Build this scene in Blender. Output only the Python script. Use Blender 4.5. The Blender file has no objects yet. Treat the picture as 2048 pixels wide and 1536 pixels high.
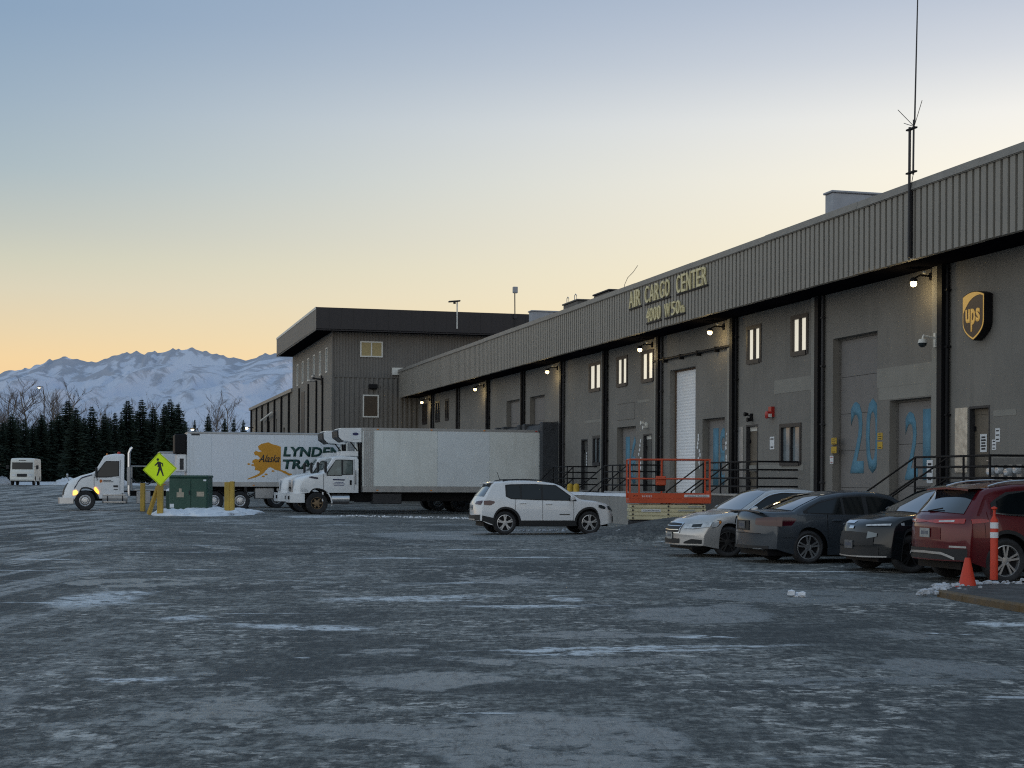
import bpy, bmesh, math, random
from mathutils import Matrix, Vector, noise as mnoise

R = math.radians
SC = bpy.context.scene
COL = SC.collection

# ------------------------------------------------------------------ camera
F_PX, EYE, HOR = 3077.0, 1.62, 962.0
cam_d = bpy.data.cameras.new('camera')
cam = bpy.data.objects.new('camera', cam_d)
COL.objects.link(cam)
cam_d.sensor_fit = 'HORIZONTAL'
cam_d.sensor_width = 36.0
cam_d.lens = 36.0 * F_PX / 2048.0
cam_d.shift_y = (HOR - 768.0) / 2048.0
cam_d.clip_start = 0.2
cam_d.clip_end = 60000.0
cam.matrix_world = Matrix.Translation((0, 0, EYE)) @ Matrix.Rotation(R(90), 4, 'X') @ Matrix.Rotation(0.005, 4, 'Z')
SC.camera = cam
SC.cycles.use_denoising = False
SC.cycles.filter_width = 1.15
SC.cycles.max_bounces = 6
SC.cycles.sample_clamp_indirect = 1.5

# ------------------------------------------------------------------ exposure
SC.view_settings.view_transform = 'Standard'
SC.view_settings.look = 'None'
SC.view_settings.gamma = 1.0
SC.view_settings.use_curve_mapping = False
SC.view_settings.exposure = 0.72

# ------------------------------------------------------------------ sky (dawn: glow ahead and to the right, blue overhead)
SUN_AZ = R(40)           # right of the viewing direction (+Y)
SKY_STRENGTH = 0.655

def lin(c):
    c = c / 255.0
    return c / 12.92 if c <= 0.04045 else ((c + 0.055) / 1.055) ** 2.4

def rgb(r, g, b):
    return (lin(r), lin(g), lin(b), 1.0)

world = bpy.data.worlds.new('World')
SC.world = world
world.use_nodes = True
wn, wl = world.node_tree.nodes, world.node_tree.links
for n in list(wn):
    wn.remove(n)
w_out = wn.new('ShaderNodeOutputWorld')
w_bg = wn.new('ShaderNodeBackground')
w_bg.inputs['Strength'].default_value = SKY_STRENGTH
wl.new(w_bg.outputs[0], w_out.inputs[0])
w_tc = wn.new('ShaderNodeTexCoord')
w_sep = wn.new('ShaderNodeSeparateXYZ')
wl.new(w_tc.outputs['Generated'], w_sep.inputs[0])

def wmath(op, a, b=None):
    n = wn.new('ShaderNodeMath')
    n.operation = op
    for i, v in enumerate((a, b)):
        if v is None:
            continue
        if isinstance(v, (int, float)):
            n.inputs[i].default_value = v
        else:
            wl.new(v, n.inputs[i])
    return n.outputs[0]

def wramp(stops):
    n = wn.new('ShaderNodeValToRGB')
    n.color_ramp.interpolation = 'EASE' if False else 'LINEAR'
    el = n.color_ramp.elements
    while len(el) < len(stops):
        el.new(0.5)
    for e, (p, c) in zip(el, stops):
        e.position = p
        e.color = rgb(*c)
    wl.new(w_elev, n.inputs[0])
    return n.outputs[0]

w_elev = wmath('MAXIMUM', w_sep.outputs['Z'], 0.0)
w_flat = wmath('SQRT', wmath('ADD', wmath('MULTIPLY', w_sep.outputs['X'], w_sep.outputs['X']),
                             wmath('MULTIPLY', w_sep.outputs['Y'], w_sep.outputs['Y'])))
w_dot = wmath('DIVIDE', wmath('ADD', wmath('MULTIPLY', w_sep.outputs['X'], math.sin(SUN_AZ)),
                              wmath('MULTIPLY', w_sep.outputs['Y'], math.cos(SUN_AZ))),
              wmath('MAXIMUM', w_flat, 0.001))
near_glow = wramp([(0.0, (246, 208, 152)), (0.09, (248, 229, 188)), (0.15, (248, 237, 212)), (0.19, (248, 241, 224)), (0.225, (238, 236, 230)),
                   (0.26, (208, 212, 218)), (0.29, (188, 196, 209)), (0.32, (168, 180, 199)), (0.45, (136, 157, 184)), (1.0, (130, 153, 176))])
side_glow = wramp([(0.0, (240, 190, 138)), (0.05, (240, 200, 148)), (0.075, (236, 206, 158)), (0.092, (225, 205, 168)), (0.118, (210, 203, 180)), (0.135, (199, 199, 181)),
                   (0.155, (184, 190, 183)), (0.19, (161, 178, 186)), (0.23, (146, 167, 185)), (0.28, (131, 156, 182)), (0.45, (126, 153, 183)), (1.0, (130, 153, 176))])
away = wramp([(0.0, (222, 222, 218)), (0.08, (237, 235, 228)), (0.18, (230, 232, 230)), (0.35, (192, 202, 209)), (0.6, (148, 167, 186)), (1.0, (130, 153, 176))])

def wrange(v, a, b):
    n = wn.new('ShaderNodeMapRange')
    n.interpolation_type = 'SMOOTHSTEP'
    n.inputs['From Min'].default_value = a
    n.inputs['From Max'].default_value = b
    wl.new(v, n.inputs['Value'])
    return n.outputs[0]

def wlin(v, a, b):
    n = wn.new('ShaderNodeMapRange')
    n.inputs['From Min'].default_value = a
    n.inputs['From Max'].default_value = b
    wl.new(v, n.inputs['Value'])
    return n.outputs[0]

def wmix(f, a, b):
    n = wn.new('ShaderNodeMix')
    n.data_type = 'RGBA'
    wl.new(f, n.inputs['Factor'])
    wl.new(a, n.inputs[6])
    wl.new(b, n.inputs[7])
    return n.outputs[2]

w_col = wmix(wrange(w_dot, -0.85, 0.52), away, wmix(wmath('POWER', wlin(w_dot, 0.46, 0.94), 1.45), side_glow, near_glow))
wl.new(w_col, w_bg.inputs['Color'])

# the sun has not cleared the horizon: only a soft, weak warm light from its side
sun_d = bpy.data.lights.new('sun', 'SUN')
sun_d.energy = 0.5
sun_d.angle = R(25)
sun_d.color = (1.0, 0.82, 0.62)
sun = bpy.data.objects.new('sun', sun_d)
COL.objects.link(sun)
sun_dir = Vector((math.sin(SUN_AZ) * math.cos(R(5)), math.cos(SUN_AZ) * math.cos(R(5)), math.sin(R(5))))
sun.rotation_euler = sun_dir.to_track_quat('Z', 'Y').to_euler()

# ------------------------------------------------------------------ helpers
AL = math.atan(826.0 / F_PX)
DV = Vector((-math.sin(AL), math.cos(AL), 0))      # along the warehouse, away from the viewer
NV = Vector((-math.cos(AL), -math.sin(AL), 0))     # out of its wall, towards the yard
BP = Vector((math.cos(AL) * 21.7, math.sin(AL) * 21.7, 0))
RZ_WALL = math.atan2(DV.y, DV.x)
RZ_OUT = math.atan2(NV.y, NV.x)                     # heading: nose to the yard
RZ_IN = RZ_OUT - math.pi                            # heading: nose to the wall

def W(s, h, z=0.0):
    return BP + DV * s + NV * h + Vector((0, 0, z))

def smooth01(a, b, v):
    t = max(0.0, min(1.0, (v - a) / (b - a)))
    return t * t * (3 - 2 * t)

def interp(pts, x):
    if x <= pts[0][0]:
        return pts[0][1]
    for (x0, z0), (x1, z1) in zip(pts, pts[1:]):
        if x <= x1:
            return z0 + (z1 - z0) * (x - x0) / (x1 - x0) if x1 > x0 else z1
    return pts[-1][1]

def tag(o, label=None, cat=None, group=None, kind=None):
    if label: o['label'] = label
    if cat: o['category'] = cat
    if group: o['group'] = group
    if kind: o['kind'] = kind
    return o

def empty(name, loc=(0, 0, 0), rz=0.0, label=None, cat=None, group=None):
    o = bpy.data.objects.new(name, None)
    o.empty_display_size = 0.2
    COL.objects.link(o)
    o.location = loc
    o.rotation_euler = (0, 0, rz)
    return tag(o, label, cat, group)

def copy_tree(o, parent=None):
    c = o.copy()
    COL.objects.link(c)
    c.parent = parent
    for ch in o.children:
        copy_tree(ch, c)
    return c

def link_mesh(name, me, mat=None, parent=None, loc=(0, 0, 0), rot=(0, 0, 0)):
    o = bpy.data.objects.new(name, me)
    COL.objects.link(o)
    if mat is not None and not me.materials:
        me.materials.append(mat)
    o.parent = parent
    o.location = loc
    o.rotation_euler = rot
    return o

class MB:
    """collects shapes and links them as one mesh object"""
    def __init__(self):
        self.v, self.f = [], []
    def add(self, vs, fs):
        b = len(self.v)
        self.v += [tuple(p) for p in vs]
        self.f += [tuple(b + i for i in f) for f in fs]
        return self
    def box(self, x0, x1, y0, y1, z0, z1):
        return self.add([(x0, y0, z0), (x1, y0, z0), (x1, y1, z0), (x0, y1, z0), (x0, y0, z1), (x1, y0, z1), (x1, y1, z1), (x0, y1, z1)],
                        [(0, 3, 2, 1), (4, 5, 6, 7), (0, 1, 5, 4), (1, 2, 6, 5), (2, 3, 7, 6), (3, 0, 4, 7)])
    def cbox(self, x0, x1, y0, y1, z0, z1, c=0.02):
        """box with chamfered edges (octagon in plan, bevelled top and bottom)"""
        def ring(i, z):
            return [(x0 + c, y0 + i, z), (x1 - c, y0 + i, z), (x1 - i, y0 + c, z), (x1 - i, y1 - c, z),
                    (x1 - c, y1 - i, z), (x0 + c, y1 - i, z), (x0 + i, y1 - c, z), (x0 + i, y0 + c, z)]
        def shrink(z):
            return [(x0 + c, y0 + c, z), (x1 - c, y0 + c, z), (x1 - c, y0 + c, z), (x1 - c, y1 - c, z),
                    (x1 - c, y1 - c, z), (x0 + c, y1 - c, z), (x0 + c, y1 - c, z), (x0 + c, y0 + c, z)]
        rs = [shrink(z0), ring(0, z0 + c), ring(0, z1 - c), shrink(z1)]
        vs = [p for r in rs for p in r]
        fs = []
        for k in range(3):
            for i in range(8):
                j = (i + 1) % 8
                fs.append((k * 8 + i, k * 8 + j, k * 8 + 8 + j, k * 8 + 8 + i))
        fs.append((0, 6, 4, 2)); fs.append((24, 26, 28, 30))
        return self.add(vs, fs)
    def tube(self, pts, r, n=8, cap=True):
        pts = [Vector(p) for p in pts]
        rr = r if isinstance(r, (list, tuple)) else [r] * len(pts)
        vs, fs = [], []
        for i, p in enumerate(pts):
            a = pts[max(0, i - 1)]; b = pts[min(len(pts) - 1, i + 1)]
            t = (b - a).normalized()
            u = t.cross(Vector((0, 0, 1)))
            if u.length < 1e-3:
                u = t.cross(Vector((1, 0, 0)))
            u.normalize(); w = u.cross(t)
            for k in range(n):
                an = 2 * math.pi * k / n + math.pi / n
                vs.append(p + (u * math.cos(an) + w * math.sin(an)) * rr[i])
        for i in range(len(pts) - 1):
            for k in range(n):
                j = (k + 1) % n
                fs.append((i * n + k, i * n + j, (i + 1) * n + j, (i + 1) * n + k))
        if cap:
            fs.append(tuple(range(n))); fs.append(tuple(reversed([(len(pts) - 1) * n + k for k in range(n)])))
        return self.add(vs, fs)
    def prism(self, poly, axis, a, b):
        """poly: 2-D points; axis 'x' -> (a..b, u, v), 'y' -> (u, a..b, v), 'z' -> (u, v, a..b)"""
        def pt(u, v, w):
            return {'x': (w, u, v), 'y': (u, w, v), 'z': (u, v, w)}[axis]
        n = len(poly)
        vs = [pt(u, v, a) for u, v in poly] + [pt(u, v, b) for u, v in poly]
        fs = [tuple(range(n)), tuple(reversed(range(n, 2 * n)))]
        fs += [(i, (i + 1) % n, n + (i + 1) % n, n + i) for i in range(n)]
        return self.add(vs, fs)
    def lathe(self, prof, axis='z', n=24, c=(0, 0, 0)):
        vs, fs = [], []
        m = len(prof)
        for k in range(n):
            a = 2 * math.pi * k / n
            for r, t in prof:
                p = {'z': (r * math.cos(a), r * math.sin(a), t), 'y': (r * math.cos(a), t, r * math.sin(a)),
                     'x': (t, r * math.cos(a), r * math.sin(a))}[axis]
                vs.append((p[0] + c[0], p[1] + c[1], p[2] + c[2]))
        for k in range(n):
            j = (k + 1) % n
            for i in range(m - 1):
                fs.append((k * m + i, j * m + i, j * m + i + 1, k * m + i + 1))
        return self.add(vs, fs)
    def grid(self, rows):
        n, m = len(rows), len(rows[0])
        vs = [p for r in rows for p in r]
        fs = [(i * m + j, i * m + j + 1, (i + 1) * m + j + 1, (i + 1) * m + j) for i in range(n - 1) for j in range(m - 1)]
        return self.add(vs, fs)
    def mesh(self, name, smooth=False, sharp=None):
        me = bpy.data.meshes.new(name)
        me.from_pydata(self.v, [], self.f)
        bm = bmesh.new()
        bm.from_mesh(me)
        bmesh.ops.remove_doubles(bm, verts=bm.verts, dist=1e-5)
        bmesh.ops.dissolve_degenerate(bm, dist=1e-6, edges=bm.edges)
        bmesh.ops.recalc_face_normals(bm, faces=bm.faces)
        bm.to_mesh(me)
        bm.free()
        if smooth:
            me.shade_smooth()
            if sharp:
                me.set_sharp_from_angle(angle=R(sharp))
        return me
    def build(self, name, mat, parent=None, smooth=False, sharp=35, loc=(0, 0, 0), rot=(0, 0, 0)):
        return link_mesh(name, self.mesh(name, smooth, sharp), mat, parent, loc, rot)

# ------------------------------------------------------------------ materials
MATS = {}

def mat(name, col, rough=0.6, metal=0.0, var=0.12, scale=3.0, bump=0.0, bscale=40.0, emit=None, estr=0.0, spec=0.5,
        coat=0.0, dirt=None, dirt_amt=0.35, dirt_scale=1.2, stretch=(1, 1, 1), alpha=1.0, trans=0.0, streak=None):
    if name in MATS:
        return MATS[name]
    m = bpy.data.materials.new(name)
    m.use_nodes = True
    nt = m.node_tree
    b = nt.nodes['Principled BSDF']
    b.inputs['Roughness'].default_value = rough
    b.inputs['Metallic'].default_value = metal
    b.inputs['Specular IOR Level'].default_value = spec
    b.inputs['Coat Weight'].default_value = coat
    b.inputs['Alpha'].default_value = alpha
    b.inputs['Transmission Weight'].default_value = trans
    tc = nt.nodes.new('ShaderNodeTexCoord')
    mp = nt.nodes.new('ShaderNodeMapping')
    mp.inputs['Scale'].default_value = stretch
    nt.links.new(tc.outputs['Object'], mp.inputs[0])
    nz = nt.nodes.new('ShaderNodeTexNoise')
    nz.inputs['Scale'].default_value = scale
    nz.inputs['Detail'].default_value = 6
    nz.inputs['Roughness'].default_value = 0.65
    nt.links.new(mp.outputs[0], nz.inputs['Vector'])
    mx = nt.nodes.new('ShaderNodeMix')
    mx.data_type = 'RGBA'
    mx.inputs[6].default_value = (max(0, col[0] * (1 - var)), max(0, col[1] * (1 - var)), max(0, col[2] * (1 - var)), 1)
    mx.inputs[7].default_value = (min(1, col[0] * (1 + var)), min(1, col[1] * (1 + var)), min(1, col[2] * (1 + var)), 1)
    mr = nt.nodes.new('ShaderNodeMapRange')
    mr.inputs['From Min'].default_value = 0.3
    mr.inputs['From Max'].default_value = 0.7
    nt.links.new(nz.outputs[0], mr.inputs[0])
    nt.links.new(mr.outputs[0], mx.inputs['Factor'])
    out = mx.outputs[2]
    if dirt:
        nd = nt.nodes.new('ShaderNodeTexNoise')
        nd.inputs['Scale'].default_value = dirt_scale
        nd.inputs['Detail'].default_value = 8
        nd.inputs['Roughness'].default_value = 0.7
        nt.links.new(tc.outputs['Object'], nd.inputs['Vector'])
        md = nt.nodes.new('ShaderNodeMapRange')
        md.inputs['From Min'].default_value = 0.42
        md.inputs['From Max'].default_value = 0.72
        md.inputs['To Max'].default_value = dirt_amt
        nt.links.new(nd.outputs[0], md.inputs[0])
        m2 = nt.nodes.new('ShaderNodeMix')
        m2.data_type = 'RGBA'
        m2.inputs[7].default_value = (*dirt, 1)
        nt.links.new(md.outputs[0], m2.inputs['Factor'])
        nt.links.new(out, m2.inputs[6])
        out = m2.outputs[2]
    if streak:      # runs and drips: noise drawn out vertically
        ms = nt.nodes.new('ShaderNodeMapping'); ms.inputs['Scale'].default_value = (1, 1, 0.07)
        nt.links.new(tc.outputs['Object'], ms.inputs[0])
        ns = nt.nodes.new('ShaderNodeTexNoise'); ns.inputs['Scale'].default_value = 3.2; ns.inputs['Detail'].default_value = 7; ns.inputs['Roughness'].default_value = 0.7
        nt.links.new(ms.outputs[0], ns.inputs['Vector'])
        mr2 = nt.nodes.new('ShaderNodeMapRange'); mr2.inputs['From Min'].default_value = 0.52; mr2.inputs['From Max'].default_value = 0.72; mr2.inputs['To Max'].default_value = 0.55
        nt.links.new(ns.outputs[0], mr2.inputs[0])
        m3 = nt.nodes.new('ShaderNodeMix'); m3.data_type = 'RGBA'; m3.inputs[7].default_value = (*streak, 1)
        nt.links.new(mr2.outputs[0], m3.inputs['Factor']); nt.links.new(out, m3.inputs[6])
        out = m3.outputs[2]
    nt.links.new(out, b.inputs['Base Color'])
    if bump:
        nb = nt.nodes.new('ShaderNodeTexNoise')
        nb.inputs['Scale'].default_value = bscale
        nb.inputs['Detail'].default_value = 4
        nt.links.new(mp.outputs[0], nb.inputs['Vector'])
        bp = nt.nodes.new('ShaderNodeBump')
        bp.inputs['Strength'].default_value = bump
        bp.inputs['Distance'].default_value = 0.02
        nt.links.new(nb.outputs[0], bp.inputs['Height'])
        nt.links.new(bp.outputs[0], b.inputs['Normal'])
    if emit:
        b.inputs['Emission Color'].default_value = (*emit, 1)
        b.inputs['Emission Strength'].default_value = estr
    MATS[name] = m
    return m

M_CONC = mat('painted_concrete', (0.235, 0.222, 0.202), 0.85, var=0.07, scale=0.7, bump=0.15, bscale=25, dirt=(0.16, 0.155, 0.142), dirt_amt=0.6, dirt_scale=0.45, streak=(0.145, 0.14, 0.13))
M_CONC2 = mat('pier_concrete', (0.29, 0.28, 0.252), 0.85, var=0.10, scale=1.2, bump=0.15, bscale=25)
M_REVEAL = mat('reveal_paint', (0.15, 0.14, 0.128), 0.8, var=0.1)
M_DOORG = mat('grey_door_paint', (0.215, 0.203, 0.196), 0.7, var=0.08, scale=1.5, dirt=(0.20, 0.19, 0.18), dirt_amt=0.4)
M_DOORW = mat('white_door_paint', (0.88, 0.90, 0.93), 0.5, var=0.05, scale=1.0)
M_BLACK = mat('black_steel', (0.006, 0.006, 0.008), 0.6, var=0.2, spec=0.25)
M_DARKSTEEL = mat('dark_steel', (0.03, 0.03, 0.034), 0.55, var=0.25)
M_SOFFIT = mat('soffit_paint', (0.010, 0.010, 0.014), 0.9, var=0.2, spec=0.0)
M_FASCIA = mat('fascia_metal', (0.285, 0.265, 0.232), 0.55, var=0.10, scale=0.8, dirt=(0.22, 0.21, 0.19), dirt_amt=0.5, dirt_scale=0.6, stretch=(1, 1, 0.15))
M_CAP = mat('cap_metal', (0.25, 0.24, 0.222), 0.5, var=0.15)
M_BARE = mat('galvanised', (0.45, 0.46, 0.47), 0.4, 0.7, var=0.12)
M_BROWN = mat('brown_metal_fascia', (0.018, 0.016, 0.02), 0.5, var=0.12, stretch=(1, 1, 0.2))
M_SIDING = mat('taupe_siding', (0.165, 0.154, 0.142), 0.6, var=0.10, scale=1.2, stretch=(1, 1, 0.2))
M_WHITEF = mat('white_frame', (0.72, 0.72, 0.68), 0.5, var=0.05)
M_FRAMED = mat('dark_window_frame', (0.025, 0.022, 0.024), 0.5, var=0.15)
M_LITBLIND = mat('lit_blind', (0.75, 0.70, 0.58), 0.7, var=0.06, scale=2, emit=(1.0, 0.93, 0.76), estr=0.36)
M_TANBLIND = mat('tan_blind', (0.42, 0.34, 0.17), 0.7, var=0.06)
M_GLASS = mat('dark_glass', (0.02, 0.028, 0.033), 0.06, var=0.2, scale=1.0, spec=0.6)
M_GLASSG = mat('grey_glass', (0.20, 0.24, 0.26), 0.12, var=0.3, scale=1.5, spec=0.6)
M_BROWNGLASS = mat('boarded_pane', (0.06, 0.042, 0.028), 0.35, var=0.3, scale=1.5)
M_SNOW = mat('snow', (0.80, 0.83, 0.88), 0.75, var=0.07, scale=5, bump=0.5, bscale=12)
M_SNOWD = mat('dirty_snow', (0.52, 0.54, 0.58), 0.8, var=0.25, scale=6, bump=0.6, bscale=14)
M_RUBBER = mat('tyre_rubber', (0.018, 0.018, 0.02), 0.85, var=0.2, scale=8, dirt=(0.09, 0.09, 0.095), dirt_amt=0.35, dirt_scale=3)
M_RUBBERC = mat('dock_rubber', (0.045, 0.05, 0.058), 0.7, var=0.3, scale=4)
M_ALLOY = mat('alloy', (0.62, 0.63, 0.65), 0.28, 0.85, var=0.08)
M_ALLOYD = mat('dark_alloy', (0.02, 0.02, 0.022), 0.35, 0.3, var=0.15)
M_RUST = mat('rusty_hub', (0.24, 0.16, 0.09), 0.8, var=0.35, scale=14)
M_PLASTIC = mat('black_plastic', (0.016, 0.017, 0.019), 0.6, var=0.15)
M_CHROME = mat('chrome', (0.75, 0.76, 0.78), 0.12, 1.0, var=0.03)
M_YELLOW = mat('yellow_timber', (0.50, 0.33, 0.06), 0.75, var=0.18, scale=4, dirt=(0.30, 0.21, 0.08), dirt_amt=0.5, dirt_scale=3, stretch=(1, 1, 0.2))
M_YPAINT = mat('yellow_paint', (0.62, 0.40, 0.03), 0.65, var=0.15, dirt=(0.2, 0.17, 0.1), dirt_amt=0.4, dirt_scale=4)
M_PAPER = mat('paper', (0.78, 0.80, 0.82), 0.8, var=0.08, scale=20)
M_INK = mat('ink', (0.03, 0.03, 0.035), 0.7)
M_BLUEP = mat('faded_blue_paint', (0.11, 0.265, 0.37), 0.75, var=0.15, scale=5)
M_REDP = mat('red_plastic', (0.42, 0.02, 0.015), 0.4, var=0.1)
M_TAIL = mat('tail_lamp', (0.055, 0.003, 0.010), 0.06, var=0.2, scale=9, coat=0.5)
M_AMBER = mat('amber_lens', (0.70, 0.24, 0.03), 0.2, var=0.1)
M_AMBERLIT = mat('amber_lens_lit', (0.9, 0.4, 0.05), 0.3, emit=(1.0, 0.34, 0.03), estr=2.5)
M_HEADLIT = mat('headlamp_lit', (0.9, 0.7, 0.3), 0.2, emit=(1.0, 0.52, 0.10), estr=1.0)
M_LENS = mat('headlamp_lens', (0.60, 0.63, 0.66), 0.08, 0.2, var=0.35, scale=14)
M_WHITEB = mat('white_panel', (0.78, 0.82, 0.87), 0.42, var=0.05, scale=0.9, dirt=(0.55, 0.57, 0.59), dirt_amt=0.35, dirt_scale=0.9, streak=(0.58, 0.58, 0.57))
M_WHITEB2 = mat('white_panel_aged', (0.80, 0.83, 0.81), 0.45, var=0.05, scale=0.8, dirt=(0.55, 0.56, 0.52), dirt_amt=0.4, dirt_scale=0.7, streak=(0.60, 0.60, 0.56))
M_WHITEC = mat('white_cab_paint', (0.84, 0.86, 0.88), 0.3, var=0.04, coat=0.3, dirt=(0.5, 0.5, 0.5), dirt_amt=0.3, dirt_scale=2)
M_ALU = mat('dull_aluminium', (0.42, 0.42, 0.42), 0.45, 0.6, var=0.15, scale=3)
# ------------------------------------------------------------------ ground
def ground_z(x, y):
    z = 0.95 * smooth01(88, 156, y) + 0.5 * smooth01(160, 400, y)
    # ramped asphalt hump in front of the docks, between the white car and the parked row
    u, v = (x - 6.0) / 5.2, (y - 43.0) / 2.4
    d = math.sqrt(u * u + v * v)
    if d < 1:
        z += 0.66 * (1 - smooth01(0.2, 1.0, d))
    z += 0.012 * mnoise.noise((x * 0.25, y * 0.25, 0.0)) + 0.02 * mnoise.noise((x * 0.07, y * 0.07, 3.0))
    return z

def ground_material():
    m = bpy.data.materials.new('icy_asphalt')
    m.use_nodes = True
    nt = m.node_tree
    N, L = nt.nodes, nt.links
    b = N['Principled BSDF']
    tc = N.new('ShaderNodeTexCoord')

    def mapping(scale, rot=0.0, loc=(0, 0, 0)):
        mp = N.new('ShaderNodeMapping')
        mp.inputs['Scale'].default_value = scale
        mp.inputs['Rotation'].default_value = (0, 0, rot)
        mp.inputs['Location'].default_value = loc
        L.new(tc.outputs['Object'], mp.inputs[0])
        return mp.outputs[0]

    def nz(vec, scale, detail=5, rough=0.6, dist=0.0):
        n = N.new('ShaderNodeTexNoise')
        n.inputs['Scale'].default_value = scale
        n.inputs['Detail'].default_value = detail
        n.inputs['Roughness'].default_value = rough
        n.inputs['Distortion'].default_value = dist
        L.new(vec, n.inputs['Vector'])
        return n.outputs[0]

    def rng(v, a, b2, lo=0.0, hi=1.0):
        n = N.new('ShaderNodeMapRange')
        n.interpolation_type = 'SMOOTHSTEP'
        n.inputs['From Min'].default_value = a
        n.inputs['From Max'].default_value = b2
        n.inputs['To Min'].default_value = lo
        n.inputs['To Max'].default_value = hi
        L.new(v, n.inputs[0])
        return n.outputs[0]

    def mth(op, a, b2):
        n = N.new('ShaderNodeMath')
        n.operation = op
        for i, v in enumerate((a, b2)):
            if isinstance(v, (int, float)):
                n.inputs[i].default_value = v
            else:
                L.new(v, n.inputs[i])
        return n.outputs[0]

    def mix(f, a, b2):
        n = N.new('ShaderNodeMix')
        n.data_type = 'RGBA'
        for i, v in ((0, f), (6, a), (7, b2)):
            if isinstance(v, (int, float)):
                n.inputs[i].default_value = v
            elif isinstance(v, tuple):
                n.inputs[i].default_value = (*v, 1)
            else:
                L.new(v, n.inputs[i])
        return n.outputs[2]

    flat = mapping((1, 1, 1))
    deep = mapping((0.75, 0.9, 1), rot=-0.15)         # blotches drawn out along the direction of traffic
    lane = mapping((1.0, 0.09, 1), rot=-AL)           # streaks along the drive lane
    cross = mapping((0.24, 1.0, 1), rot=0.10, loc=(3, 5, 0))  # ploughed lines running across the yard
    fine = nz(flat, 26, 4, 0.7)
    speck = nz(deep, 8.5, 6, 0.72, 0.5)
    med = nz(deep, 2.4, 7, 0.72, 0.6)
    crust = nz(deep, 4.2, 7, 0.74, 0.5)
    big = nz(flat, 0.20, 5, 0.6, 0.8)
    big2 = nz(mapping((1, 0.8, 1), loc=(40, 11, 0)), 0.34, 7, 0.66, 0.3)
    clump = nz(mapping((1, 0.7, 1), loc=(17, 4, 0)), 0.42, 5, 0.62, 0.8)
    ridge = nz(cross, 0.85, 6, 0.65, 0.8)
    tracks = nz(lane, 1.3, 6, 0.7, 0.3)
    # named sheets of ice and scraps of snow on the lot: centre x, y, half-sizes, turn (metres)
    ICE = [(0.26, 9.49, 0.85, 1.33, 0), (-2.07, 10.77, 0.45, 0.46, 0), (-0.72, 12.56, 0.67, 0.63, 0), (2.29, 18.8, 0.91, 1.21, 0), (0.93, 16.28, 0.94, 0.37, 0), (4.19, 16.39, 0.29, 0.43, 0), (-0.84, 9.92, 0.65, 0.29, 0), (4.28, 21.86, 1.98, 1.26, 0), (-0.8, 46.04, 3.47, 4.29, 0), (3.76, 13.48, 0.78, 0.58, -1.136)]
    SNOW = [(-1.4, 21.21, 1.37, 0.45, 0.366), (-2.3, 16.98, 0.97, 0.38, -0.379), (1.16, 15.0, 1.93, 0.16, 0.222), (1.23, 14.67, 1.4, 0.13, 0.231), (-5.61, 20.84, 0.57, 1.67, 0), (5.67, 17.7, 0.43, 0.35, 0), (0.77, 21.04, 0.28, 0.31, 0), (0.11, 19.87, 0.91, 0.24, 0), (-3.87, 18.11, 0.38, 0.4, 0), (-3.14, 12.5, 0.37, 0.16, 0), (-8.74, 68.31, 1.54, 2.81, 0), (0.62, 72.38, 1.69, 3.16, 0), (2.0, 16.05, 0.4, 0.13, 0)]
    wob = N.new('ShaderNodeTexNoise'); wob.inputs['Scale'].default_value = 1.3; wob.inputs['Detail'].default_value = 6; wob.inputs['Roughness'].default_value = 0.65
    L.new(tc.outputs['Object'], wob.inputs['Vector'])
    wv = N.new('ShaderNodeVectorMath'); wv.operation = 'SUBTRACT'; L.new(wob.outputs['Color'], wv.inputs[0]); wv.inputs[1].default_value = (0.5, 0.5, 0.5)
    wm = N.new('ShaderNodeVectorMath'); wm.operation = 'SCALE'; wm.inputs['Scale'].default_value = 1.1; L.new(wv.outputs[0], wm.inputs[0])
    wa = N.new('ShaderNodeVectorMath'); wa.operation = 'ADD'; L.new(tc.outputs['Object'], wa.inputs[0]); L.new(wm.outputs[0], wa.inputs[1])

    def blobs(feat, lo, hi):
        acc = None
        for cx, cy, rx, ry, an in feat:
            mp = N.new('ShaderNodeMapping'); mp.vector_type = 'TEXTURE'
            mp.inputs['Location'].default_value = (cx, cy, 0); mp.inputs['Rotation'].default_value = (0, 0, an); mp.inputs['Scale'].default_value = (rx, ry, 50)
            L.new(wa.outputs[0], mp.inputs[0])
            ln = N.new('ShaderNodeVectorMath'); ln.operation = 'LENGTH'; L.new(mp.outputs[0], ln.inputs[0])
            f = rng(ln.outputs['Value'], hi, lo)
            acc = f if acc is None else mth('MAXIMUM', acc, f)
        return acc
    # bare asphalt with stones showing, greyer where a thin film of frost lies
    grain = nz(mapping((1, 0.22, 1), rot=-0.2), 15, 5, 0.75, 0.4)
    col = mix(rng(fine, 0.30, 0.70), (0.060, 0.063, 0.060), (0.184, 0.188, 0.177))
    col = mix(rng(grain, 0.50, 0.66, 0.0, 0.55), col, (0.365, 0.366, 0.340))
    col = mix(rng(speck, 0.56, 0.40, 0.0, 0.7), col, (0.034, 0.039, 0.040))
    col = mix(rng(big, 0.52, 0.40, 0.0, 0.55), col, (0.045, 0.052, 0.054))
    frost = mth('MULTIPLY', rng(med, 0.44, 0.60), rng(speck, 0.36, 0.58))
    col = mix(mth('MULTIPLY', frost, rng(big, 0.40, 0.60, 0.05, 0.9)), col, (0.345, 0.348, 0.330))
    # worn crust of dirty snow, broken up
    worn = mth('MULTIPLY', rng(crust, 0.49, 0.60), rng(clump, 0.43, 0.57))
    worn = mth('MULTIPLY', worn, rng(speck, 0.42, 0.52))
    col = mix(mth('MULTIPLY', worn, 0.9), col, (0.62, 0.60, 0.56))
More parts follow.
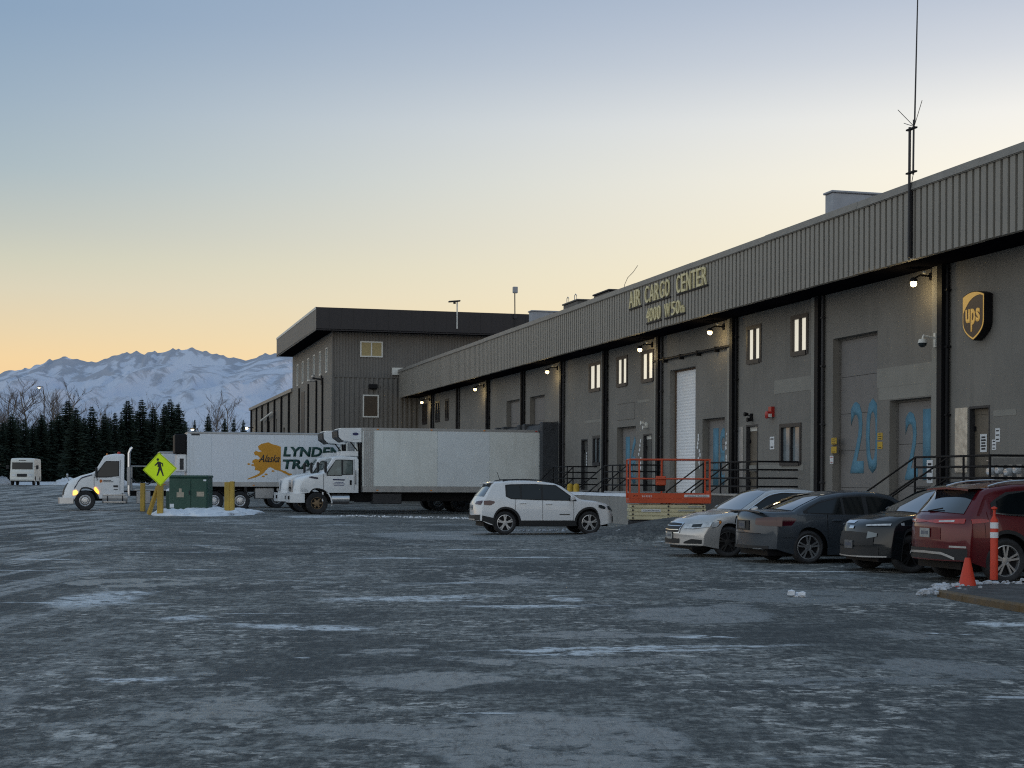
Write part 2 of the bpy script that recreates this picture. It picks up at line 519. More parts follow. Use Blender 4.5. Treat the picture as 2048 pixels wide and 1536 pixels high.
    # the patched hump of fresh dark asphalt
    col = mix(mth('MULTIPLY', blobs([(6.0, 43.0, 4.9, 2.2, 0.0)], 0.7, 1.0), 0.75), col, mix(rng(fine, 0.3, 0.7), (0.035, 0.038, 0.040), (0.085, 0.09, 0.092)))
    # tyre-polished streaks on the lane to the left
    sx = N.new('ShaderNodeSeparateXYZ')
    L.new(tc.outputs['Object'], sx.inputs[0])
    lane_mask = rng(mth('ADD', sx.outputs['X'], mth('MULTIPLY', sx.outputs['Y'], 0.235)), 0.2, -3.0)
    trk = mth('MULTIPLY', mth('MULTIPLY', rng(tracks, 0.48, 0.57), lane_mask), rng(speck, 0.34, 0.50))
    col = mix(mth('MULTIPLY', mth('MULTIPLY', rng(tracks, 0.50, 0.42), lane_mask), 0.7), col, (0.055, 0.058, 0.058))
    col = mix(mth('MULTIPLY', trk, 0.85), col, (0.54, 0.535, 0.52))
    # grey sheets of ice
    ice = mth('MAXIMUM', mth('MULTIPLY', rng(big2, 0.585, 0.61), rng(med, 0.38, 0.48)), mth('MULTIPLY', mth('MULTIPLY', blobs(ICE, 0.86, 1.06), rng(med, 0.36, 0.45)), rng(speck, 0.30, 0.42)))
    col = mix(mth('MULTIPLY', ice, 0.88), col, mix(rng(fine, 0.3, 0.7), (0.188, 0.205, 0.207), (0.240, 0.254, 0.252)))
    col = mix(rng(grain, 0.50, 0.36, 0.0, 0.6), col, (0.04, 0.045, 0.046))
    # thin leftover snow
    snow = mth('MULTIPLY', mth('MULTIPLY', rng(ridge, 0.61, 0.65), rng(crust, 0.40, 0.52)), rng(speck, 0.32, 0.46))
    snow = mth('MAXIMUM', snow, mth('MULTIPLY', mth('MULTIPLY', blobs(SNOW, 0.5, 1.15), rng(speck, 0.36, 0.50)), rng(crust, 0.38, 0.50)))
    col = mix(mth('MULTIPLY', snow, 0.95), col, (0.74, 0.77, 0.79))
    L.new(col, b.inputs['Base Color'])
    rough = mth('SUBTRACT', 0.75, mth('MULTIPLY', ice, 0.33))
    L.new(rough, b.inputs['Roughness'])
    b.inputs['Specular IOR Level'].default_value = 0.3
    bp = N.new('ShaderNodeBump')
    bp.inputs['Strength'].default_value = 0.55
    bp.inputs['Distance'].default_value = 0.03
    hgt = mth('ADD', mth('MULTIPLY', fine, mth('SUBTRACT', 1.0, mth('MULTIPLY', ice, 0.85))), mth('ADD', mth('MULTIPLY', worn, 0.6), mth('MULTIPLY', snow, 0.8)))
    L.new(hgt, bp.inputs['Height'])
    L.new(bp.outputs[0], b.inputs['Normal'])
    return m

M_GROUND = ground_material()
ys = [-40, -20, -8]
y = 0.0
while y < 420:
    ys.append(y)
    y += 0.35 if y < 0 else max(0.4, 0.012 * y) if y < 90 else 0.03 * y
ys += [700, 1500, 4000, 9000, 16000]
xs = [-9000, -3000, -1000, -400, -200, -120, -80, -60]
x = -45.0
while x < 32:
    xs.append(x); x += 0.55
xs += [45, 70, 120, 200, 400, 1000, 3000, 9000]
mb = MB()
mb.grid([[(x, y, ground_z(x, y)) for x in xs] for y in ys])
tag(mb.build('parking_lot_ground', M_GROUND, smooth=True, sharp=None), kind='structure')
# ------------------------------------------------------------------ text and wall helpers
def text_mesh(body, size=1.0, extrude=0.0, offset=0.0, shear=0.0, sx=1.0, bold=0.0):
    cu = bpy.data.curves.new('lettering', 'FONT')
    cu.body = body
    cu.size = size
    cu.extrude = extrude
    cu.offset = offset
    cu.shear = shear
    cu.resolution_u = 3
    o = bpy.data.objects.new('lettering', cu)
    me = bpy.data.meshes.new_from_object(o)
    bpy.data.objects.remove(o)
    bpy.data.curves.remove(cu)
    me.materials.clear()
    for v in me.vertices:
        v.co.x *= sx
    return me

def fit_text(body, x0, x1, z0, z1, to, extrude=0.01, offset=0.0, shear=0.0):
    """lettering stretched to a box; to(u, v, w) maps text right/up/out to local coordinates"""
    me = text_mesh(body, 1.0, 0.0, offset, shear)
    xa = min(v.co.x for v in me.vertices); xb = max(v.co.x for v in me.vertices)
    ya = min(v.co.y for v in me.vertices); yb = max(v.co.y for v in me.vertices)
    bm = bmesh.new()
    bm.from_mesh(me)
    if extrude:
        r = bmesh.ops.extrude_face_region(bm, geom=bm.faces[:])
        for g in r['geom']:
            if isinstance(g, bmesh.types.BMVert):
                g.co.z += 1.0
    for v in bm.verts:
        u = x0 + (v.co.x - xa) / (xb - xa) * (x1 - x0)
        w = z0 + (v.co.y - ya) / (yb - ya) * (z1 - z0)
        v.co = Vector(to(u, w, v.co.z * extrude))
    bmesh.ops.recalc_face_normals(bm, faces=bm.faces)
    bm.to_mesh(me)
    bm.free()
    return me

def wall_text(h):
    """text on a wall in (s, h, z) coordinates: reads towards smaller s"""
    return lambda u, v, w: (-u, h + w, v)

def clad_wall(mb, s0, s1, z0, z1, h, openings, depth=0.28):
    """wall face at h with rectangular openings (sa, sb, za, zb) and their reveals"""
    ss = sorted({s0, s1, *[v for o in openings for v in o[:2]]})
    zs = sorted({z0, z1, *[v for o in openings for v in o[2:4]]})
    for a, b in zip(ss, ss[1:]):
        for c, d in zip(zs, zs[1:]):
            ms, mz = (a + b) / 2, (c + d) / 2
            if any(o[0] < ms < o[1] and o[2] < mz < o[3] for o in openings):
                continue
            mb.add([(a, h, c), (b, h, c), (b, h, d), (a, h, d)], [(0, 1, 2, 3)])
    for a, b, c, d in [o[:4] for o in openings]:
        g = h - depth
        mb.add([(a, h, c), (a, g, c), (a, g, d), (a, h, d)], [(0, 1, 2, 3)])
        mb.add([(b, h, c), (b, g, c), (b, g, d), (b, h, d)], [(0, 1, 2, 3)])
        mb.add([(a, h, d), (b, h, d), (b, g, d), (a, g, d)], [(0, 1, 2, 3)])
        mb.add([(a, h, c), (b, h, c), (b, g, c), (a, g, c)], [(0, 1, 2, 3)])

# ------------------------------------------------------------------ the long cargo warehouse
BLD = empty('cargo_warehouse', BP, RZ_WALL,
            'long taupe concrete cargo warehouse with ribbed metal fascia and dock doors', 'warehouse')
COLS = [22.0, 29.2, 36.5, 43.76, 50.45, 57.91, 64.75, 71.28, 78.45, 86.02, 93.69, 101.28]
EDGES = [8.0, 14.8] + COLS + [106.1]
WALL_TOP = 7.9
DOCK_DOORS = [  # s0, s1, z0, z1, colour, jamb
    (40.19, 42.98, 0.35, 6.02, 'grey'), (37.22, 39.47, 0.35, 3.96, 'grey'),
    (54.22, 56.92, 1.20, 6.00, 'white'), (51.39, 53.51, 1.20, 3.96, 'grey'),
    (60.89, 63.31, 1.20, 3.96, 'grey'), (78.84, 82.09, 1.20, 6.02, 'grey'), (74.56, 77.30, 1.20, 6.0, 'grey'),
    (87.6, 90.2, 1.20, 3.96, 'grey')]
MAN_DOORS = [(34.36, 35.32, 1.22, 3.60), (48.50, 49.50, 1.22, 3.60), (58.93, 59.95, 1.22, 3.58), (67.45, 68.40, 1.22, 3.58)]
HIGH_WINS = [(65.5, 67.25), (61.95, 63.35), (58.75, 60.2), (48.28, 49.45), (44.70, 45.9)]
FAR_WINS = [(96.55, 97.6), (99.25, 100.6), (103.3, 104.9)]
LOW_WINS = [(45.17, 46.71, 2.21, 3.51, 'grey'), (65.45, 66.62, 2.38, 3.66, 'blind')]
openings = []
for d in DOCK_DOORS: openings.append(d[:4])
for d in MAN_DOORS: openings.append(d)
for a, b in HIGH_WINS: openings.append((a, b, 5.74, 6.98))
for a, b in FAR_WINS: openings.append((a, b, 5.55, 6.88))
for w in LOW_WINS: openings.append(w[:4])
for a, b in zip(EDGES, EDGES[1:]):
    mb = MB()
    clad_wall(mb, a, b, -0.5, WALL_TOP, 0.0, [o for o in openings if a < (o[0] + o[1]) / 2 < b])
    p = mb.build('wall_panel', M_CONC, BLD)
# patched paint panels and raised bands cast into the wall
for (a, b, c, d, t) in [(36.75, 40.19, 4.35, 4.9, .012), (36.75, 40.1, 3.99, 4.35, .008), (43.9, 47.2, 4.55, 5.0, .010), (45.0, 49.2, 2.0, 2.2, .008),
                        (59.2, 60.6, 4.9, 5.0, .010), (65.2, 67.9, 4.3, 4.42, .008), (33.2, 34.2, 3.3, 3.45, .008)]:
    mb = MB(); mb.box(a, b, -0.01, t, c, d); mb.build('cast_band', M_CONC2, BLD)
mb = MB()
for (a, b, c, d) in [(60.99, 63.25, 4.95, 4.975), (60.99, 63.25, 4.25, 4.275), (60.99, 61.03, 4.25, 4.95)]:
    mb.box(a, b, 0.0, 0.012, min(c, d), max(c, d))
mb.build('panel_joint', M_REVEAL, BLD)
# body behind the wall, roof deck, soffit
mb = MB()
mb.box(8.05, 106.0, -38.0, -0.33, -0.5, 9.0)
mb.build('building_core', M_REVEAL, BLD)
mb = MB()
mb.box(8.0, 106.1, -38.2, 1.37, 9.12, 9.22)
mb.build('roof_deck', M_DARKSTEEL, BLD)
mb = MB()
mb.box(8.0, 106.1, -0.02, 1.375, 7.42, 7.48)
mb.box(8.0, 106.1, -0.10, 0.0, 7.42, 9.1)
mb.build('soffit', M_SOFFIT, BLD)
# ribbed fascia, one panel after another
PW = 0.905
mb = MB()
prof = []
for k in range(3):
    o = k * PW / 3
    prof += [(o + 0.045, -0.05), (o + 0.050, 0.085), (o + 0.250, 0.085), (o + 0.256, -0.05)]
prof = [(0.0, -0.05)] + prof + [(PW, -0.05)]
mb.grid([[(u, 1.43 + t, z) for u, t in prof] for z in (7.38, 9.14)])
mb.grid([[(u, 1.43 + t, 7.38) for u, t in prof], [(u, 1.36, 7.38) for u, t in prof]])
fp_me = mb.mesh('fascia_panel')
fp_me.materials.append(M_FASCIA)
s = 8.0
while s + PW <= 106.1:
    link_mesh('fascia_panel', fp_me, None, BLD, (s, 0.004 * math.sin(s * 5), 0.004 * math.sin(s * 11)))
    s += PW
s = 8.0
k = 0
while s < 106:
    e = min(106.1, s + 6.1)
    mb = MB()
    mb.box(s, e - 0.012, 1.40, 1.545, 9.14, 9.36)
    mb.box(s, e - 0.012, 1.545, 1.575, 9.16, 9.235)
    mb.build('cap_flashing', M_CAP, BLD, loc=(0, 0, 0.006 * ((k * 7) % 3 - 1)))
    s = e; k += 1
# piers with black steel columns in front of each joint
for s in COLS:
    mb = MB(); mb.box(s + 0.10, s + 0.50, -0.02, 0.11, -0.5, 7.43)
    mb.build('pier', M_CONC2, BLD)
    mb = MB(); mb.box(s - 0.14, s + 0.10, -0.02, 0.20, -0.5, 7.415)
    mb.build('steel_column', M_BLACK, BLD)
    mb = MB(); mb.tube([(s - 0.24, 0.08, 0.3), (s - 0.24, 0.08, 7.40)], 0.05, 8)
    for z in (1.6, 3.4, 5.2, 6.7):
        mb.box(s - 0.31, s - 0.17, 0.0, 0.14, z, z + 0.05)
    mb.build('downpipe', M_DARKSTEEL if int(s) % 2 else M_BLACK, BLD, smooth=True)
# doors
def dock_door(s0, s1, z0, z1, col):
    m = M_DOORW if col == 'white' else M_DOORG
    mb = MB()
    g = -0.30
    mb.box(s0, s0 + 0.07, g, g + 0.08, z0, z1); mb.box(s1 - 0.07, s1, g, g + 0.08, z0, z1); mb.box(s0 + 0.07, s1 - 0.07, g, g + 0.08, z1 - 0.07, z1)
    d = mb.build('dock_door', M_REVEAL if col != 'white' else M_RUST2, BLD)
    if col == 'white':
        n = 40
    else:
        n = max(3, round((z1 - z0) / 1.15))
    hgt = (z1 - 0.07 - z0) / n
    mb = MB()
    if col == 'white':
        mb.add([(s0 + 0.07, g + 0.03, 0), (s1 - 0.07, g + 0.03, 0), (s1 - 0.07, g + 0.040, hgt * 0.5), (s0 + 0.07, g + 0.040, hgt * 0.5),
                (s1 - 0.07, g + 0.03, hgt), (s0 + 0.07, g + 0.03, hgt)], [(0, 1, 2, 3), (3, 2, 4, 5)])
    else:
        mb.box(s0 + 0.07, s1 - 0.07, g, g + 0.05, 0.006, hgt - 0.006)
    me = mb.mesh('door_section'); me.materials.append(m)
    for k in range(n):
        link_mesh('door_section', me, None, d, (0, 0, z0 + k * hgt))
    return d
M_RUST2 = mat('brown_jamb', (0.13, 0.085, 0.055), 0.8, var=0.25)
doors = [dock_door(*d) for d in DOCK_DOORS]
# stencilled bay numbers in faded blue
def numeral(ch, s_hi, s_lo, z0, z1, parent, h):
    me = fit_text(ch, -s_hi, -s_lo, z0, z1, wall_text(h), 0.004, 0.015)
    o = link_mesh('painted_numeral', me, M_BLUEP, parent)
    return o
numeral('2', 42.28, 41.45, 1.90, 4.05, doors[0], -0.246); numeral('0', 41.32, 40.50, 1.90, 4.10, doors[0], -0.246)
numeral('2', 39.02, 38.32, 1.70, 3.62, doors[1], -0.246); numeral('1', 38.05, 37.55, 1.70, 3.66, doors[1], -0.246)
numeral('1', 53.05, 52.55, 1.5, 3.60, doors[3], -0.246); numeral('8', 52.45, 51.75, 1.5, 3.60, doors[3], -0.246)
numeral('1', 62.85, 62.3, 1.5, 3.55, doors[4], -0.246); numeral('6', 62.2, 61.4, 1.5, 3.55, doors[4], -0.246)

def man_door(s0, s1, z0, z1, m, transom=True):
    mb = MB(); g = -0.14
    mb.box(s0, s0 + 0.05, -0.28, 0.01, z0, z1); mb.box(s1 - 0.05, s1, -0.28, 0.01, z0, z1); mb.box(s0 + 0.05, s1 - 0.05, -0.28, 0.01, z1 - 0.06, z1)
    d = mb.build('man_door', M_DARKSTEEL, BLD)
    mb = MB(); mb.box(s0 + 0.05, s1 - 0.05, g - 0.04, g, z0, z1 - 0.22); mb.build('door_leaf', m, d)
    mb = MB(); mb.box(s0 + 0.05, s1 - 0.05, g - 0.02, g + 0.01, z1 - 0.215, z1 - 0.065); mb.build('transom', M_WHITEF if transom else m, d)
    mb = MB(); mb.tube([(s0 + 0.16, g, z0 + 0.98), (s0 + 0.16, g + 0.06, z0 + 0.98), (s0 + 0.27, g + 0.06, z0 + 0.98)], 0.014, 6)
    mb.build('door_handle', M_ALLOY, d)
    mb = MB(); mb.box(s1 - 0.12, s1 - 0.055, g, g + 0.03, z0 + 1.75, z0 + 1.87); mb.box(s1 - 0.12, s1 - 0.055, g, g + 0.03, z0 + 0.3, z0 + 0.42)
    mb.build('hinge', M_BLACK, d)
    return d
M_DOORB = mat('brown_steel_door', (0.15, 0.125, 0.095), 0.6, var=0.2, scale=3)
M_DOORK = mat('charcoal_steel_door', (0.09, 0.09, 0.085), 0.6, var=0.2, scale=3)
man_door(*MAN_DOORS[0], M_DOORB, False); man_door(*MAN_DOORS[1], M_DOORB); man_door(*MAN_DOORS[2], M_DOORK); man_door(*MAN_DOORS[3], M_DOORK, False)

def window(parent, s0, s1, z0, z1, h, frame, pane, fw=0.07, split=True, proud=0.035, inset=0.06):
    mb = MB()
    y0, y1 = h - inset - 0.02, h + proud
    mb.box(s0 - 0.03, s0 + fw, y0, y1, z0 - 0.03, z1 + 0.03); mb.box(s1 - fw, s1 + 0.03, y0, y1, z0 - 0.03, z1 + 0.03)
    mb.box(s0 + fw, s1 - fw, y0, y1 + 0.02, z0 - 0.05, z0 + fw); mb.box(s0 + fw, s1 - fw, y0, y1, z1 - fw, z1 + 0.03)
    if split:
        m_ = (s0 + s1) / 2
        mb.box(m_ - fw * 0.45, m_ + fw * 0.45, y0, y1 - 0.01, z0 + fw, z1 - fw)
    w = mb.build('window', frame, parent)
    cuts = [(s0 + fw, (s0 + s1) / 2 - fw * 0.45), ((s0 + s1) / 2 + fw * 0.45, s1 - fw)] if split else [(s0 + fw, s1 - fw)]
    for a, b in cuts:
        mb = MB(); mb.box(a, b, h - inset - 0.012, h - inset, z0 + fw, z1 - fw)
        mb.build('pane', pane, w)
    return w
for a, b in HIGH_WINS: window(BLD, a, b, 5.74, 6.98, 0.0, M_FRAMED, M_LITBLIND, 0.10)
for a, b in FAR_WINS: window(BLD, a, b, 5.55, 6.88, 0.0, M_FRAMED, M_GLASSG if a < 103 else M_GLASS, 0.12)
window(BLD, *LOW_WINS[0][:4], 0.0, M_FRAMED, M_GLASSG, 0.09)
window(BLD, *LOW_WINS[1][:4], 0.0, M_FRAMED, M_GLASSG, 0.10)

# ------------------------------------------------------------------ dock platforms with stairs and rails
def platform(name, s0, s1, st_len, h1, label, post_s, rails=(0.28, 0.55, 0.82, 1.08), snow=False):
    """landing s0..s1 against the wall, flight running down towards larger s"""
    o = empty(name, W(0, 0), RZ_WALL, label, 'dock stairs', 'stairs and landings along the docks')
    top = 1.20
    mb = MB(); mb.box(s0, s1, 0.02, h1, -0.4, top - 0.03); mb.build('landing_base', M_DARKSTEEL, o)
    mb = MB(); mb.box(s0 - 0.02, s1, 0.01, h1 + 0.03, top - 0.03, top + 0.03); mb.build('landing_deck', M_BARE, o)
    n = 6
    for k in range(n):
        mb = MB(); a = s1 + st_len * k / n
        mb.box(a, a + st_len / n + 0.03, 0.45, h1 - 0.03, top - (k + 1) * top / (n + 1) - 0.05, top - (k + 1) * top / (n + 1))
        mb.build('tread', M_BARE, o)
    for hh in (0.48, h1):
        mb = MB()
        mb.prism([(s1, top - 0.25), (s1, top), (s1 + st_len + 0.15, 0.22), (s1 + st_len + 0.15, -0.05), (s1 + st_len - 0.1, -0.05)], 'y', hh - 0.02, hh + 0.02)
        mb.build('stringer', M_BLACK, o)
    r = 0.028
    for dz in rails:
        mb = MB()
        mb.tube([(s0, 0.05, top + dz), (s0, h1, top + dz), (s1, h1, top + dz), (s1 + (st_len if dz in rails[1::2] else 0.02), h1, dz + 0.18 if dz in rails[1::2] else top + dz)], r, 6)
        mb.build('rail', M_BLACK, o, smooth=True)
    for dz in rails[1::2]:
        mb = MB(); mb.tube([(s1 + 0.05, 0.48, top + dz), (s1 + st_len, 0.48, dz + 0.18)], r, 6); mb.build('rail', M_BLACK, o, smooth=True)
    for ps in post_s:
        mb = MB(); mb.tube([(ps, h1, top), (ps, h1, top + rails[-1])], r, 6); mb.build('post', M_BLACK, o)
    for ps, dz in ((s1 + st_len, 0.0),):
        for hh in (0.48, h1):
            mb = MB(); mb.tube([(ps, hh, -0.2), (ps, hh, dz + 0.18 + rails[-1])], r, 6); mb.build('post', M_BLACK, o)
    mb = MB(); mb.tube([(s1 + 0.05, 0.48, top), (s1 + 0.05, 0.48, top + rails[-1])], r, 6); mb.build('post', M_BLACK, o)
    return o
platform('dock_stairs', 32.05, 35.5, 2.9, 1.45, 'black railed stairs and landing beside the electric meters', (32.05, 33.2, 34.4, 35.5))
platform('dock_stairs', 45.3, 49.8, 3.6, 1.45, 'black railed stairs and landing behind the orange lift', (45.3, 46.8, 48.3, 49.8))
platform('dock_stairs', 57.6, 60.6, 3.8, 1.45, 'black railed stairs and landing above the snow-topped concrete blocks', (57.6, 58.7, 59.6, 60.6))
platform('dock_stairs', 65.9, 68.1, 3.4, 1.45, 'black railed stairs and landing beside the rear of the white box truck', (65.9, 67.0, 68.1))
# concrete blocks that hold the bank in front of the docks
for i, (a, b) in enumerate(((57.05, 60.3), (60.36, 63.7), (53.7, 57.0))):
    o = empty('concrete_block', W((a + b) / 2, 2.0, 0), RZ_WALL,
              ['large grey concrete block under a snow cap, next to the orange lift',
               'large grey concrete block under a snow cap, behind the nose of the white car',
               'large grey concrete block hidden mostly behind the orange lift'][i], 'concrete block', 'snow-capped blocks in front of the docks')
    L_ = (b - a) / 2
    mb = MB(); mb.cbox(-L_, L_, -0.45, 0.45, -0.3, 1.06, 0.04); mb.build('block', mat('raw_concrete', (0.30, 0.30, 0.29), 0.9, var=0.15, scale=2, bump=0.3, dirt=(0.18, 0.18, 0.17), dirt_scale=1.5), o)
    mb = MB(); rows = []
    for iy in range(7):
        v = iy / 6
        rows.append([(-L_ + 0.01 + (2 * L_ - 0.02) * iu / 24, -0.44 + 0.9 * v,
                      1.05 + (0.0 if iy in (0, 6) or iu in (0, 24) else 0.11 + 0.03 * mnoise.noise((iu * 0.5 + i * 9, v * 3, 1)))) for iu in range(25)])
    mb.grid(rows); mb.build('snow_cap', M_SNOW, o, smooth=True, sharp=None)

# ------------------------------------------------------------------ wall lamps
def wall_lamp(s, z, label, power=6.5):
    o = empty('wall_lamp', W(s, 0.0, z), RZ_WALL, label, 'wall lamp', 'lit wall lamps under the canopy')
    mb = MB(); mb.tube([(0, 0, 0.18), (0, 0.35, 0.20), (0, 0.5, 0.12)], 0.025, 6); mb.box(-0.07, 0.07, 0, 0.05, 0.08, 0.28); mb.build('bracket', M_BLACK, o)
    mb = MB(); mb.lathe([(0.0, 0.13), (0.06, 0.13), (0.11, 0.06), (0.125, 0.01), (0.115, 0.01), (0.07, 0.05)], 'z', 16, (0, 0.55, 0.0)); mb.build('lamp_housing', M_DARKSTEEL, o, smooth=True)
    mb = MB(); mb.lathe([(0.0, 0.04), (0.075, 0.02), (0.09, -0.04), (0.065, -0.10), (0.0, -0.125)], 'z', 14, (0, 0.55, 0.0)); mb.build('lens', M_LAMPLIT, o, smooth=True)
    ld = bpy.data.lights.new('lamp_light', 'POINT'); ld.energy = power; ld.color = (1.0, 0.74, 0.34); ld.shadow_soft_size = 0.12
    lo = bpy.data.objects.new('lamp_light', ld); COL.objects.link(lo); lo.parent = o; lo.location = (0, 0.62, -0.28)
    mb = MB(); mb.lathe([(0.0, 0.05), (0.045, 0.03), (0.05, -0.02), (0.0, -0.05)], 'z', 10, (-0.16, 0.32, 0.26)); mb.build('sensor', M_WHITEF, o, smooth=True)
    return o
M_LAMPLIT = mat('lamp_lit', (1, 0.9, 0.7), 0.4, emit=(1.0, 0.76, 0.36), estr=5.0)
for s, z, l in [(37.2, 7.02, 'lit wall lamp beside the shield sign, over door 21'), (51.5, 7.02, 'lit wall lamp at the right end of the black pipe, over the white roller door'),
                (58.9, 7.0, 'lit wall lamp over the top corner of a bright window, below the building lettering'), (72.25, 7.0, 'lit wall lamp above the rear end of the box truck'),
                (87.2, 6.98, 'lit wall lamp on the far part of the warehouse, second from the grey siding'), (102.5, 6.96, 'lit wall lamp nearest to the grey ribbed siding')]:
    wall_lamp(s, z, l)

# ------------------------------------------------------------------ lettering on the fascia
M_GOLD = mat('cream_letter', (0.80, 0.70, 0.40), 0.5, var=0.08)
SGN = empty('building_lettering', BP, RZ_WALL, 'cream raised lettering AIR CARGO CENTER with street number on the fascia', 'sign')
def letters(word, s_hi, s_lo, z0, z1, gap=0.24):
    ws = {'I': 0.35, 'W': 1.35, 'A': 1.05, '4': 1.0}
    tot = sum(ws.get(c, 1.0) for c in word) + gap * (len(word) - 1)
    k = (s_hi - s_lo) / tot
    s = s_hi
    for c in word:
        w = ws.get(c, 1.0) * k
        me = fit_text(c, -s, -(s - w), z0, z1, wall_text(1.535), 0.05, 0.0)
        link_mesh('letter', me, M_GOLD, SGN)
        s -= w + gap * k
letters('AIR', 57.33, 56.05, 8.43, 9.08); letters('CARGO', 55.54, 52.92, 8.43, 9.07); letters('CENTER', 52.20, 49.36, 8.42, 9.06)
letters('4000', 55.36, 53.84, 7.68, 8.20); letters('W', 53.42, 52.85, 7.68, 8.18); letters('50', 52.70, 51.85, 7.68, 8.17); letters('th', 51.80, 51.42, 7.68, 7.95)
mb = MB()
for a, b, c in ((56.0, 57.4, 8.395), (52.86, 55.6, 8.395), (49.3, 52.26, 8.39), (53.8, 55.4, 7.645), (51.4, 53.45, 7.645)):
    mb.box(a, b, 1.51, 1.56, c - 0.03, c + 0.02)
mb.build('letter_rail', M_BLACK, SGN)

# ------------------------------------------------------------------ shield sign
SH = empty('shield_sign', W(34.73, 0.0, 5.26), RZ_WALL, 'brown and gold shield-shaped box sign with three lowercase letters on the wall', 'sign')
M_SHB = mat('shield_brown', (0.075, 0.042, 0.022), 0.45, var=0.05)
M_SHG = mat('shield_gold', (0.72, 0.43, 0.10), 0.5, var=0.04, emit=(1.0, 0.6, 0.16), estr=0.12)
def shield(k, n=14):
    w, cz = 0.50 * k, 0.64
    P = []
    for i in range(n + 1):
        t = -1 + 2 * i / n
        P.append((t * w, cz + (0.50 + 0.10 * (1 - t * t)) * k))
    right = []
    for i in range(0, 9):
        a = i / 8
        right.append((w * (1 - a ** 2.2), cz + (-0.12 - 0.53 * a ** 0.85) * k))
    P += right
    P += [(-u, z) for u, z in reversed(right[:-1])]
    return P
mb = MB(); mb.prism(shield(1.0), 'y', 0.03, 0.26); mb.build('box_body', M_BLACK, SH)
mb = MB(); mb.prism(shield(0.965), 'y', 0.24, 0.268); mb.build('rim', M_SHG, SH)
mb = MB(); mb.prism(shield(0.895), 'y', 0.25, 0.274); mb.build('face', M_SHB, SH)
pk = shield(0.895)
mb = MB(); rows = [[], []]
for i, (u, z) in enumerate(pk[:15]):
    tt = (u + 0.4475) / 0.895          # 1 on the far side, 0 on the near side
    zl = 1.13 - 0.43 * tt ** 3
    rows[0].append((u, 0.278, min(z, zl))); rows[1].append((u, 0.278, z))
mb.grid(rows); mb.build('swoosh', M_SHG, SH)
for ch, a, b, z0, z1 in (('u', 0.33, 0.13, 0.45, 0.80), ('p', 0.09, -0.11, 0.22, 0.80), ('s', -0.14, -0.33, 0.45, 0.80)):
    link_mesh('letter', fit_text(ch, -a, -b, z0, z1, wall_text(0.276), 0.006, 0.03), M_SHG, SH)

# ------------------------------------------------------------------ bits fixed to the wall
def fixture(name, s, h, z, label, cat, group=None):
    return empty(name, W(s, h, z), RZ_WALL, label, cat, group)
o = fixture('security_camera', 36.75, 0.11, 5.35, 'white dome security camera on a bent arm beside door 20', 'camera')
mb = MB(); mb.box(-0.05, 0.05, 0, 0.07, -0.1, 0.28); mb.tube([(0, 0.05, 0.15), (0, 0.4, 0.2), (0, 0.42, 0.1)], 0.03, 8); mb.build('arm', M_WHITEF, o, smooth=True)
mb = MB(); mb.lathe([(0, 0.14), (0.1, 0.12), (0.13, 0.02), (0.0, 0.02)], 'z', 14, (0, 0.42, -0.02)); mb.build('housing', M_WHITEF, o, smooth=True)
mb = MB(); mb.lathe([(0.12, 0.0), (0.1, -0.07), (0.05, -0.11), (0, -0.12)], 'z', 14, (0, 0.42, 0.0)); mb.build('dome', M_GLASS, o, smooth=True)
o = fixture('fire_bell', 47.3, 0.0, 3.92, 'red and white alarm horn high on the wall between the windows', 'alarm')
mb = MB(); mb.box(-0.12, 0.12, 0, 0.12, -0.12, 0.22); mb.build('back_box', M_REDP, o)
mb = MB(); mb.lathe([(0, 0.0), (0.11, 0.02), (0.13, 0.12), (0.02, 0.16), (0, 0.16)], 'y', 14, (0.05, 0.10, -0.05)); mb.build('horn', M_REDP, o, smooth=True)
mb = MB(); mb.box(-0.14, -0.02, 0.11, 0.2, -0.13, -0.02); mb.build('strobe', M_WHITEF, o)
for s, z, l in ((49.0, 3.78, 'dark twin-head floodlight over the brown door near the alarm'), (59.5, 3.85, 'pale twin-head floodlight over the charcoal door behind the lift')):
    o = fixture('floodlight', s, 0.0, z, l, 'floodlight')
    m_ = M_BLACK if s < 50 else M_WHITEF
    mb = MB(); mb.box(-0.07, 0.07, 0, 0.06, -0.05, 0.2); mb.tube([(0, 0.05, 0.1), (0.12, 0.12, 0.16)], 0.02, 6); mb.tube([(0, 0.05, 0.1), (-0.1, 0.14, 0.02)], 0.02, 6); mb.build('bracket', m_, o)
    mb = MB(); mb.lathe([(0, 0), (0.05, 0.0), (0.08, 0.14), (0.0, 0.15)], 'y', 10, (0.13, 0.1, 0.18)); mb.build('lamp_head', m_, o, smooth=True)
    mb = MB(); mb.lathe([(0, 0), (0.05, 0.0), (0.08, 0.14), (0.0, 0.15)], 'y', 10, (-0.12, 0.1, -0.02)); mb.build('lamp_head', m_, o, smooth=True)
o = fixture('conduit_pipe', 54.5, 0.0, 6.45, 'black pipe running along the wall over the white roller door', 'pipe')
mb = MB(); mb.tube([(4.0, 0.0, -0.02), (4.0, 0.12, 0.02), (-3.9, 0.12, 0.0), (-3.9, 0.12, 0.12)], 0.05, 8); mb.build('pipe', M_BLACK, o, smooth=True)
for k in range(4):
    mb = MB(); mb.box(-0.03, 0.03, 0.0, 0.19, -0.12, 0.08); mb.build('clamp', M_BLACK, o, loc=(2.7 - k * 1.75, 0, 0))
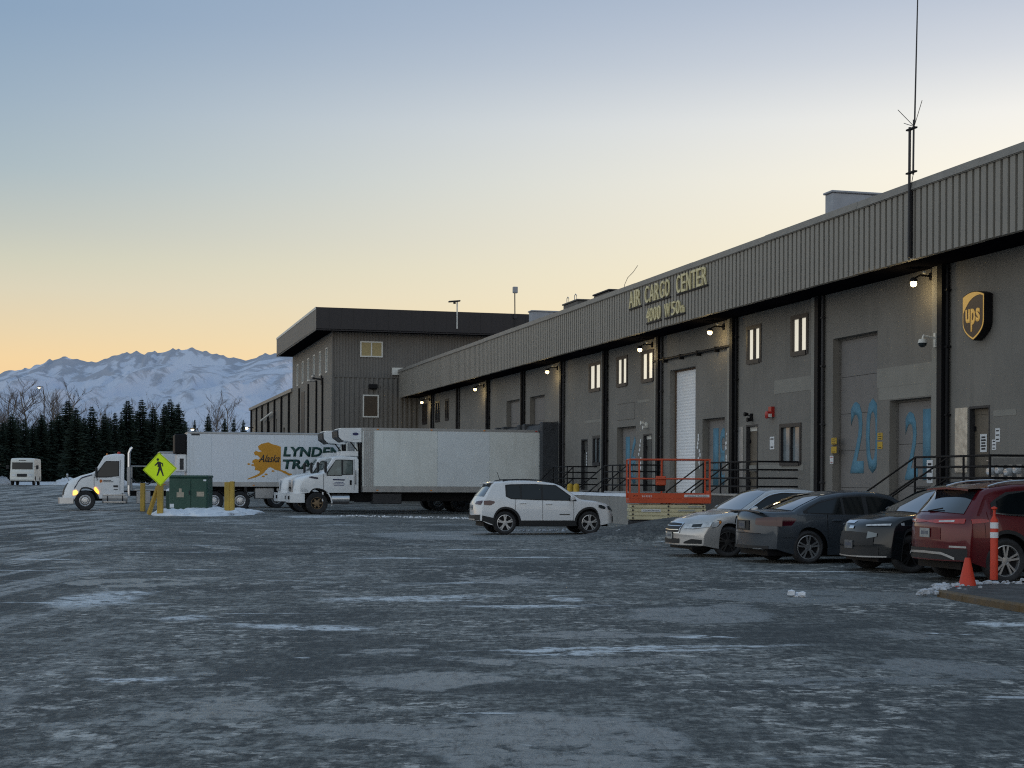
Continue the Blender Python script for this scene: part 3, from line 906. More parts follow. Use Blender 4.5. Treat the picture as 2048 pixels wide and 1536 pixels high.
# electric meters
o = fixture('electric_meter_bank', 33.4, 0.0, 1.5, 'row of four glass electric meters on grey boxes behind the red car', 'meter')
mb = MB(); mb.box(-0.75, 0.75, 0.0, 0.05, 0.55, 0.75); mb.build('wireway', M_REVEAL, o)
for k, (ds, dz) in enumerate(((0.66, 0.02), (0.27, 0.05), (-0.12, 0.0), (-0.50, 0.05))):
    mb = MB(); mb.box(ds - 0.10, ds + 0.10, 0.0, 0.12, 0.2 + dz, 0.58); mb.build('meter_box', M_ALU, o)
    mb = MB(); mb.lathe([(0.095, 0.0), (0.095, 0.1), (0.08, 0.13), (0.0, 0.135)], 'y', 16, (ds, 0.12, 0.40 + dz)); mb.build('meter_glass', M_LENS, o, smooth=True)
    mb = MB(); mb.tube([(ds, 0.05, 0.2 + dz), (ds, 0.05, -0.9)], 0.035, 8); mb.build('conduit', M_DARKSTEEL, o)
# notices
def notice(s, z, w, hh, m, label, h=0.0, lines=3, ink=None):
    o = fixture('notice', s, h, z, label, 'notice')
    mb = MB(); mb.box(-w / 2, w / 2, 0.002, 0.012, 0, hh); mb.build('sheet', m, o)
    mb = MB()
    for k in range(lines):
        zz = hh * (0.18 + 0.64 * k / max(1, lines - 1))
        ww = w * (0.36 if k % 2 else 0.30)
        mb.box(-ww, ww, 0.012, 0.015, zz - hh * 0.05, zz + hh * 0.05)
    mb.build('print', ink or M_INK, o)
    return o
notice(42.87, 2.92 - 0.13, 0.34, 0.20, M_YPAINT, 'yellow warning plate on the pier left of door 20', 0.0)
notice(42.87, 2.92 - 0.40, 0.34, 0.20, M_YPAINT, 'lower yellow warning plate on the pier left of door 20', 0.0, 1)
notice(43.02, 2.20, 0.22, 0.24, M_PAPER, 'small red and white diamond placard under the yellow plates', 0.0, 2, M_REDP)
notice(40.0, 2.86, 0.28, 0.20, M_YPAINT, 'yellow warning plate between doors 20 and 21')
notice(40.0, 2.60, 0.28, 0.20, M_YPAINT, 'lower yellow warning plate between doors 20 and 21', 0.0, 1)
notice(34.85, 2.42, 0.30, 0.46, M_PAPER, 'white paper sheet taped to the brown door', -0.135, 5)
notice(34.0, 2.66, 0.20, 0.34, M_PAPER, 'small white card on the wall right of the brown door', 0.0, 3)
notice(34.16, 2.46, 0.18, 0.26, M_PAPER, 'cream card under the white one, right of the brown door', 0.0, 3)
notice(37.05, 1.62, 0.30, 0.62, M_PAPER, 'white sign plate on the pier behind the stair rail', 0.115, 3)
notice(50.0, 2.50, 0.22, 0.60, M_PAPER, 'narrow white card left of the brown door near the alarm', 0.0, 4)
notice(47.35, 2.72, 0.34, 0.42, M_PAPER, 'pictogram notice on the wall left of the ground-floor window', 0.0, 2)
notice(67.9, 2.35, 0.26, 0.62, M_PAPER, 'white paper on the charcoal door near the box truck', -0.135, 4)
notice(102.2, 4.35, 1.3, 0.55, M_WHITEF, 'white sign board above the truck roof by the grey siding', 0.2, 2, M_REVEAL)
# sheet metal guard beside the brown door, and its small siblings
o = fixture('metal_guard', 35.66, 0.0, 1.9, 'bare metal sheet beside the brown door, catching the glow', 'metal sheet')
mb = MB(); mb.box(-0.30, 0.30, 0.003, 0.03, 0.0, 1.68); mb.build('sheet', mat('worn_sheet_metal', (0.52, 0.51, 0.47), 0.4, 0.6, var=0.3, scale=4, bump=0.4, bscale=6), o)
o = fixture('metal_guard', 50.0, 0.0, 1.8, 'grey metal sheet left of the brown door near the alarm', 'metal sheet')
mb = MB(); mb.box(-0.26, 0.26, 0.003, 0.02, 0.0, 1.75); mb.build('sheet', M_ALU, o)
# worn sticker patches
for (s, z, n, seed, lab) in ((53.85, 2.2, 9, 3, 'torn white stickers between the white roller door and the small dock door'),
                             (51.15, 2.2, 8, 5, 'column of torn stickers on the jamb of the small dock door'),
                             (60.35, 2.2, 7, 8, 'torn stickers beside the charcoal door behind the lift')):
    rr = random.Random(seed)
    o = fixture('sticker_patch', s, 0.0, z, lab, 'stickers')
    mb = MB()
    for k in range(n):
        u, v = rr.uniform(-0.13, 0.13), k * 1.3 / n
        a = rr.uniform(0, 3)
        mb.prism([(u + 0.09 * math.cos(a + t), v + 0.09 * math.sin(a + t)) for t in (0, 1.7, 2.9, 4.6)], 'y', 0.002 + 0.001 * k, 0.006 + 0.001 * k)
    mb.build('torn_paper', M_PAPER, o)
# black dock seal where the box truck backs in
def dock_seal(s0, s1, top, label, name='dock_seal'):
    o = fixture(name, (s0 + s1) / 2, 0, 0, label, 'dock seal', 'dock seals')
    w = (s1 - s0) / 2
    mb = MB(); rows = []
    for i in range(9):
        t = i / 8
        rows.append([(-w + 2 * w * k / 14, 0.02 + 0.95 * t + 0.03 * mnoise.noise((k * .7, t * 4, s0)), top + 0.35 - 0.22 * t - 0.45 * max(0, t - 0.75) * 4 * (0.6 + 0.25 * mnoise.noise((k * .5, 2, s0)))) for k in range(15)])
    mb.grid(rows); mb.build('hood', M_RUBBERC, o, smooth=True)
    for sg in (-1, 1):
        mb = MB(); mb.cbox(sg * w - 0.22, sg * w + 0.22, 0.01, 0.95, 1.1, top + 0.30, 0.05); mb.build('side_pad', M_RUBBERC, o)
    mb = MB(); mb.box(-w + 0.2, w - 0.2, 0.01, 0.1, 1.1, top); mb.build('opening', M_BLACK, o)
    return o
dock_seal(71.95, 75.2, 4.2, 'sagging black dock seal behind the box truck')
dock_seal(76.2, 79.4, 4.2, 'black dock seal above the second white truck')
dock_seal(80.9, 84.2, 4.2, 'black dock seal at the tail of the long lettered trailer')

# ------------------------------------------------------------------ things on the roof
o = fixture('whip_antenna', 35.6, 1.60, 7.42, 'tall whip antenna clamped to the fascia near the shield sign', 'antenna')
mb = MB(); mb.tube([(0, 0, 0), (-0.02, 0, 3.35)], 0.036, 8); mb.build('mast', M_DARKSTEEL, o, smooth=True)
mb = MB(); mb.tube([(-0.20, 0, 2.1), (-0.22, 0, 3.5)], 0.026, 8); mb.tube([(-0.26, 0, 3.4), (-0.42, 0, 7.6)], [0.022, 0.014], 6); mb.build('whip', M_DARKSTEEL, o, smooth=True)
for a in ((0.28, 0.0, 3.52), (-0.80, 0.1, 3.85), (-0.3, 0.5, 3.7)):
    mb = MB(); mb.tube([(-0.24, 0, 3.32), a], 0.009, 5); mb.build('radial', M_DARKSTEEL, o)
for z in (2.15, 3.27):
    mb = MB(); mb.box(-0.32, 0.10, -0.05, 0.05, z, z + 0.04); mb.build('clamp', M_BLACK, o)
mb = MB(); mb.tube([(-0.24, 0.02, 2.1), (-0.2, 0.04, 1.9), (-0.12, 0.05, 1.6), (-0.14, 0.05, 1.2)], 0.01, 5); mb.build('cable', M_BLACK, o)
mb = MB(); mb.box(-0.05, 0.05, -0.12, -0.05, 0.0, 1.75); mb.build('backing_channel', M_BLACK, o)
def roof_unit(s0, s1, h0, h1, z1, label, m, lid=True):
    o = fixture('roof_unit', (s0 + s1) / 2, (h0 + h1) / 2, 9.22, label, 'rooftop unit', 'boxes on the warehouse roof')
    a, b, c = (s1 - s0) / 2, abs(h1 - h0) / 2, z1 - 9.22
    mb = MB(); mb.cbox(-a, a, -b, b, 0, c - 0.08, 0.03); mb.build('casing', m, o)
    mb = MB(); mb.cbox(-a - 0.06, a + 0.06, -b - 0.06, b + 0.06, c - 0.08, c, 0.02); mb.build('lid', m, o)
    return o
M_RGREY = mat('roof_unit_grey', (0.36, 0.38, 0.42), 0.6, var=0.1)
roof_unit(51.0, 51.6, -7.5, -4.0, 12.25, 'large grey rooftop unit rising behind the fascia near the antenna', M_RGREY)
roof_unit(91.2, 91.9, -8.0, -4.0, 12.15, 'long pale rooftop unit beside the dark roof of the tall block', M_RGREY)
o = roof_unit(72.3, 74.7, -2.2, -1.0, 10.6, 'low rooftop unit with two wire hoops', M_REVEAL)
for ds in (-0.55, 0.75):
    mb = MB(); mb.tube([(ds - .16, 0.5, 1.36), (ds - .16, 0.5, 1.62), (ds, 0.5, 1.7), (ds + .16, 0.5, 1.62), (ds + .16, 0.5, 1.36)], 0.02, 5); mb.build('hoop', M_BARE, o)
roof_unit(70.4, 72.8, -3.6, -2.0, 10.9, 'low dark rooftop unit behind the fascia left of the lettering', M_DARKSTEEL)
o = fixture('bent_wire_antenna', 62.5, 0.0, 9.2, 'thin bent wire sticking up over the roof edge', 'antenna')
mb = MB(); mb.tube([(0, 0, 0), (-0.1, 0, 0.85), (-0.5, 0, 1.1), (-1.2, 0, 1.25), (-1.75, 0, 1.45)], 0.012, 5); mb.build('wire', M_DARKSTEEL, o)

# ------------------------------------------------------------------ the taller brown-roofed block beyond
TB = empty('tall_block', BP, RZ_WALL, 'tall taupe block with overhanging dark roof and ribbed metal siding', 'building')
HC = 6.12
S0, S1 = 106.2, 129.0
def corrugated(name, a, b, z0, z1, pitch, depth, s_face, m, parent):
    """siding on the end wall (plane of constant s), from h=a to h=b"""
    mb = MB(); us = []
    h = a
    while h < b:
        us += [(h, 0.0), (h + pitch * 0.2, depth), (h + pitch * 0.55, depth), (h + pitch * 0.75, 0.0)]
        h += pitch
    us = [(min(u, b), t) for u, t in us] + [(b, 0.0)]
    mb.grid([[(s_face - t, u, z) for u, t in us] for z in (z0, z1)])
    return mb.build(name, m, parent)
corrugated('lower_siding', -0.2, HC, 0.0, 8.78, 0.34, 0.07, S0 - 0.01, M_SIDING, TB)
corrugated('upper_siding', -9.5, HC, 8.82, 12.0, 0.21, 0.035, S0 - 0.01, M_SIDING, TB)
mb = MB(); mb.box(S0 - 0.10, S0, -9.5, HC + 0.02, 8.76, 8.83); mb.build('siding_flashing', M_REVEAL, TB)
mb = MB(); mb.box(S0 - 0.12, S0 + 0.02, HC - 0.02, HC + 0.06, 0, 12.0); mb.build('corner_trim', M_SIDING, TB)
fw = [(108.6 + 3.3 * k, 109.5 + 3.3 * k, 9.3, 11.0) for k in range(6)]
M_FRONT = mat('tan_front_wall', (0.21, 0.192, 0.168), 0.7, var=0.08, scale=1.0)
mb = MB(); clad_wall(mb, S0, S1, 0.0, 12.0, HC, [(a, b, c, d) for a, b, c, d in fw], 0.12)
mb.box(S0 + 0.02, S1, -25, HC - 0.13, 0, 12.0)
mb.build('front_wall', M_FRONT, TB)
for a, b, c, d in fw: window(TB, a, b, c, d, HC, M_WHITEF, M_GLASSG, 0.06, False, 0.02, 0.05)
for s in (110.6, 113.8, 118.4, 124.0):
    mb = MB(); mb.box(s, s + 0.22, HC - 0.01, HC + 0.12, 0, 9.0); mb.build('dark_pilaster', M_BLACK, TB)
mb = MB(); mb.box(121.0, 123.2, HC - 0.02, HC + 0.02, 3.0, 8.6); mb.build('tall_door', M_DARKSTEEL, TB)
# end wall windows
def end_window(h0, h1, z0, z1, pane, split):
    mb = MB(); f = 0.09; a, b = S0 - 0.13, S0 + 0.02
    mb.box(a, b, h0, h0 + f, z0, z1); mb.box(a, b, h1 - f, h1, z0, z1); mb.box(a, b, h0 + f, h1 - f, z0, z0 + f); mb.box(a, b, h0 + f, h1 - f, z1 - f, z1)
    if split: mb.box(a, b, (h0 + h1) / 2 - f / 2, (h0 + h1) / 2 + f / 2, z0 + f, z1 - f)
    w = mb.build('window', M_WHITEF, TB)
    cuts = [(h0 + f, (h0 + h1) / 2 - f / 2), ((h0 + h1) / 2 + f / 2, h1 - f)] if split else [(h0 + f, h1 - f)]
    for u, v in cuts:
        mb = MB(); mb.box(S0 - 0.095, S0 - 0.08, u, v, z0 + f, z1 - f); mb.build('pane', pane, w)
end_window(2.61, 4.20, 10.2, 11.3, M_TANBLIND, True)
end_window(2.87, 4.0, 6.0, 7.58, M_BROWNGLASS, False)
mb = MB(); mb.box(S0 - 0.22, S0, 1.0, 1.95, 9.0, 9.5); mb.build('vent_box', M_WHITEF, TB)
# roof with deep dark fascia
ov, oe = 1.30, 1.15
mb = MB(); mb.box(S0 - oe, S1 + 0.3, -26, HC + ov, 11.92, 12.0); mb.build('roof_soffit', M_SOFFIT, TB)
mb = MB(); mb.box(S0 - oe, S0 - oe + 0.06, -26, HC + ov, 11.88, 13.45); mb.build('end_fascia', M_BROWN, TB)
mb = MB(); mb.box(S0 - oe + 0.06, S1 + 0.3, HC + ov - 0.06, HC + ov, 11.88, 13.30); mb.build('front_fascia', M_SIDING, TB)
mb = MB(); mb.box(S0 - oe + 0.06, S1 + 0.3, HC + ov - 0.05, HC + ov + 0.03, 13.30, 13.47); mb.build('roof_edge', M_WHITEF, TB)
mb = MB(); mb.box(S0 - oe + 0.06, S1 + 0.3, -26, HC + ov - 0.06, 12.9, 13.42); mb.build('roof', M_BROWN, TB)
for k in range(40):
    hh = -25.5 + k * 0.82
    if hh < HC + ov - 0.05:
        mb = MB(); mb.box(S0 - oe - 0.012, S0 - oe, hh, hh + 0.03, 11.9, 13.43); mb.build('fascia_seam', M_BROWN, TB)
def end_thing(name, h, z, label, cat):
    return empty(name, W(S0, h, z), RZ_WALL, label, cat)
o = end_thing('wall_light_box', 3.3, 7.95, 'black box light over the lower window in the ribbed siding', 'wall light')
mb = MB(); mb.cbox(-0.36, -0.08, -0.30, 0.30, 0.05, 0.36, 0.03); mb.box(-0.3, -0.12, -0.2, 0.2, 0, 0.05); mb.build('housing', M_BLACK, o)
o = empty('dish_mast', W(S0 - oe - 0.05, -2.45, 12.25), RZ_WALL, 'flat dish on a short mast above the dark roof fascia', 'antenna')
mb = MB(); mb.tube([(0, 0, 0), (0, 0, 1.9)], 0.05, 8); mb.build('mast', M_WHITEF, o)
mb = MB(); mb.cbox(-0.15, 0.15, -0.42, 0.42, 1.88, 1.98, 0.03); mb.tube([(0, 0, 1.75), (0, 0, 1.9)], 0.09, 8); mb.build('dish', M_DARKSTEEL, o, rot=(R(-6), 0, 0))
o = empty('box_mast', W(S0 - oe - 0.05, -6.65, 12.4), RZ_WALL, 'slim mast with a small grey box on top, right of the flat dish', 'antenna')
mb = MB(); mb.tube([(0, 0, 0), (0, 0.03, 2.65)], 0.04, 8); mb.build('mast', M_DARKSTEEL, o)
mb = MB(); mb.cbox(-0.12, 0.12, -0.17, 0.17, 2.5, 2.95, 0.03); mb.build('box', M_RGREY, o)
mb = MB(); mb.box(-0.08, 0.08, -0.12, 0.12, 0.7, 1.0); mb.build('bracket', M_DARKSTEEL, o)
o = empty('security_camera', W(111.3, HC, 8.9), RZ_WALL, 'camera cluster on a bracket high on the tan front of the tall block', 'camera')
mb = MB(); mb.tube([(0, 0, 0), (0, 0.7, 0.1)], 0.06, 6); mb.box(-0.05, 0.05, 0, 0.1, -0.4, 0.3); mb.build('bracket', M_DARKSTEEL, o)
mb = MB(); mb.cbox(-0.35, 0.35, 0.55, 0.75, 0.12, 0.32, 0.04); mb.cbox(-0.1, 0.1, 0.5, 0.95, -0.18, 0.02, 0.04); mb.build('camera_body', M_ALU, o)

# ------------------------------------------------------------------ lower annex at the far end
AN = empty('far_annex', BP, RZ_WALL, 'low taupe annex stretching away behind the tall block', 'building')
mb = MB(); clad_wall(mb, 129.05, 166.4, 0.0, 9.0, HC - 0.1, [(135, 136.3, 3.2, 6.2), (147.5, 148.6, 5.0, 7.2), (141.2, 142.3, 5.0, 7.2)], 0.2)
mb.box(129.05, 166.3, -30, HC - 0.31, 0, 9.0)
mb.build('front_wall', M_FRONT, AN)
mb = MB(); mb.box(129.05, 166.6, HC - 0.2, HC + 0.12, 9.0, 9.28); mb.build('roof_edge', M_CAP, AN)
for k in range(7):
    mb = MB(); s = 131.5 + 5.6 * k; mb.box(s, s + 0.35, HC - 0.12, HC + 0.06, 0, 8.98); mb.build('dark_pilaster', M_BLACK, AN)
mb = MB(); mb.box(147.5, 148.6, HC - 0.28, HC - 0.2, 5.0, 7.2); mb.box(141.2, 142.3, HC - 0.28, HC - 0.2, 5.0, 7.2); mb.build('pane', M_GLASSG, AN)
mb = MB(); mb.tube([(142, HC + 0.3, 7.8), (152, HC + 0.3, 7.4)], 0.09, 6); mb.build('eave_pipe', M_WHITEF, AN)
o = empty('wall_lamp', W(163.5, HC, 7.0), RZ_WALL, 'lit wall lamp at the far end of the low annex, above the lettered trailer', 'wall lamp', 'lit wall lamps under the canopy')
mb = MB(); mb.tube([(0, -0.1, 0.1), (0, 0.5, 0.1)], 0.05, 6); mb.build('bracket', M_BLACK, o)
mb = MB(); mb.lathe([(0, 0.14), (0.13, 0.09), (0.13, -0.06), (0, -0.13)], 'z', 12, (0, 0.6, 0)); mb.build('lens', M_LAMPLIT, o, smooth=True)
# ------------------------------------------------------------------ wheels
def wheel_meshes(r, w, rim_r, style, key):
    """tyre and rim about the y axis, outer face towards +y"""
    mb = MB(); h = w / 2
    mb.lathe([(rim_r, -h * 0.75), (rim_r + (r - rim_r) * 0.45, -h), (r - 0.03, -h * 0.92), (r - 0.004, -h * 0.6), (r, 0), (r - 0.004, h * 0.6),
              (r - 0.03, h * 0.92), (rim_r + (r - rim_r) * 0.45, h), (rim_r, h * 0.75)], 'y', 36)
    tyre = mb.mesh('tyre_' + key, True, 50)
    mb = MB()
    rr = rim_r
    mb.lathe([(rr + 0.006, h * 0.75), (rr - 0.012, h * 0.78), (rr - 0.022, h * 0.6), (rr - 0.03, -h * 0.5)], 'y', 36)
    def spoke(a, w0, w1, r0, r1, d=0.02):
        c, s_ = math.cos(a), math.sin(a)
        P = []
        for rad, hw in ((r0, w0), (r1, w1)):
            for sg in (-1, 1):
                P.append((rad * c - sg * hw * s_, rad * s_ + sg * hw * c))
        y0, y1 = h * 0.5, h * 0.5 + d
        vs = [(p[0], y1, p[1]) for p in P] + [(p[0], y0, p[1]) for p in P]
        mb.add(vs, [(0, 1, 3, 2), (4, 6, 7, 5), (0, 4, 5, 1), (2, 3, 7, 6), (0, 2, 6, 4), (1, 5, 7, 3)])
    if style == 'five':
        for k in range(5):
            a = math.pi / 2 + k * 2 * math.pi / 5
            spoke(a, 0.030, 0.034, 0.05, rr * 0.7, 0.03); spoke(a + 0.14, 0.016, 0.020, rr * 0.55, rr - 0.01, 0.03); spoke(a - 0.14, 0.016, 0.020, rr * 0.55, rr - 0.01, 0.03)
        mb.lathe([(0.075, h * 0.45), (0.075, h * 0.75), (0, h * 0.78)], 'y', 14)
    elif style == 'multi':
        for k in range(5):
            a = math.pi / 2 + k * 2 * math.pi / 5
            spoke(a + 0.17, 0.014, 0.018, 0.05, rr - 0.01, 0.03); spoke(a - 0.17, 0.014, 0.018, 0.05, rr - 0.01, 0.03)
        mb.lathe([(0.07, h * 0.45), (0.07, h * 0.7), (0, h * 0.74)], 'y', 14)
    elif style == 'truck':
        mb.lathe([(rr - 0.01, h * 0.5), (rr * 0.72, h * 0.25), (rr * 0.62, h * 0.75), (rr * 0.4, h * 0.85), (rr * 0.36, h * 1.15), (0, h * 1.18)], 'y', 24)
        for k in range(10):
            a = k * 2 * math.pi / 10
            mb.lathe([(0.02, 0), (0.02, 0.05), (0, 0.05)], 'y', 6, (rr * 0.55 * math.cos(a), h * 0.76, rr * 0.55 * math.sin(a)))
    elif style == 'rusty':
        for k in range(6):
            spoke(k * math.pi / 3, 0.05, 0.035, 0.08, rr - 0.06, 0.04)
        mb.lathe([(rr * 0.5, h * 0.4), (rr * 0.45, h * 0.85), (rr * 0.2, h * 1.0), (0, h * 1.05)], 'y', 18)
    rim = mb.mesh('rim_' + key, True, 30)
    mb = MB(); mb.lathe([(rr - 0.02, h * 0.30), (0.0, h * 0.32)], 'y', 24)
    disc = mb.mesh('brake_' + key)
    return tyre, rim, disc

WHEEL_CACHE = {}
def add_wheel(car, x, y, side, r, w, rim_r, style, rim_mat, steer=0.0, name='wheel', z=None):
    key = (r, w, rim_r, style, rim_mat.name)
    if key not in WHEEL_CACHE:
        t, ri, d = wheel_meshes(r, w, rim_r, style, str(len(WHEEL_CACHE)))
        t.materials.append(M_RUBBER); ri.materials.append(rim_mat); d.materials.append(M_BLACK)
        WHEEL_CACHE[key] = (t, ri, d)
    t, ri, d = WHEEL_CACHE[key]
    o = link_mesh(name, t, None, car, (x, y, r if z is None else z), (0, 0, steer + (0 if side > 0 else math.pi)))
    link_mesh('rim', ri, None, o)
    link_mesh('brake_disc', d, None, o)
    return o

# ------------------------------------------------------------------ lofted vehicle body
class Body:
    """half-width surface over the side view; x forward, z up"""
    def __init__(self, L, Wd, top, belt, axles, ra, sill=0.20, bot_f=0.30, bot_r=0.32, zm=0.55, tum=0.40, er=0.07, crown=0.03, kf=0.30, kr=0.22, plan=0.06, cab=None, bow=0.05):
        self.L, self.H2 = L, Wd / 2
        self.top, self.belt, self.axles, self.ra = top, belt, axles, ra
        self.sill, self.bot_f, self.bot_r, self.zm, self.tum, self.er, self.crown = sill, bot_f, bot_r, zm, tum, er, crown
        self.kf, self.kr, self.plan, self.bow = kf, kr, plan, bow
        self.xf, self.xr = top[-1][0], top[0][0]
    def zt(self, x):
        return interp(self.top, x)
    def zb(self, x):
        z = self.sill
        if x > self.axles[-1][0]:
            t = (x - self.axles[-1][0]) / (self.xf - self.axles[-1][0])
            z = self.sill + (self.bot_f - self.sill) * t ** 3
        if x < self.axles[0][0]:
            t = (self.axles[0][0] - x) / (self.axles[0][0] - self.xr)
            z = self.sill + (self.bot_r - self.sill) * t ** 3
        for ax, az in self.axles:
            d = abs(x - ax)
            if d < self.ra:
                z = max(z, az + math.sqrt(self.ra ** 2 - d * d))
        return z
    def Y(self, x, z):
        t = abs((x - 0.5 * (self.xf + self.xr)) / (0.5 * (self.xf - self.xr)))
        wb = self.H2 * (1 - self.plan * t ** 3)
        zbelt = interp(self.belt, x)
        if z < self.zm:
            return wb * (1 - self.bow * ((self.zm - z) / self.zm) ** 2)
        yb = lambda q: wb * (1 - self.bow * 0.7 * ((q - self.zm) / max(0.05, zbelt - self.zm)) ** 2)
        if z <= zbelt:
            return yb(z)
        return yb(zbelt) - (z - zbelt) * self.tum
    def warp(self, p):
        x, y, z = p
        f = abs(y) / self.H2
        xa = self.axles[-1][0]
        if x > xa:
            x -= self.kf * min(1.0, f) ** 3.2 * smooth01(xa, self.xf, x)
        xa = self.axles[0][0]
        if x < xa:
            x += self.kr * min(1.0, f) ** 3.2 * smooth01(xa, self.xr, x)
        return Vector((x, y, z))
    def stations(self):
        xs = set()
        n = 60
        for i in range(n + 1):
            xs.add(round(self.xr + (self.xf - self.xr) * i / n, 4))
        for x, _ in self.top:
            xs.add(round(x, 4))
        for ax, _ in self.axles:
            for k in range(19):
                xs.add(round(ax + self.ra * math.cos(math.pi * k / 18), 4))
            xs.add(round(ax - self.ra - 0.002, 4)); xs.add(round(ax + self.ra + 0.002, 4))
        return [x for x in sorted(xs) if self.xr - 1e-6 <= x <= self.xf + 1e-6]
    def top_pt(self, x, f):
        zt = self.zt(x); er = self.er
        yt = self.Y(x, zt - er) - er * 0.75
        return Vector((x, f * yt, zt - self.crown * f * f))
    def section(self, x):
        zb, zt, er = self.zb(x), self.zt(x), self.er
        ze = max(zb + 0.01, zt - er - self.crown)
        P = []
        K = 12
        for k in range(K + 1):
            z = zb + (ze - zb) * k / K
            P.append((x, self.Y(x, z), z))
        y0 = self.Y(x, ze); yt = self.Y(x, zt - er) - er * 0.75; z1 = zt - self.crown
        for a in (30, 60):
            P.append((x, yt + (y0 - yt) * math.cos(R(a)), ze + (z1 - ze) * math.sin(R(a))))
        for f in (1.0, 0.75, 0.5, 0.25, 0.0):
            P.append((x, f * yt, zt - self.crown * f * f))
        return P
    def shell(self):
        mb = MB(); rows = []
        for x in self.stations():
            h = self.section(x)
            full = h + [(p[0], -p[1], p[2]) for p in reversed(h[:-1])]
            rows.append([self.warp(p) for p in full])
        mb.grid(rows)
        for x in (self.xr, self.xf):
            h = self.section(x)
            g = []
            for p in h[:-4]:
                g.append([self.warp((p[0], p[1] * f, p[2])) for f in (1, .8, .6, .4, .2, 0, -.2, -.4, -.6, -.8, -1)])
            yt = h[-5][1]
            g2 = [self.warp((x, yt * f, self.zt(x) - self.crown * (f * f))) for f in (1, .8, .6, .4, .2, 0, -.2, -.4, -.6, -.8, -1)]
            g.append(g2)
            mb.grid(g)
        return mb
    def nrm(self, fn, a, b, e=0.01):
        p = fn(a, b); u = fn(a + e, b) - fn(a - e, b); v = fn(a, b + e) - fn(a, b - e)
        n = u.cross(v)
        return p, (n.normalized() if n.length > 1e-9 else Vector((0, 0, 1)))
    def side_pt(self, x, z, sg=1):
        return self.warp((x, sg * self.Y(x, z), z))
    def side(self, mb, xs, zlo, zhi, sg, off=0.006, nx=14, nz=5):
        """patch on the side between two polylines given at xs"""
        lo = list(zip(xs, zlo)); hi = list(zip(xs, zhi)); rows = []
        for i in range(nx + 1):
            x = xs[0] + (xs[-1] - xs[0]) * i / nx
            a, b = interp(lo, x), interp(hi, x)
            r = []
            for k in range(nz + 1):
                z = a + (b - a) * k / nz
                p, n = self.nrm(lambda u, v: self.side_pt(u, v, sg), x, z)
                if n.y * sg < 0: n = -n
                r.append(p + n * off)
            rows.append(r)
        mb.grid(rows)
    def arch(self, mb, ax, az, r0, r1, sg, off=0.012, zmin=None):
        rows = []
        for k in range(25):
            a = math.pi * (-0.12 + 1.24 * k / 24)
            r = []
            for q in (r0, (r0 + r1) / 2, r1):
                x, z = ax + q * math.cos(a), max(self.sill + 0.0, az + q * math.sin(a))
                p = self.side_pt(x, z, sg)
                r.append(p + Vector((0, sg * off, 0)))
            rows.append(r)
        mb.grid(rows)
        mb.grid([[r[0] for r in rows], [r[0] - Vector((0, sg * 0.06, 0)) for r in rows]])
    def topp(self, mb, x0, x1, f0, f1, off=0.006, nx=10, ny=10, fe0=None, fe1=None):
        rows = []
        for i in range(nx + 1):
            t = i / nx
            x = x0 + (x1 - x0) * t
            a = f0 + ((fe0 if fe0 is not None else f0) - f0) * t
            b = f1 + ((fe1 if fe1 is not None else f1) - f1) * t
            r = []
            for k in range(ny + 1):
                f = a + (b - a) * k / ny
                p, n = self.nrm(lambda u, v: self.warp(self.top_pt(u, v)), x, f, 0.015)
                if n.z < 0: n = -n
                r.append(p + n * off)
            rows.append(r)
        mb.grid(rows)
    def xfront(self, z):
        if z <= self.zt(self.xf):
            x = self.xf
            while self.zb(x) > z + 1e-4 and x > self.axles[-1][0] + self.ra:
                x -= 0.01
            return x
        for (x0, z0), (x1, z1) in reversed(list(zip(self.top, self.top[1:]))):
            if z1 <= z <= z0:
                return x1 + (x0 - x1) * (z - z1) / max(1e-6, z0 - z1)
        return self.xf
    def xrear(self, z):
        if z <= self.zt(self.xr):
            x = self.xr
            while self.zb(x) > z + 1e-4 and x < self.axles[0][0] - self.ra:
                x += 0.01
            return x
        for (x0, z0), (x1, z1) in zip(self.top, self.top[1:]):
            if z0 <= z <= z1:
                return x0 + (x1 - x0) * (z - z0) / max(1e-6, z1 - z0)
        return self.xr
    def face(self, mb, end, ys, zlo, zhi, off=0.008, ny=12, nz=5):
        """patch on the front (end=1) or rear (end=-1): polylines zlo, zhi over ys"""
        rows = []
        lo = list(zip(ys, zlo)); hi = list(zip(ys, zhi))
        for i in range(ny + 1):
            y = ys[0] + (ys[-1] - ys[0]) * i / ny
            a, b = interp(lo, y), interp(hi, y)
            r = []
            for k in range(nz + 1):
                z = a + (b - a) * k / nz
                x = self.xfront(z) if end > 0 else self.xrear(z)
                p = self.warp((x, y, z))
                r.append(p + Vector((end * off, 0, 0)))
            rows.append(r)
        mb.grid(rows)

def both(fn):
    for sg in (1, -1):
        fn(sg)

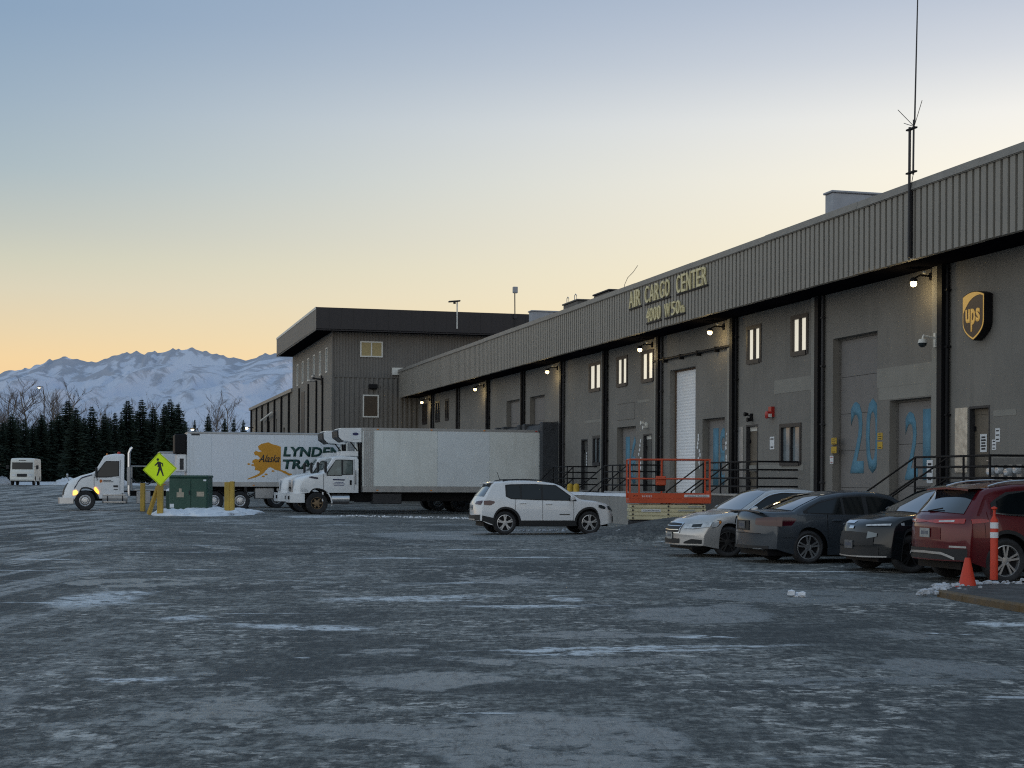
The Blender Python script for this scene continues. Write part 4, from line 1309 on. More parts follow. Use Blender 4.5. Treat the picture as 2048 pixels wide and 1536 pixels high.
def make_car(name, loc, heading, label, spec, paint, group='cars parked at the warehouse', cat='car'):
    o = empty(name, loc, heading, label, cat, group)
    b = Body(**spec['body'])
    mb = b.shell(); mb.build('body', paint, o, smooth=True, sharp=68)
    H2 = b.H2
    mb = MB(); mb.box(b.xr + 0.25, b.xf - 0.25, -H2 + 0.26, H2 - 0.26, b.sill - 0.02, 0.62)
    for ax, az in b.axles:
        mb.box(ax - b.ra - 0.05, ax + b.ra + 0.05, -H2 + 0.20, H2 - 0.20, b.sill + 0.02, az + b.ra + 0.05)
    mb.build('underbody', M_BLACK, o)
    w = spec['wheel']
    steer = spec.get('steer', 0.0)
    for i, (ax, az) in enumerate(b.axles):
        for sg in (1, -1):
            add_wheel(o, ax, sg * (H2 - 0.125), sg, w['r'], w['w'], w['rim'], w['style'], w['mat'], steer if i == len(b.axles) - 1 else 0.0)
    # glass
    glass = spec.get('glass', M_CARGLASS)
    x0, x1 = spec['windshield']
    mb = MB(); b.topp(mb, x0, x1, -0.93, 0.93, 0.006, 10, 10, -0.97, 0.97); mb.build('windshield', M_WSHIELD, o, smooth=True)
    x0, x1 = spec['backlight']
    mb = MB(); b.topp(mb, x0, x1, -0.90, 0.90, 0.008, 8, 10); mb.build('rear_window', M_WSHIELD, o, smooth=True)
    for sg in (1, -1):
        for (xs, lo, hi) in spec['side_trim']:
            mb = MB(); b.side(mb, xs, lo, hi, sg, 0.005); mb.build('window_trim', M_PLASTIC, o, smooth=True)
        for (xs, lo, hi) in spec['side_glass']:
            mb = MB(); b.side(mb, xs, lo, hi, sg, 0.010); mb.build('side_window', glass, o, smooth=True)
        for (xs, lo, hi) in spec.get('chrome', []):
            mb = MB(); b.side(mb, xs, lo, hi, sg, 0.013, 16, 1); mb.build('window_chrome', M_CHROME, o, smooth=True)
        mb = MB()
        for (xs, lo, hi) in spec.get('seams', []):
            b.side(mb, xs, lo, hi, sg, 0.003, 2, 10)
        mb.build('door_seam', M_BLACK, o)
        for hx, hz in spec['handles']:
            mb = MB(); p = b.side_pt(hx, hz, sg)
            mb.cbox(p.x - 0.10, p.x + 0.10, p.y - 0.012 if sg > 0 else p.y - 0.035, p.y + 0.035 if sg > 0 else p.y + 0.012, hz - 0.016, hz + 0.016, 0.008)
            mb.build('door_handle', spec.get('handle_mat', paint), o)
        mx, mz = spec['mirror']
        p = b.side_pt(mx, mz, sg)
        mb = MB()
        prof = [(0.0, 0.02), (0.03, 0.075), (0.10, 0.085), (0.16, 0.06), (0.17, 0.0), (0.16, -0.05), (0.05, -0.07), (0.0, -0.02)]
        for k, (dx, sc) in enumerate(((-0.045, 0.75), (-0.03, 1.0), (0.03, 1.0), (0.075, 0.7))):
            pass
        rows = []
        for dx, sc in ((-0.05, 0.86), (-0.035, 1.0), (0.02, 0.95), (0.075, 0.5)):
            rows.append([(mx + dx, p.y + sg * (0.05 + 0.085 + (u - 0.085) * sc), mz + 0.07 + v * sc) for u, v in prof + prof[:1]])
        mb.grid(rows)
        mb.add(rows[0][:-1], [tuple(range(len(prof)))]); mb.add(rows[-1][:-1], [tuple(range(len(prof)))])
        mb.tube([(mx, p.y - sg * 0.02, mz + 0.02), (mx, p.y + sg * 0.09, mz + 0.045)], 0.022, 6)
        mb.build('door_mirror', spec.get('mirror_mat', paint), o, smooth=True)
        if spec.get('cladding'):
            for ax, az in b.axles:
                mb = MB(); b.arch(mb, ax, az, b.ra - 0.004, b.ra + spec['cladding'], sg); mb.build('wheel_arch_trim', M_PLASTIC, o, smooth=True)
            xa, xb = b.axles[0][0] + b.ra, b.axles[-1][0] - b.ra
            mb = MB(); b.side(mb, [xa, xb], [b.sill] * 2, [b.sill + spec.get('clad_h', 0.16)] * 2, sg, 0.012, 8, 3); mb.build('sill_trim', M_PLASTIC, o, smooth=True)
        for nm, m, xs, lo, hi in spec.get('side_bits', []):
            mb = MB(); b.side(mb, xs, lo, hi, sg, 0.008 if nm.endswith('_rim') else 0.012, 10, 3); mb.build(nm, m, o, smooth=True)
    for nm, m, end, ys, lo, hi, off in spec['face_bits']:
        mb = MB(); b.face(mb, end, ys, lo, hi, off); mb.build(nm, m, o, smooth=True)
    for nm, m, end, ys, lo, hi, off in spec['face_pairs']:
        for sg in (1, -1):
            mb = MB(); b.face(mb, end, [y * sg for y in ys] if sg > 0 else [y * sg for y in reversed(ys)], lo if sg > 0 else list(reversed(lo)), hi if sg > 0 else list(reversed(hi)), off)
            mb.build(nm, m, o, smooth=True)
    if spec.get('rails'):
        x0, x1 = spec['rails']
        for sg in (1, -1):
            pts = []
            for i in range(9):
                x = x0 + (x1 - x0) * i / 8
                p = b.top_pt(x, 0.93 * sg); pts.append((p.x, p.y, p.z + 0.02 + 0.03 * math.sin(math.pi * min(1, max(0, i / 8))) ** 0.3))
            mb = MB(); mb.tube(pts, 0.018, 6); mb.build('roof_rail', spec.get('rail_mat', M_PLASTIC), o, smooth=True)
    if spec.get('spoiler'):
        x0, x1, dz = spec['spoiler']
        mb = MB(); rows = []
        for f in (-0.95, -0.6, 0, 0.6, 0.95):
            p = b.top_pt(x1, f); q = b.top_pt(x0, f)
            rows.append([(p.x, p.y, p.z + 0.004), (q.x - 0.05, p.y * 0.98, p.z + dz), (q.x - 0.05, p.y * 0.98, p.z + dz - 0.03), (p.x, p.y, p.z - 0.05)])
        mb.grid(rows); mb.build('spoiler', paint, o, smooth=True, sharp=40)
    if spec.get('antenna'):
        x = spec['antenna']; p = b.top_pt(x, 0)
        mb = MB(); mb.tube([p, (p.x - 0.10, 0, p.z + 0.26)], 0.008, 5); mb.build('roof_antenna', M_BLACK, o)
    if spec.get('wiper'):
        x, z, y0, y1 = spec['wiper']
        mb = MB(); mb.tube([(b.xrear(z) - 0.03, y0, z), (b.xrear(z + 0.03) - 0.025, y1, z + 0.05)], 0.012, 5); mb.build('rear_wiper', M_BLACK, o)
    pl = spec.get('plate')
    if pl:
        end, z, m_ = pl
        x = (b.xfront(z + 0.08) if end > 0 else b.xrear(z + 0.08)) + end * 0.02
        mb = MB(); mb.box(x - 0.004, x + 0.004, -0.15, 0.15, z, z + 0.15); mb.build('number_plate', m_, o)
        mb = MB()
        for k in range(6):
            mb.box(x + end * 0.004 - 0.001, x + end * 0.004 + 0.001, -0.11 + k * 0.038, -0.11 + k * 0.038 + 0.024, z + 0.045, z + 0.105)
        mb.build('plate_characters', M_PLATEINK, o)
    return o, b

M_CARGLASS = mat('tinted_glass', (0.006, 0.009, 0.011), 0.04, var=0.2, spec=0.5)
M_CARGLASS_L = mat('clear_glass', (0.02, 0.03, 0.033), 0.04, var=0.4, scale=3, spec=0.8)
def car_paint(name, col, metal=0.35, rough=0.32, dirt=(0.16, 0.155, 0.15), da=0.35):
    return mat(name, col, rough, metal, var=0.03, scale=2, coat=0.6, dirt=dirt, dirt_amt=da, dirt_scale=2.2)
M_WSHIELD = mat('windshield_glass', (0.012, 0.018, 0.022), 0.03, var=0.2, spec=1.0, coat=1.0)
M_PLATE = mat('grimy_plate', (0.36, 0.37, 0.36), 0.6, var=0.2, scale=12)
M_PLATED = mat('dusty_dark_plate', (0.14, 0.14, 0.145), 0.7, var=0.2, scale=12)
M_PLATEINK = mat('plate_ink', (0.09, 0.10, 0.14), 0.7)
M_TAILB = mat('tail_lamp_bright', (0.42, 0.015, 0.018), 0.15, var=0.2, scale=9, coat=0.5)
P_WHITE = car_paint('white_car_paint', (0.84, 0.85, 0.87), 0.0, 0.3, (0.5, 0.5, 0.5), 0.25)
P_SILVER = car_paint('silver_car_paint', (0.58, 0.57, 0.56), 0.6, 0.30, (0.36, 0.35, 0.34), 0.4)
P_GRAPH = car_paint('graphite_car_paint', (0.055, 0.068, 0.085), 0.45, 0.28, (0.09, 0.10, 0.11), 0.35)
P_BLACK = car_paint('black_car_paint', (0.005, 0.008, 0.011), 0.1, 0.22, (0.02, 0.02, 0.02), 0.25)
P_RED = car_paint('dark_red_car_paint', (0.115, 0.004, 0.010), 0.3, 0.26, (0.06, 0.02, 0.022), 0.3)

# ---- white compact SUV, nose to the docks
axz = 0.355
spec_white = dict(
    body=dict(L=4.39, Wd=1.82, axles=[(-1.32, axz), (1.316, axz)], ra=0.43, sill=0.26, bot_f=0.34, bot_r=0.42, zm=0.70, tum=0.30, er=0.06, kf=0.34, kr=0.20,
              top=[(-2.19, 0.62), (-2.18, 0.92), (-2.10, 1.06), (-2.02, 1.18), (-1.72, 1.55), (-1.62, 1.60), (-1.2, 1.635), (-0.6, 1.645), (-0.1, 1.625), (0.25, 1.575), (0.45, 1.50), (1.02, 1.105), (1.15, 1.075), (1.6, 1.035), (1.95, 0.955), (2.08, 0.88), (2.16, 0.76), (2.195, 0.62)],
              belt=[(-2.2, 1.10), (-1.5, 1.10), (-0.5, 1.06), (1.0, 1.015), (2.2, 0.90)]),
    wheel=dict(r=0.355, w=0.225, rim=0.245, style='five', mat=M_ALLOY),
    windshield=(0.40, 1.04), backlight=(-2.03, -1.74),
    side_trim=[([-1.30, -1.16, -0.4, 0.28, 0.90], [1.15, 1.075, 1.045, 1.03, 1.02], [1.50, 1.52, 1.535, 1.50, 1.045])],
    side_glass=[([-1.25, -1.15, -0.86], [1.155, 1.10, 1.085], [1.465, 1.475, 1.485]), ([-0.80, -0.42, -0.20], [1.08, 1.07, 1.065], [1.485, 1.495, 1.495]), ([-0.14, 0.24, 0.82], [1.062, 1.052, 1.04], [1.495, 1.47, 1.06])],
    seams=[([-1.02, -1.008], [0.62, 0.62], [1.08, 1.08]), ([-0.17, -0.158], [0.42, 0.42], [1.06, 1.06]), ([0.80, 0.812], [0.42, 0.42], [1.02, 1.02]), ([-0.9, 0.8], [0.42, 0.42], [0.428, 0.428])],
    handles=[(-0.78, 0.955), (0.02, 0.935)], mirror=(0.74, 1.03),
    cladding=0.06, clad_h=0.17, rails=(-1.35, 0.05), spoiler=(-1.80, -1.62, -0.035), antenna=-1.30,
    side_bits=[('tail_light', M_TAIL, [-2.13, -1.9, -1.72], [0.90, 0.885, 0.96], [1.02, 1.03, 1.0]), ('door_badge', M_PLASTIC, [0.36, 0.68], [0.60, 0.60], [0.625, 0.625]),
               ('rear_bumper_trim', M_PLASTIC, [-2.19, -1.76], [0.42, 0.30], [0.58, 0.50]), ('headlight', M_GLASS, [1.72, 1.90, 2.08], [0.83, 0.79, 0.77], [0.90, 0.90, 0.84])],
    face_bits=[('rear_bumper', M_PLASTIC, -1, [-0.78, 0, 0.78], [0.40, 0.40, 0.40], [0.60, 0.57, 0.60], 0.012), ('skid_plate', M_ALU, -1, [-0.5, 0.5], [0.42, 0.42], [0.47, 0.47], 0.03),
               ('grille', M_PLASTIC, 1, [-0.5, 0.5], [0.70, 0.70], [0.82, 0.82], 0.01), ('lower_grille', M_PLASTIC, 1, [-0.65, 0.65], [0.38, 0.38], [0.55, 0.55], 0.01)],
    face_pairs=[('tail_light', M_TAIL, -1, [0.45, 0.80], [0.92, 0.90], [1.00, 1.03], 0.012), ('headlight', M_GLASS, 1, [0.45, 0.80], [0.74, 0.76], [0.84, 0.88], 0.012)],
    plate=(-1, 0.74, M_PLATE), mirror_mat=P_WHITE)
h_ = R(12)
d_ = Vector((math.cos(h_), math.sin(h_), 0))
n_ = Vector((math.sin(h_), -math.cos(h_), 0))    # right-hand side of the car
rear_near = Vector((-0.22, 46.5, 0))
c_ = rear_near + d_ * 1.32 - n_ * (0.91 - 0.125)
make_car('white_suv', (c_.x, c_.y, 0.0), h_, 'white compact SUV with black roof rails parked nose towards the docks', spec_white, P_WHITE)

def place(near_axle_pt, axle_x, heading, near_side, H2):
    """centre of a car whose near-side wheel at axle_x touches the given point"""
    d = Vector((math.cos(heading), math.sin(heading), 0)); l = Vector((-d.y, d.x, 0))
    return Vector((near_axle_pt[0], near_axle_pt[1], 0)) - d * axle_x - l * near_side * (H2 - 0.125)

# ---- silver sedan, nose out
axz = 0.335
spec_silver = dict(
    body=dict(L=4.8, Wd=1.84, axles=[(-1.36, axz), (1.39, axz)], ra=0.405, sill=0.19, bot_f=0.26, bot_r=0.34, zm=0.58, tum=0.42, er=0.07, kf=0.55, kr=0.40, plan=0.07,
              top=[(-2.40, 0.60), (-2.38, 0.85), (-2.30, 1.02), (-2.20, 1.06), (-1.75, 1.09), (-1.0, 1.40), (-0.6, 1.475), (-0.2, 1.50), (0.2, 1.485), (0.45, 1.43), (1.12, 1.03), (1.25, 0.995), (1.8, 0.92), (2.15, 0.82), (2.30, 0.72), (2.38, 0.60), (2.40, 0.50)],
              belt=[(-2.4, 0.98), (-1.5, 0.99), (-0.5, 0.965), (1.1, 0.93), (2.4, 0.80)]),
    wheel=dict(r=0.335, w=0.225, rim=0.225, style='multi', mat=M_ALLOYD), steer=R(-16),
    windshield=(0.42, 1.13), backlight=(-1.72, -0.98), glass=M_CARGLASS,
    side_trim=[([-1.55, -1.2, -0.6, 0.1, 0.42, 1.02], [1.02, 1.00, 0.985, 0.965, 0.96, 0.95], [1.06, 1.24, 1.37, 1.39, 1.33, 0.97])],
    side_glass=[([-1.38, -1.1, -0.72], [1.025, 1.015, 1.0], [1.10, 1.24, 1.325]), ([-0.66, -0.32, -0.20], [1.0, 0.99, 0.985], [1.335, 1.36, 1.362]), ([-0.10, 0.14, 0.40, 0.92], [0.985, 0.98, 0.975, 0.965], [1.362, 1.355, 1.30, 0.98])],
    chrome=[([-1.5, -1.15, -0.6, 0.1, 0.42, 1.0], [1.075, 1.255, 1.375, 1.395, 1.335, 0.985], [1.09, 1.268, 1.388, 1.408, 1.35, 1.0])],
    seams=[([-0.96, -0.95], [0.45, 0.45], [0.98, 0.98]), ([-0.15, -0.14], [0.30, 0.30], [0.97, 0.97]), ([0.92, 0.93], [0.34, 0.34], [0.94, 0.94])],
    handles=[(-0.72, 0.86), (0.12, 0.84)], mirror=(0.86, 0.95),
    side_bits=[('headlight_rim', M_PLASTIC, [1.66, 1.86, 2.2], [0.745, 0.675, 0.63], [0.80, 0.80, 0.745]), ('headlight', M_LENS, [1.80, 1.95, 2.2], [0.72, 0.67, 0.645], [0.785, 0.785, 0.735]), ('amber_marker', M_AMBER, [1.68, 1.79], [0.745, 0.715], [0.79, 0.788])],
    face_bits=[('grille_surround', M_CHROME, 1, [-0.42, 0, 0.42], [0.52, 0.50, 0.52], [0.745, 0.755, 0.745], 0.010), ('grille', M_PLASTIC, 1, [-0.39, 0, 0.39], [0.54, 0.52, 0.54], [0.725, 0.735, 0.725], 0.016),
               ('grille_bar', M_CHROME, 1, [-0.40, 0, 0.40], [0.665, 0.66, 0.665], [0.68, 0.675, 0.68], 0.026), ('grille_bar', M_CHROME, 1, [-0.40, 0, 0.40], [0.585, 0.575, 0.585], [0.60, 0.59, 0.60], 0.026),
               ('lower_grille', M_PLASTIC, 1, [-0.42, 0, 0.42], [0.30, 0.29, 0.30], [0.40, 0.40, 0.40], 0.012), ('chin_lip', P_SILVER, 1, [-0.80, 0, 0.80], [0.235, 0.235, 0.235], [0.275, 0.275, 0.275], 0.03)],
    face_pairs=[('headlight', M_LENS, 1, [0.50, 0.70, 0.90], [0.62, 0.62, 0.66], [0.69, 0.74, 0.77], 0.014), ('headlight_core', M_GLASS, 1, [0.66, 0.80], [0.65, 0.66], [0.71, 0.73], 0.018),
                ('fog_lamp_recess', M_PLASTIC, 1, [0.55, 0.70, 0.84], [0.295, 0.295, 0.30], [0.33, 0.40, 0.38], 0.014)],
    plate=(1, 0.385, M_PLATE))
p_ = place((4.64, 33.05), 1.39, RZ_OUT, 1, 0.92)
make_car('silver_sedan', p_, RZ_OUT, 'dirty silver sedan parked nose out, leftmost of the row of four', spec_silver, P_SILVER)

# ---- graphite sedan, nose in
spec_graph = dict(
    body=dict(L=4.86, Wd=1.85, axles=[(-1.40, axz), (1.376, axz)], ra=0.40, sill=0.185, bot_f=0.26, bot_r=0.30, zm=0.58, tum=0.42, er=0.07, kf=0.5, kr=0.46, plan=0.07,
              top=[(-2.43, 0.62), (-2.42, 0.86), (-2.38, 1.03), (-2.30, 1.055), (-1.75, 1.075), (-1.05, 1.37), (-0.6, 1.445), (-0.2, 1.466), (0.2, 1.45), (0.5, 1.39), (1.12, 1.02), (1.25, 0.985), (1.8, 0.91), (2.2, 0.80), (2.35, 0.70), (2.43, 0.52)],
              belt=[(-2.43, 0.97), (-1.5, 0.985), (-0.5, 0.96), (1.1, 0.92), (2.43, 0.80)]),
    wheel=dict(r=0.335, w=0.225, rim=0.238, style='multi', mat=M_ALLOY),
    windshield=(0.46, 1.13), backlight=(-1.74, -1.02),
    side_trim=[([-1.52, -1.2, -0.6, 0.1, 0.45, 1.02], [1.005, 0.995, 0.98, 0.96, 0.95, 0.945], [1.05, 1.21, 1.34, 1.36, 1.30, 0.965])],
    side_glass=[([-1.42, -1.15, -0.66], [1.015, 1.01, 0.995], [1.06, 1.20, 1.31]), ([-0.60, -0.36, -0.18], [0.995, 0.99, 0.985], [1.315, 1.33, 1.335]), ([-0.08, 0.14, 0.44, 0.94], [0.98, 0.975, 0.97, 0.96], [1.335, 1.33, 1.275, 0.975])],
    seams=[([-1.0, -0.99], [0.5, 0.5], [0.98, 0.98]), ([-0.13, -0.12], [0.28, 0.28], [0.97, 0.97]), ([0.95, 0.96], [0.34, 0.34], [0.94, 0.94]), ([-2.3, -1.85], [0.52, 0.52], [0.53, 0.53])],
    handles=[(-0.80, 0.865), (0.10, 0.845)], mirror=(0.86, 0.94), spoiler=(-2.33, -2.27, 0.012),
    side_bits=[('tail_light', M_TAIL, [-2.42, -2.05, -1.80], [0.76, 0.76, 0.87], [0.92, 0.93, 0.90])],
    face_bits=[('plate_recess', M_PLASTIC, -1, [-0.30, 0.30], [0.66, 0.66], [0.86, 0.86], 0.010), ('bumper_lip', M_PLASTIC, -1, [-0.75, 0.75], [0.30, 0.30], [0.36, 0.36], 0.012), ('trunk_seam', M_BLACK, -1, [-0.62, 0.62], [0.60, 0.60], [0.61, 0.61], 0.006)],
    face_pairs=[('tail_light', M_TAIL, -1, [0.50, 0.70, 0.92], [0.78, 0.76, 0.75], [0.90, 0.93, 0.93], 0.014), ('exhaust_trim', M_CHROME, -1, [0.45, 0.65], [0.27, 0.27], [0.31, 0.31], 0.02)],
    plate=(-1, 0.69, M_PLATED))
p_ = place((5.86, 30.57), -1.40, RZ_IN, -1, 0.925)
make_car('graphite_sedan', p_, RZ_IN, 'dusty dark grey sedan parked nose in between the silver and black cars', spec_graph, P_GRAPH)

# ---- black small SUV, nose out
axz = 0.345
spec_black = dict(
    body=dict(L=4.31, Wd=1.77, axles=[(-1.30, axz), (1.375, axz)], ra=0.42, sill=0.22, bot_f=0.28, bot_r=0.38, zm=0.66, tum=0.32, er=0.07, kf=0.46, kr=0.28, plan=0.05,
              top=[(-2.13, 0.62), (-2.12, 0.95), (-2.05, 1.08), (-1.72, 1.48), (-1.6, 1.54), (-1.1, 1.60), (-0.4, 1.615), (0.1, 1.58), (0.40, 1.50), (1.12, 1.10), (1.22, 1.075), (1.65, 1.03), (1.95, 0.96), (2.07, 0.88), (2.11, 0.80), (2.16, 0.55)],
              belt=[(-2.15, 1.08), (-1.5, 1.06), (-0.5, 1.02), (1.1, 0.98), (2.15, 0.92)]),
    wheel=dict(r=0.345, w=0.22, rim=0.225, style='multi', mat=M_ALLOYD), steer=R(-8),
    windshield=(0.38, 1.13), backlight=(-2.04, -1.74),
    side_trim=[([-1.62, -1.3, -0.4, 0.2, 0.95], [1.12, 1.07, 1.03, 1.01, 1.0], [1.30, 1.45, 1.50, 1.46, 1.03])],
    side_glass=[([-1.5, -1.3, -0.86], [1.13, 1.09, 1.07], [1.30, 1.40, 1.455]), ([-0.8, -0.45, -0.2], [1.065, 1.055, 1.05], [1.455, 1.465, 1.465]), ([-0.12, 0.18, 0.86], [1.045, 1.035, 1.02], [1.46, 1.43, 1.04])],
    seams=[([-0.98, -0.97], [0.5, 0.5], [1.05, 1.05]), ([-0.16, -0.15], [0.36, 0.36], [1.03, 1.03]), ([0.90, 0.91], [0.4, 0.4], [1.0, 1.0])],
    handles=[(-0.76, 0.93), (0.06, 0.91)], mirror=(0.82, 1.02), cladding=0.05, clad_h=0.12, rails=(-1.4, -0.1), rail_mat=M_PLASTIC,
    side_bits=[('running_light', M_LENS, [1.62, 1.82], [0.86, 0.86], [0.91, 0.90])],
    face_bits=[('grille_panel', M_PLASTIC, 1, [-0.62, 0, 0.62], [0.50, 0.48, 0.50], [0.72, 0.74, 0.72], 0.010), ('hood_chrome', M_CHROME, 1, [-0.34, 0.02], [0.885, 0.885], [0.935, 0.935], 0.012),
               ('emblem', M_CHROME, 1, [-0.08, 0.08], [0.79, 0.79], [0.84, 0.84], 0.014), ('lower_grille', M_PLASTIC, 1, [-0.70, 0.70], [0.30, 0.30], [0.46, 0.46], 0.012), ('chin_strip', M_ALU, 1, [-0.80, 0, 0.80], [0.29, 0.275, 0.29], [0.315, 0.30, 0.315], 0.02)],
    face_pairs=[('headlight', M_GLASSG, 1, [0.50, 0.66], [0.62, 0.66], [0.75, 0.72], 0.014), ('running_light', M_LENS, 1, [0.42, 0.80], [0.845, 0.86], [0.87, 0.895], 0.012)],
    plate=(1, 0.43, M_PLATED))
p_ = place((7.12, 27.55), 1.375, RZ_OUT, 1, 0.885)
make_car('black_crossover', p_, RZ_OUT, 'glossy black small crossover parked nose out beside the red SUV', spec_black, P_BLACK)

# ---- dark red SUV, nose in
axz = 0.37
spec_red = dict(
    body=dict(L=4.55, Wd=1.865, axles=[(-1.33, axz), (1.36, axz)], ra=0.445, sill=0.24, bot_f=0.32, bot_r=0.36, zm=0.72, tum=0.34, er=0.08, kf=0.40, kr=0.36, plan=0.06,
              top=[(-2.26, 0.68), (-2.255, 0.90), (-2.20, 1.09), (-2.15, 1.13), (-1.72, 1.52), (-1.58, 1.565), (-1.1, 1.63), (-0.5, 1.655), (0.0, 1.63), (0.4, 1.54), (1.08, 1.14), (1.2, 1.11), (1.7, 1.06), (2.0, 0.97), (2.15, 0.86), (2.24, 0.70), (2.275, 0.55)],
              belt=[(-2.27, 1.06), (-1.5, 1.09), (-0.5, 1.06), (1.1, 1.0), (2.27, 0.92)]),
    wheel=dict(r=0.37, w=0.235, rim=0.255, style='multi', mat=M_ALLOY),
    windshield=(0.36, 1.10), backlight=(-2.13, -1.74),
    side_trim=[([-1.62, -1.25, -0.4, 0.2, 0.95], [1.16, 1.10, 1.065, 1.04, 1.02], [1.30, 1.48, 1.545, 1.50, 1.06])],
    side_glass=[([-1.48, -1.22, -0.86], [1.155, 1.125, 1.11], [1.33, 1.44, 1.49]), ([-0.80, -0.45, -0.2], [1.105, 1.09, 1.085], [1.495, 1.505, 1.51]), ([-0.12, 0.16, 0.86], [1.08, 1.07, 1.05], [1.505, 1.48, 1.07])],
    chrome=[([-1.6, -1.2, -0.4, 0.2, 0.9], [1.135, 1.09, 1.055, 1.035, 1.02], [1.15, 1.103, 1.068, 1.048, 1.033])],
    seams=[([-1.0, -0.99], [0.5, 0.5], [1.08, 1.08]), ([-0.16, -0.15], [0.4, 0.4], [1.05, 1.05]), ([0.88, 0.89], [0.42, 0.42], [1.02, 1.02]), ([-1.92, -1.91], [0.75, 0.75], [1.05, 1.05])],
    handles=[(-0.76, 0.96), (0.06, 0.93)], mirror=(0.80, 1.04), cladding=0.055, clad_h=0.14, rails=(-1.5, -0.1), rail_mat=M_CHROME, spoiler=(-1.82, -1.58, -0.015),
    wiper=(0, 1.16, 0.1, -0.28),
    side_bits=[('tail_light', M_TAILB, [-2.21, -1.98, -1.78], [0.97, 0.98, 1.0], [1.04, 1.05, 1.03])],
    face_bits=[('tail_light_band', M_TAILB, -1, [-0.80, -0.30, 0, 0.30, 0.80], [0.97, 0.965, 0.985, 0.965, 0.97], [1.05, 1.03, 1.01, 1.03, 1.05], 0.012), ('plate_recess', P_RED, -1, [-0.42, 0, 0.42], [0.70, 0.70, 0.70], [0.90, 0.90, 0.90], 0.004),
               ('rear_bumper', M_PLASTIC, -1, [-0.85, 0, 0.85], [0.38, 0.38, 0.38], [0.56, 0.56, 0.56], 0.012), ('bumper_chrome', M_ALU, -1, [-0.70, -0.5, 0, 0.5, 0.70], [0.38, 0.46, 0.47, 0.46, 0.38], [0.42, 0.50, 0.51, 0.50, 0.42], 0.03)],
    face_pairs=[('tail_light_lens', M_LENS, -1, [0.36, 0.66], [0.99, 0.995], [1.01, 1.025], 0.018), ('reflector', M_ALU, -1, [0.60, 0.84], [0.58, 0.575], [0.61, 0.605], 0.014)],
    plate=(-1, 0.73, M_PLATE))
p_ = place((7.95, 24.91), -1.33, RZ_IN, -1, 0.93)
make_car('red_suv', p_, RZ_IN, 'dark red SUV parked nose in at the end of the row, behind the striped post', spec_red, P_RED)
# ------------------------------------------------------------------ trucks (x forward; the near side of everything nose-out is +y)
def truck_cab(o, b, paint, ws, side_windows, extra_seams, glass=None):
    b.shell().build('cab_body', paint, o, smooth=True, sharp=45)
    glass = glass or M_CARGLASS_L
    mb = MB(); b.topp(mb, ws[0], ws[1], -0.92, 0.92, 0.008, 8, 8); mb.build('windshield', glass, o, smooth=True)
    for sg in (1, -1):
        for (xs, lo, hi) in side_windows:
            mb = MB(); b.side(mb, [xs[0] - 0.04] + xs[1:-1] + [xs[-1] + 0.05], [z - 0.04 for z in lo], [z + 0.04 for z in hi], sg, 0.006); mb.build('window_seal', M_PLASTIC, o, smooth=True)
            mb = MB(); b.side(mb, xs, lo, hi, sg, 0.012); mb.build('side_window', glass, o, smooth=True)
        mb = MB()
        for (xs, lo, hi) in extra_seams: b.side(mb, xs, lo, hi, sg, 0.004, 2, 10)
        mb.build('door_seam', M_DARKSTEEL, o)

def mirrors(o, x, z, y, m=None, tall=0.55):
    for sg in (1, -1):
        mb = MB(); mb.tube([(x - 0.1, sg * (y - 0.25), z + tall * 0.8), (x + 0.05, sg * (y + 0.05), z + tall * 0.8), (x + 0.05, sg * (y + 0.05), z), (x - 0.1, sg * (y - 0.25), z)], 0.018, 6)
        mb.cbox(x + 0.0, x + 0.11, sg * y - 0.12 if sg > 0 else sg * y - 0.10, sg * y + 0.10 if sg > 0 else sg * y + 0.12, z + 0.02, z + tall, 0.03)
        mb.build('mirror', m or M_PLASTIC, o)

def dual_axle(o, x, r, w, rim, style, m, half):
    for sg in (1, -1):
        add_wheel(o, x, sg * (half - w / 2), sg, r, w, rim, style, m)
        add_wheel(o, x, sg * (half - w * 1.62), sg, r, w, rim, style, m)

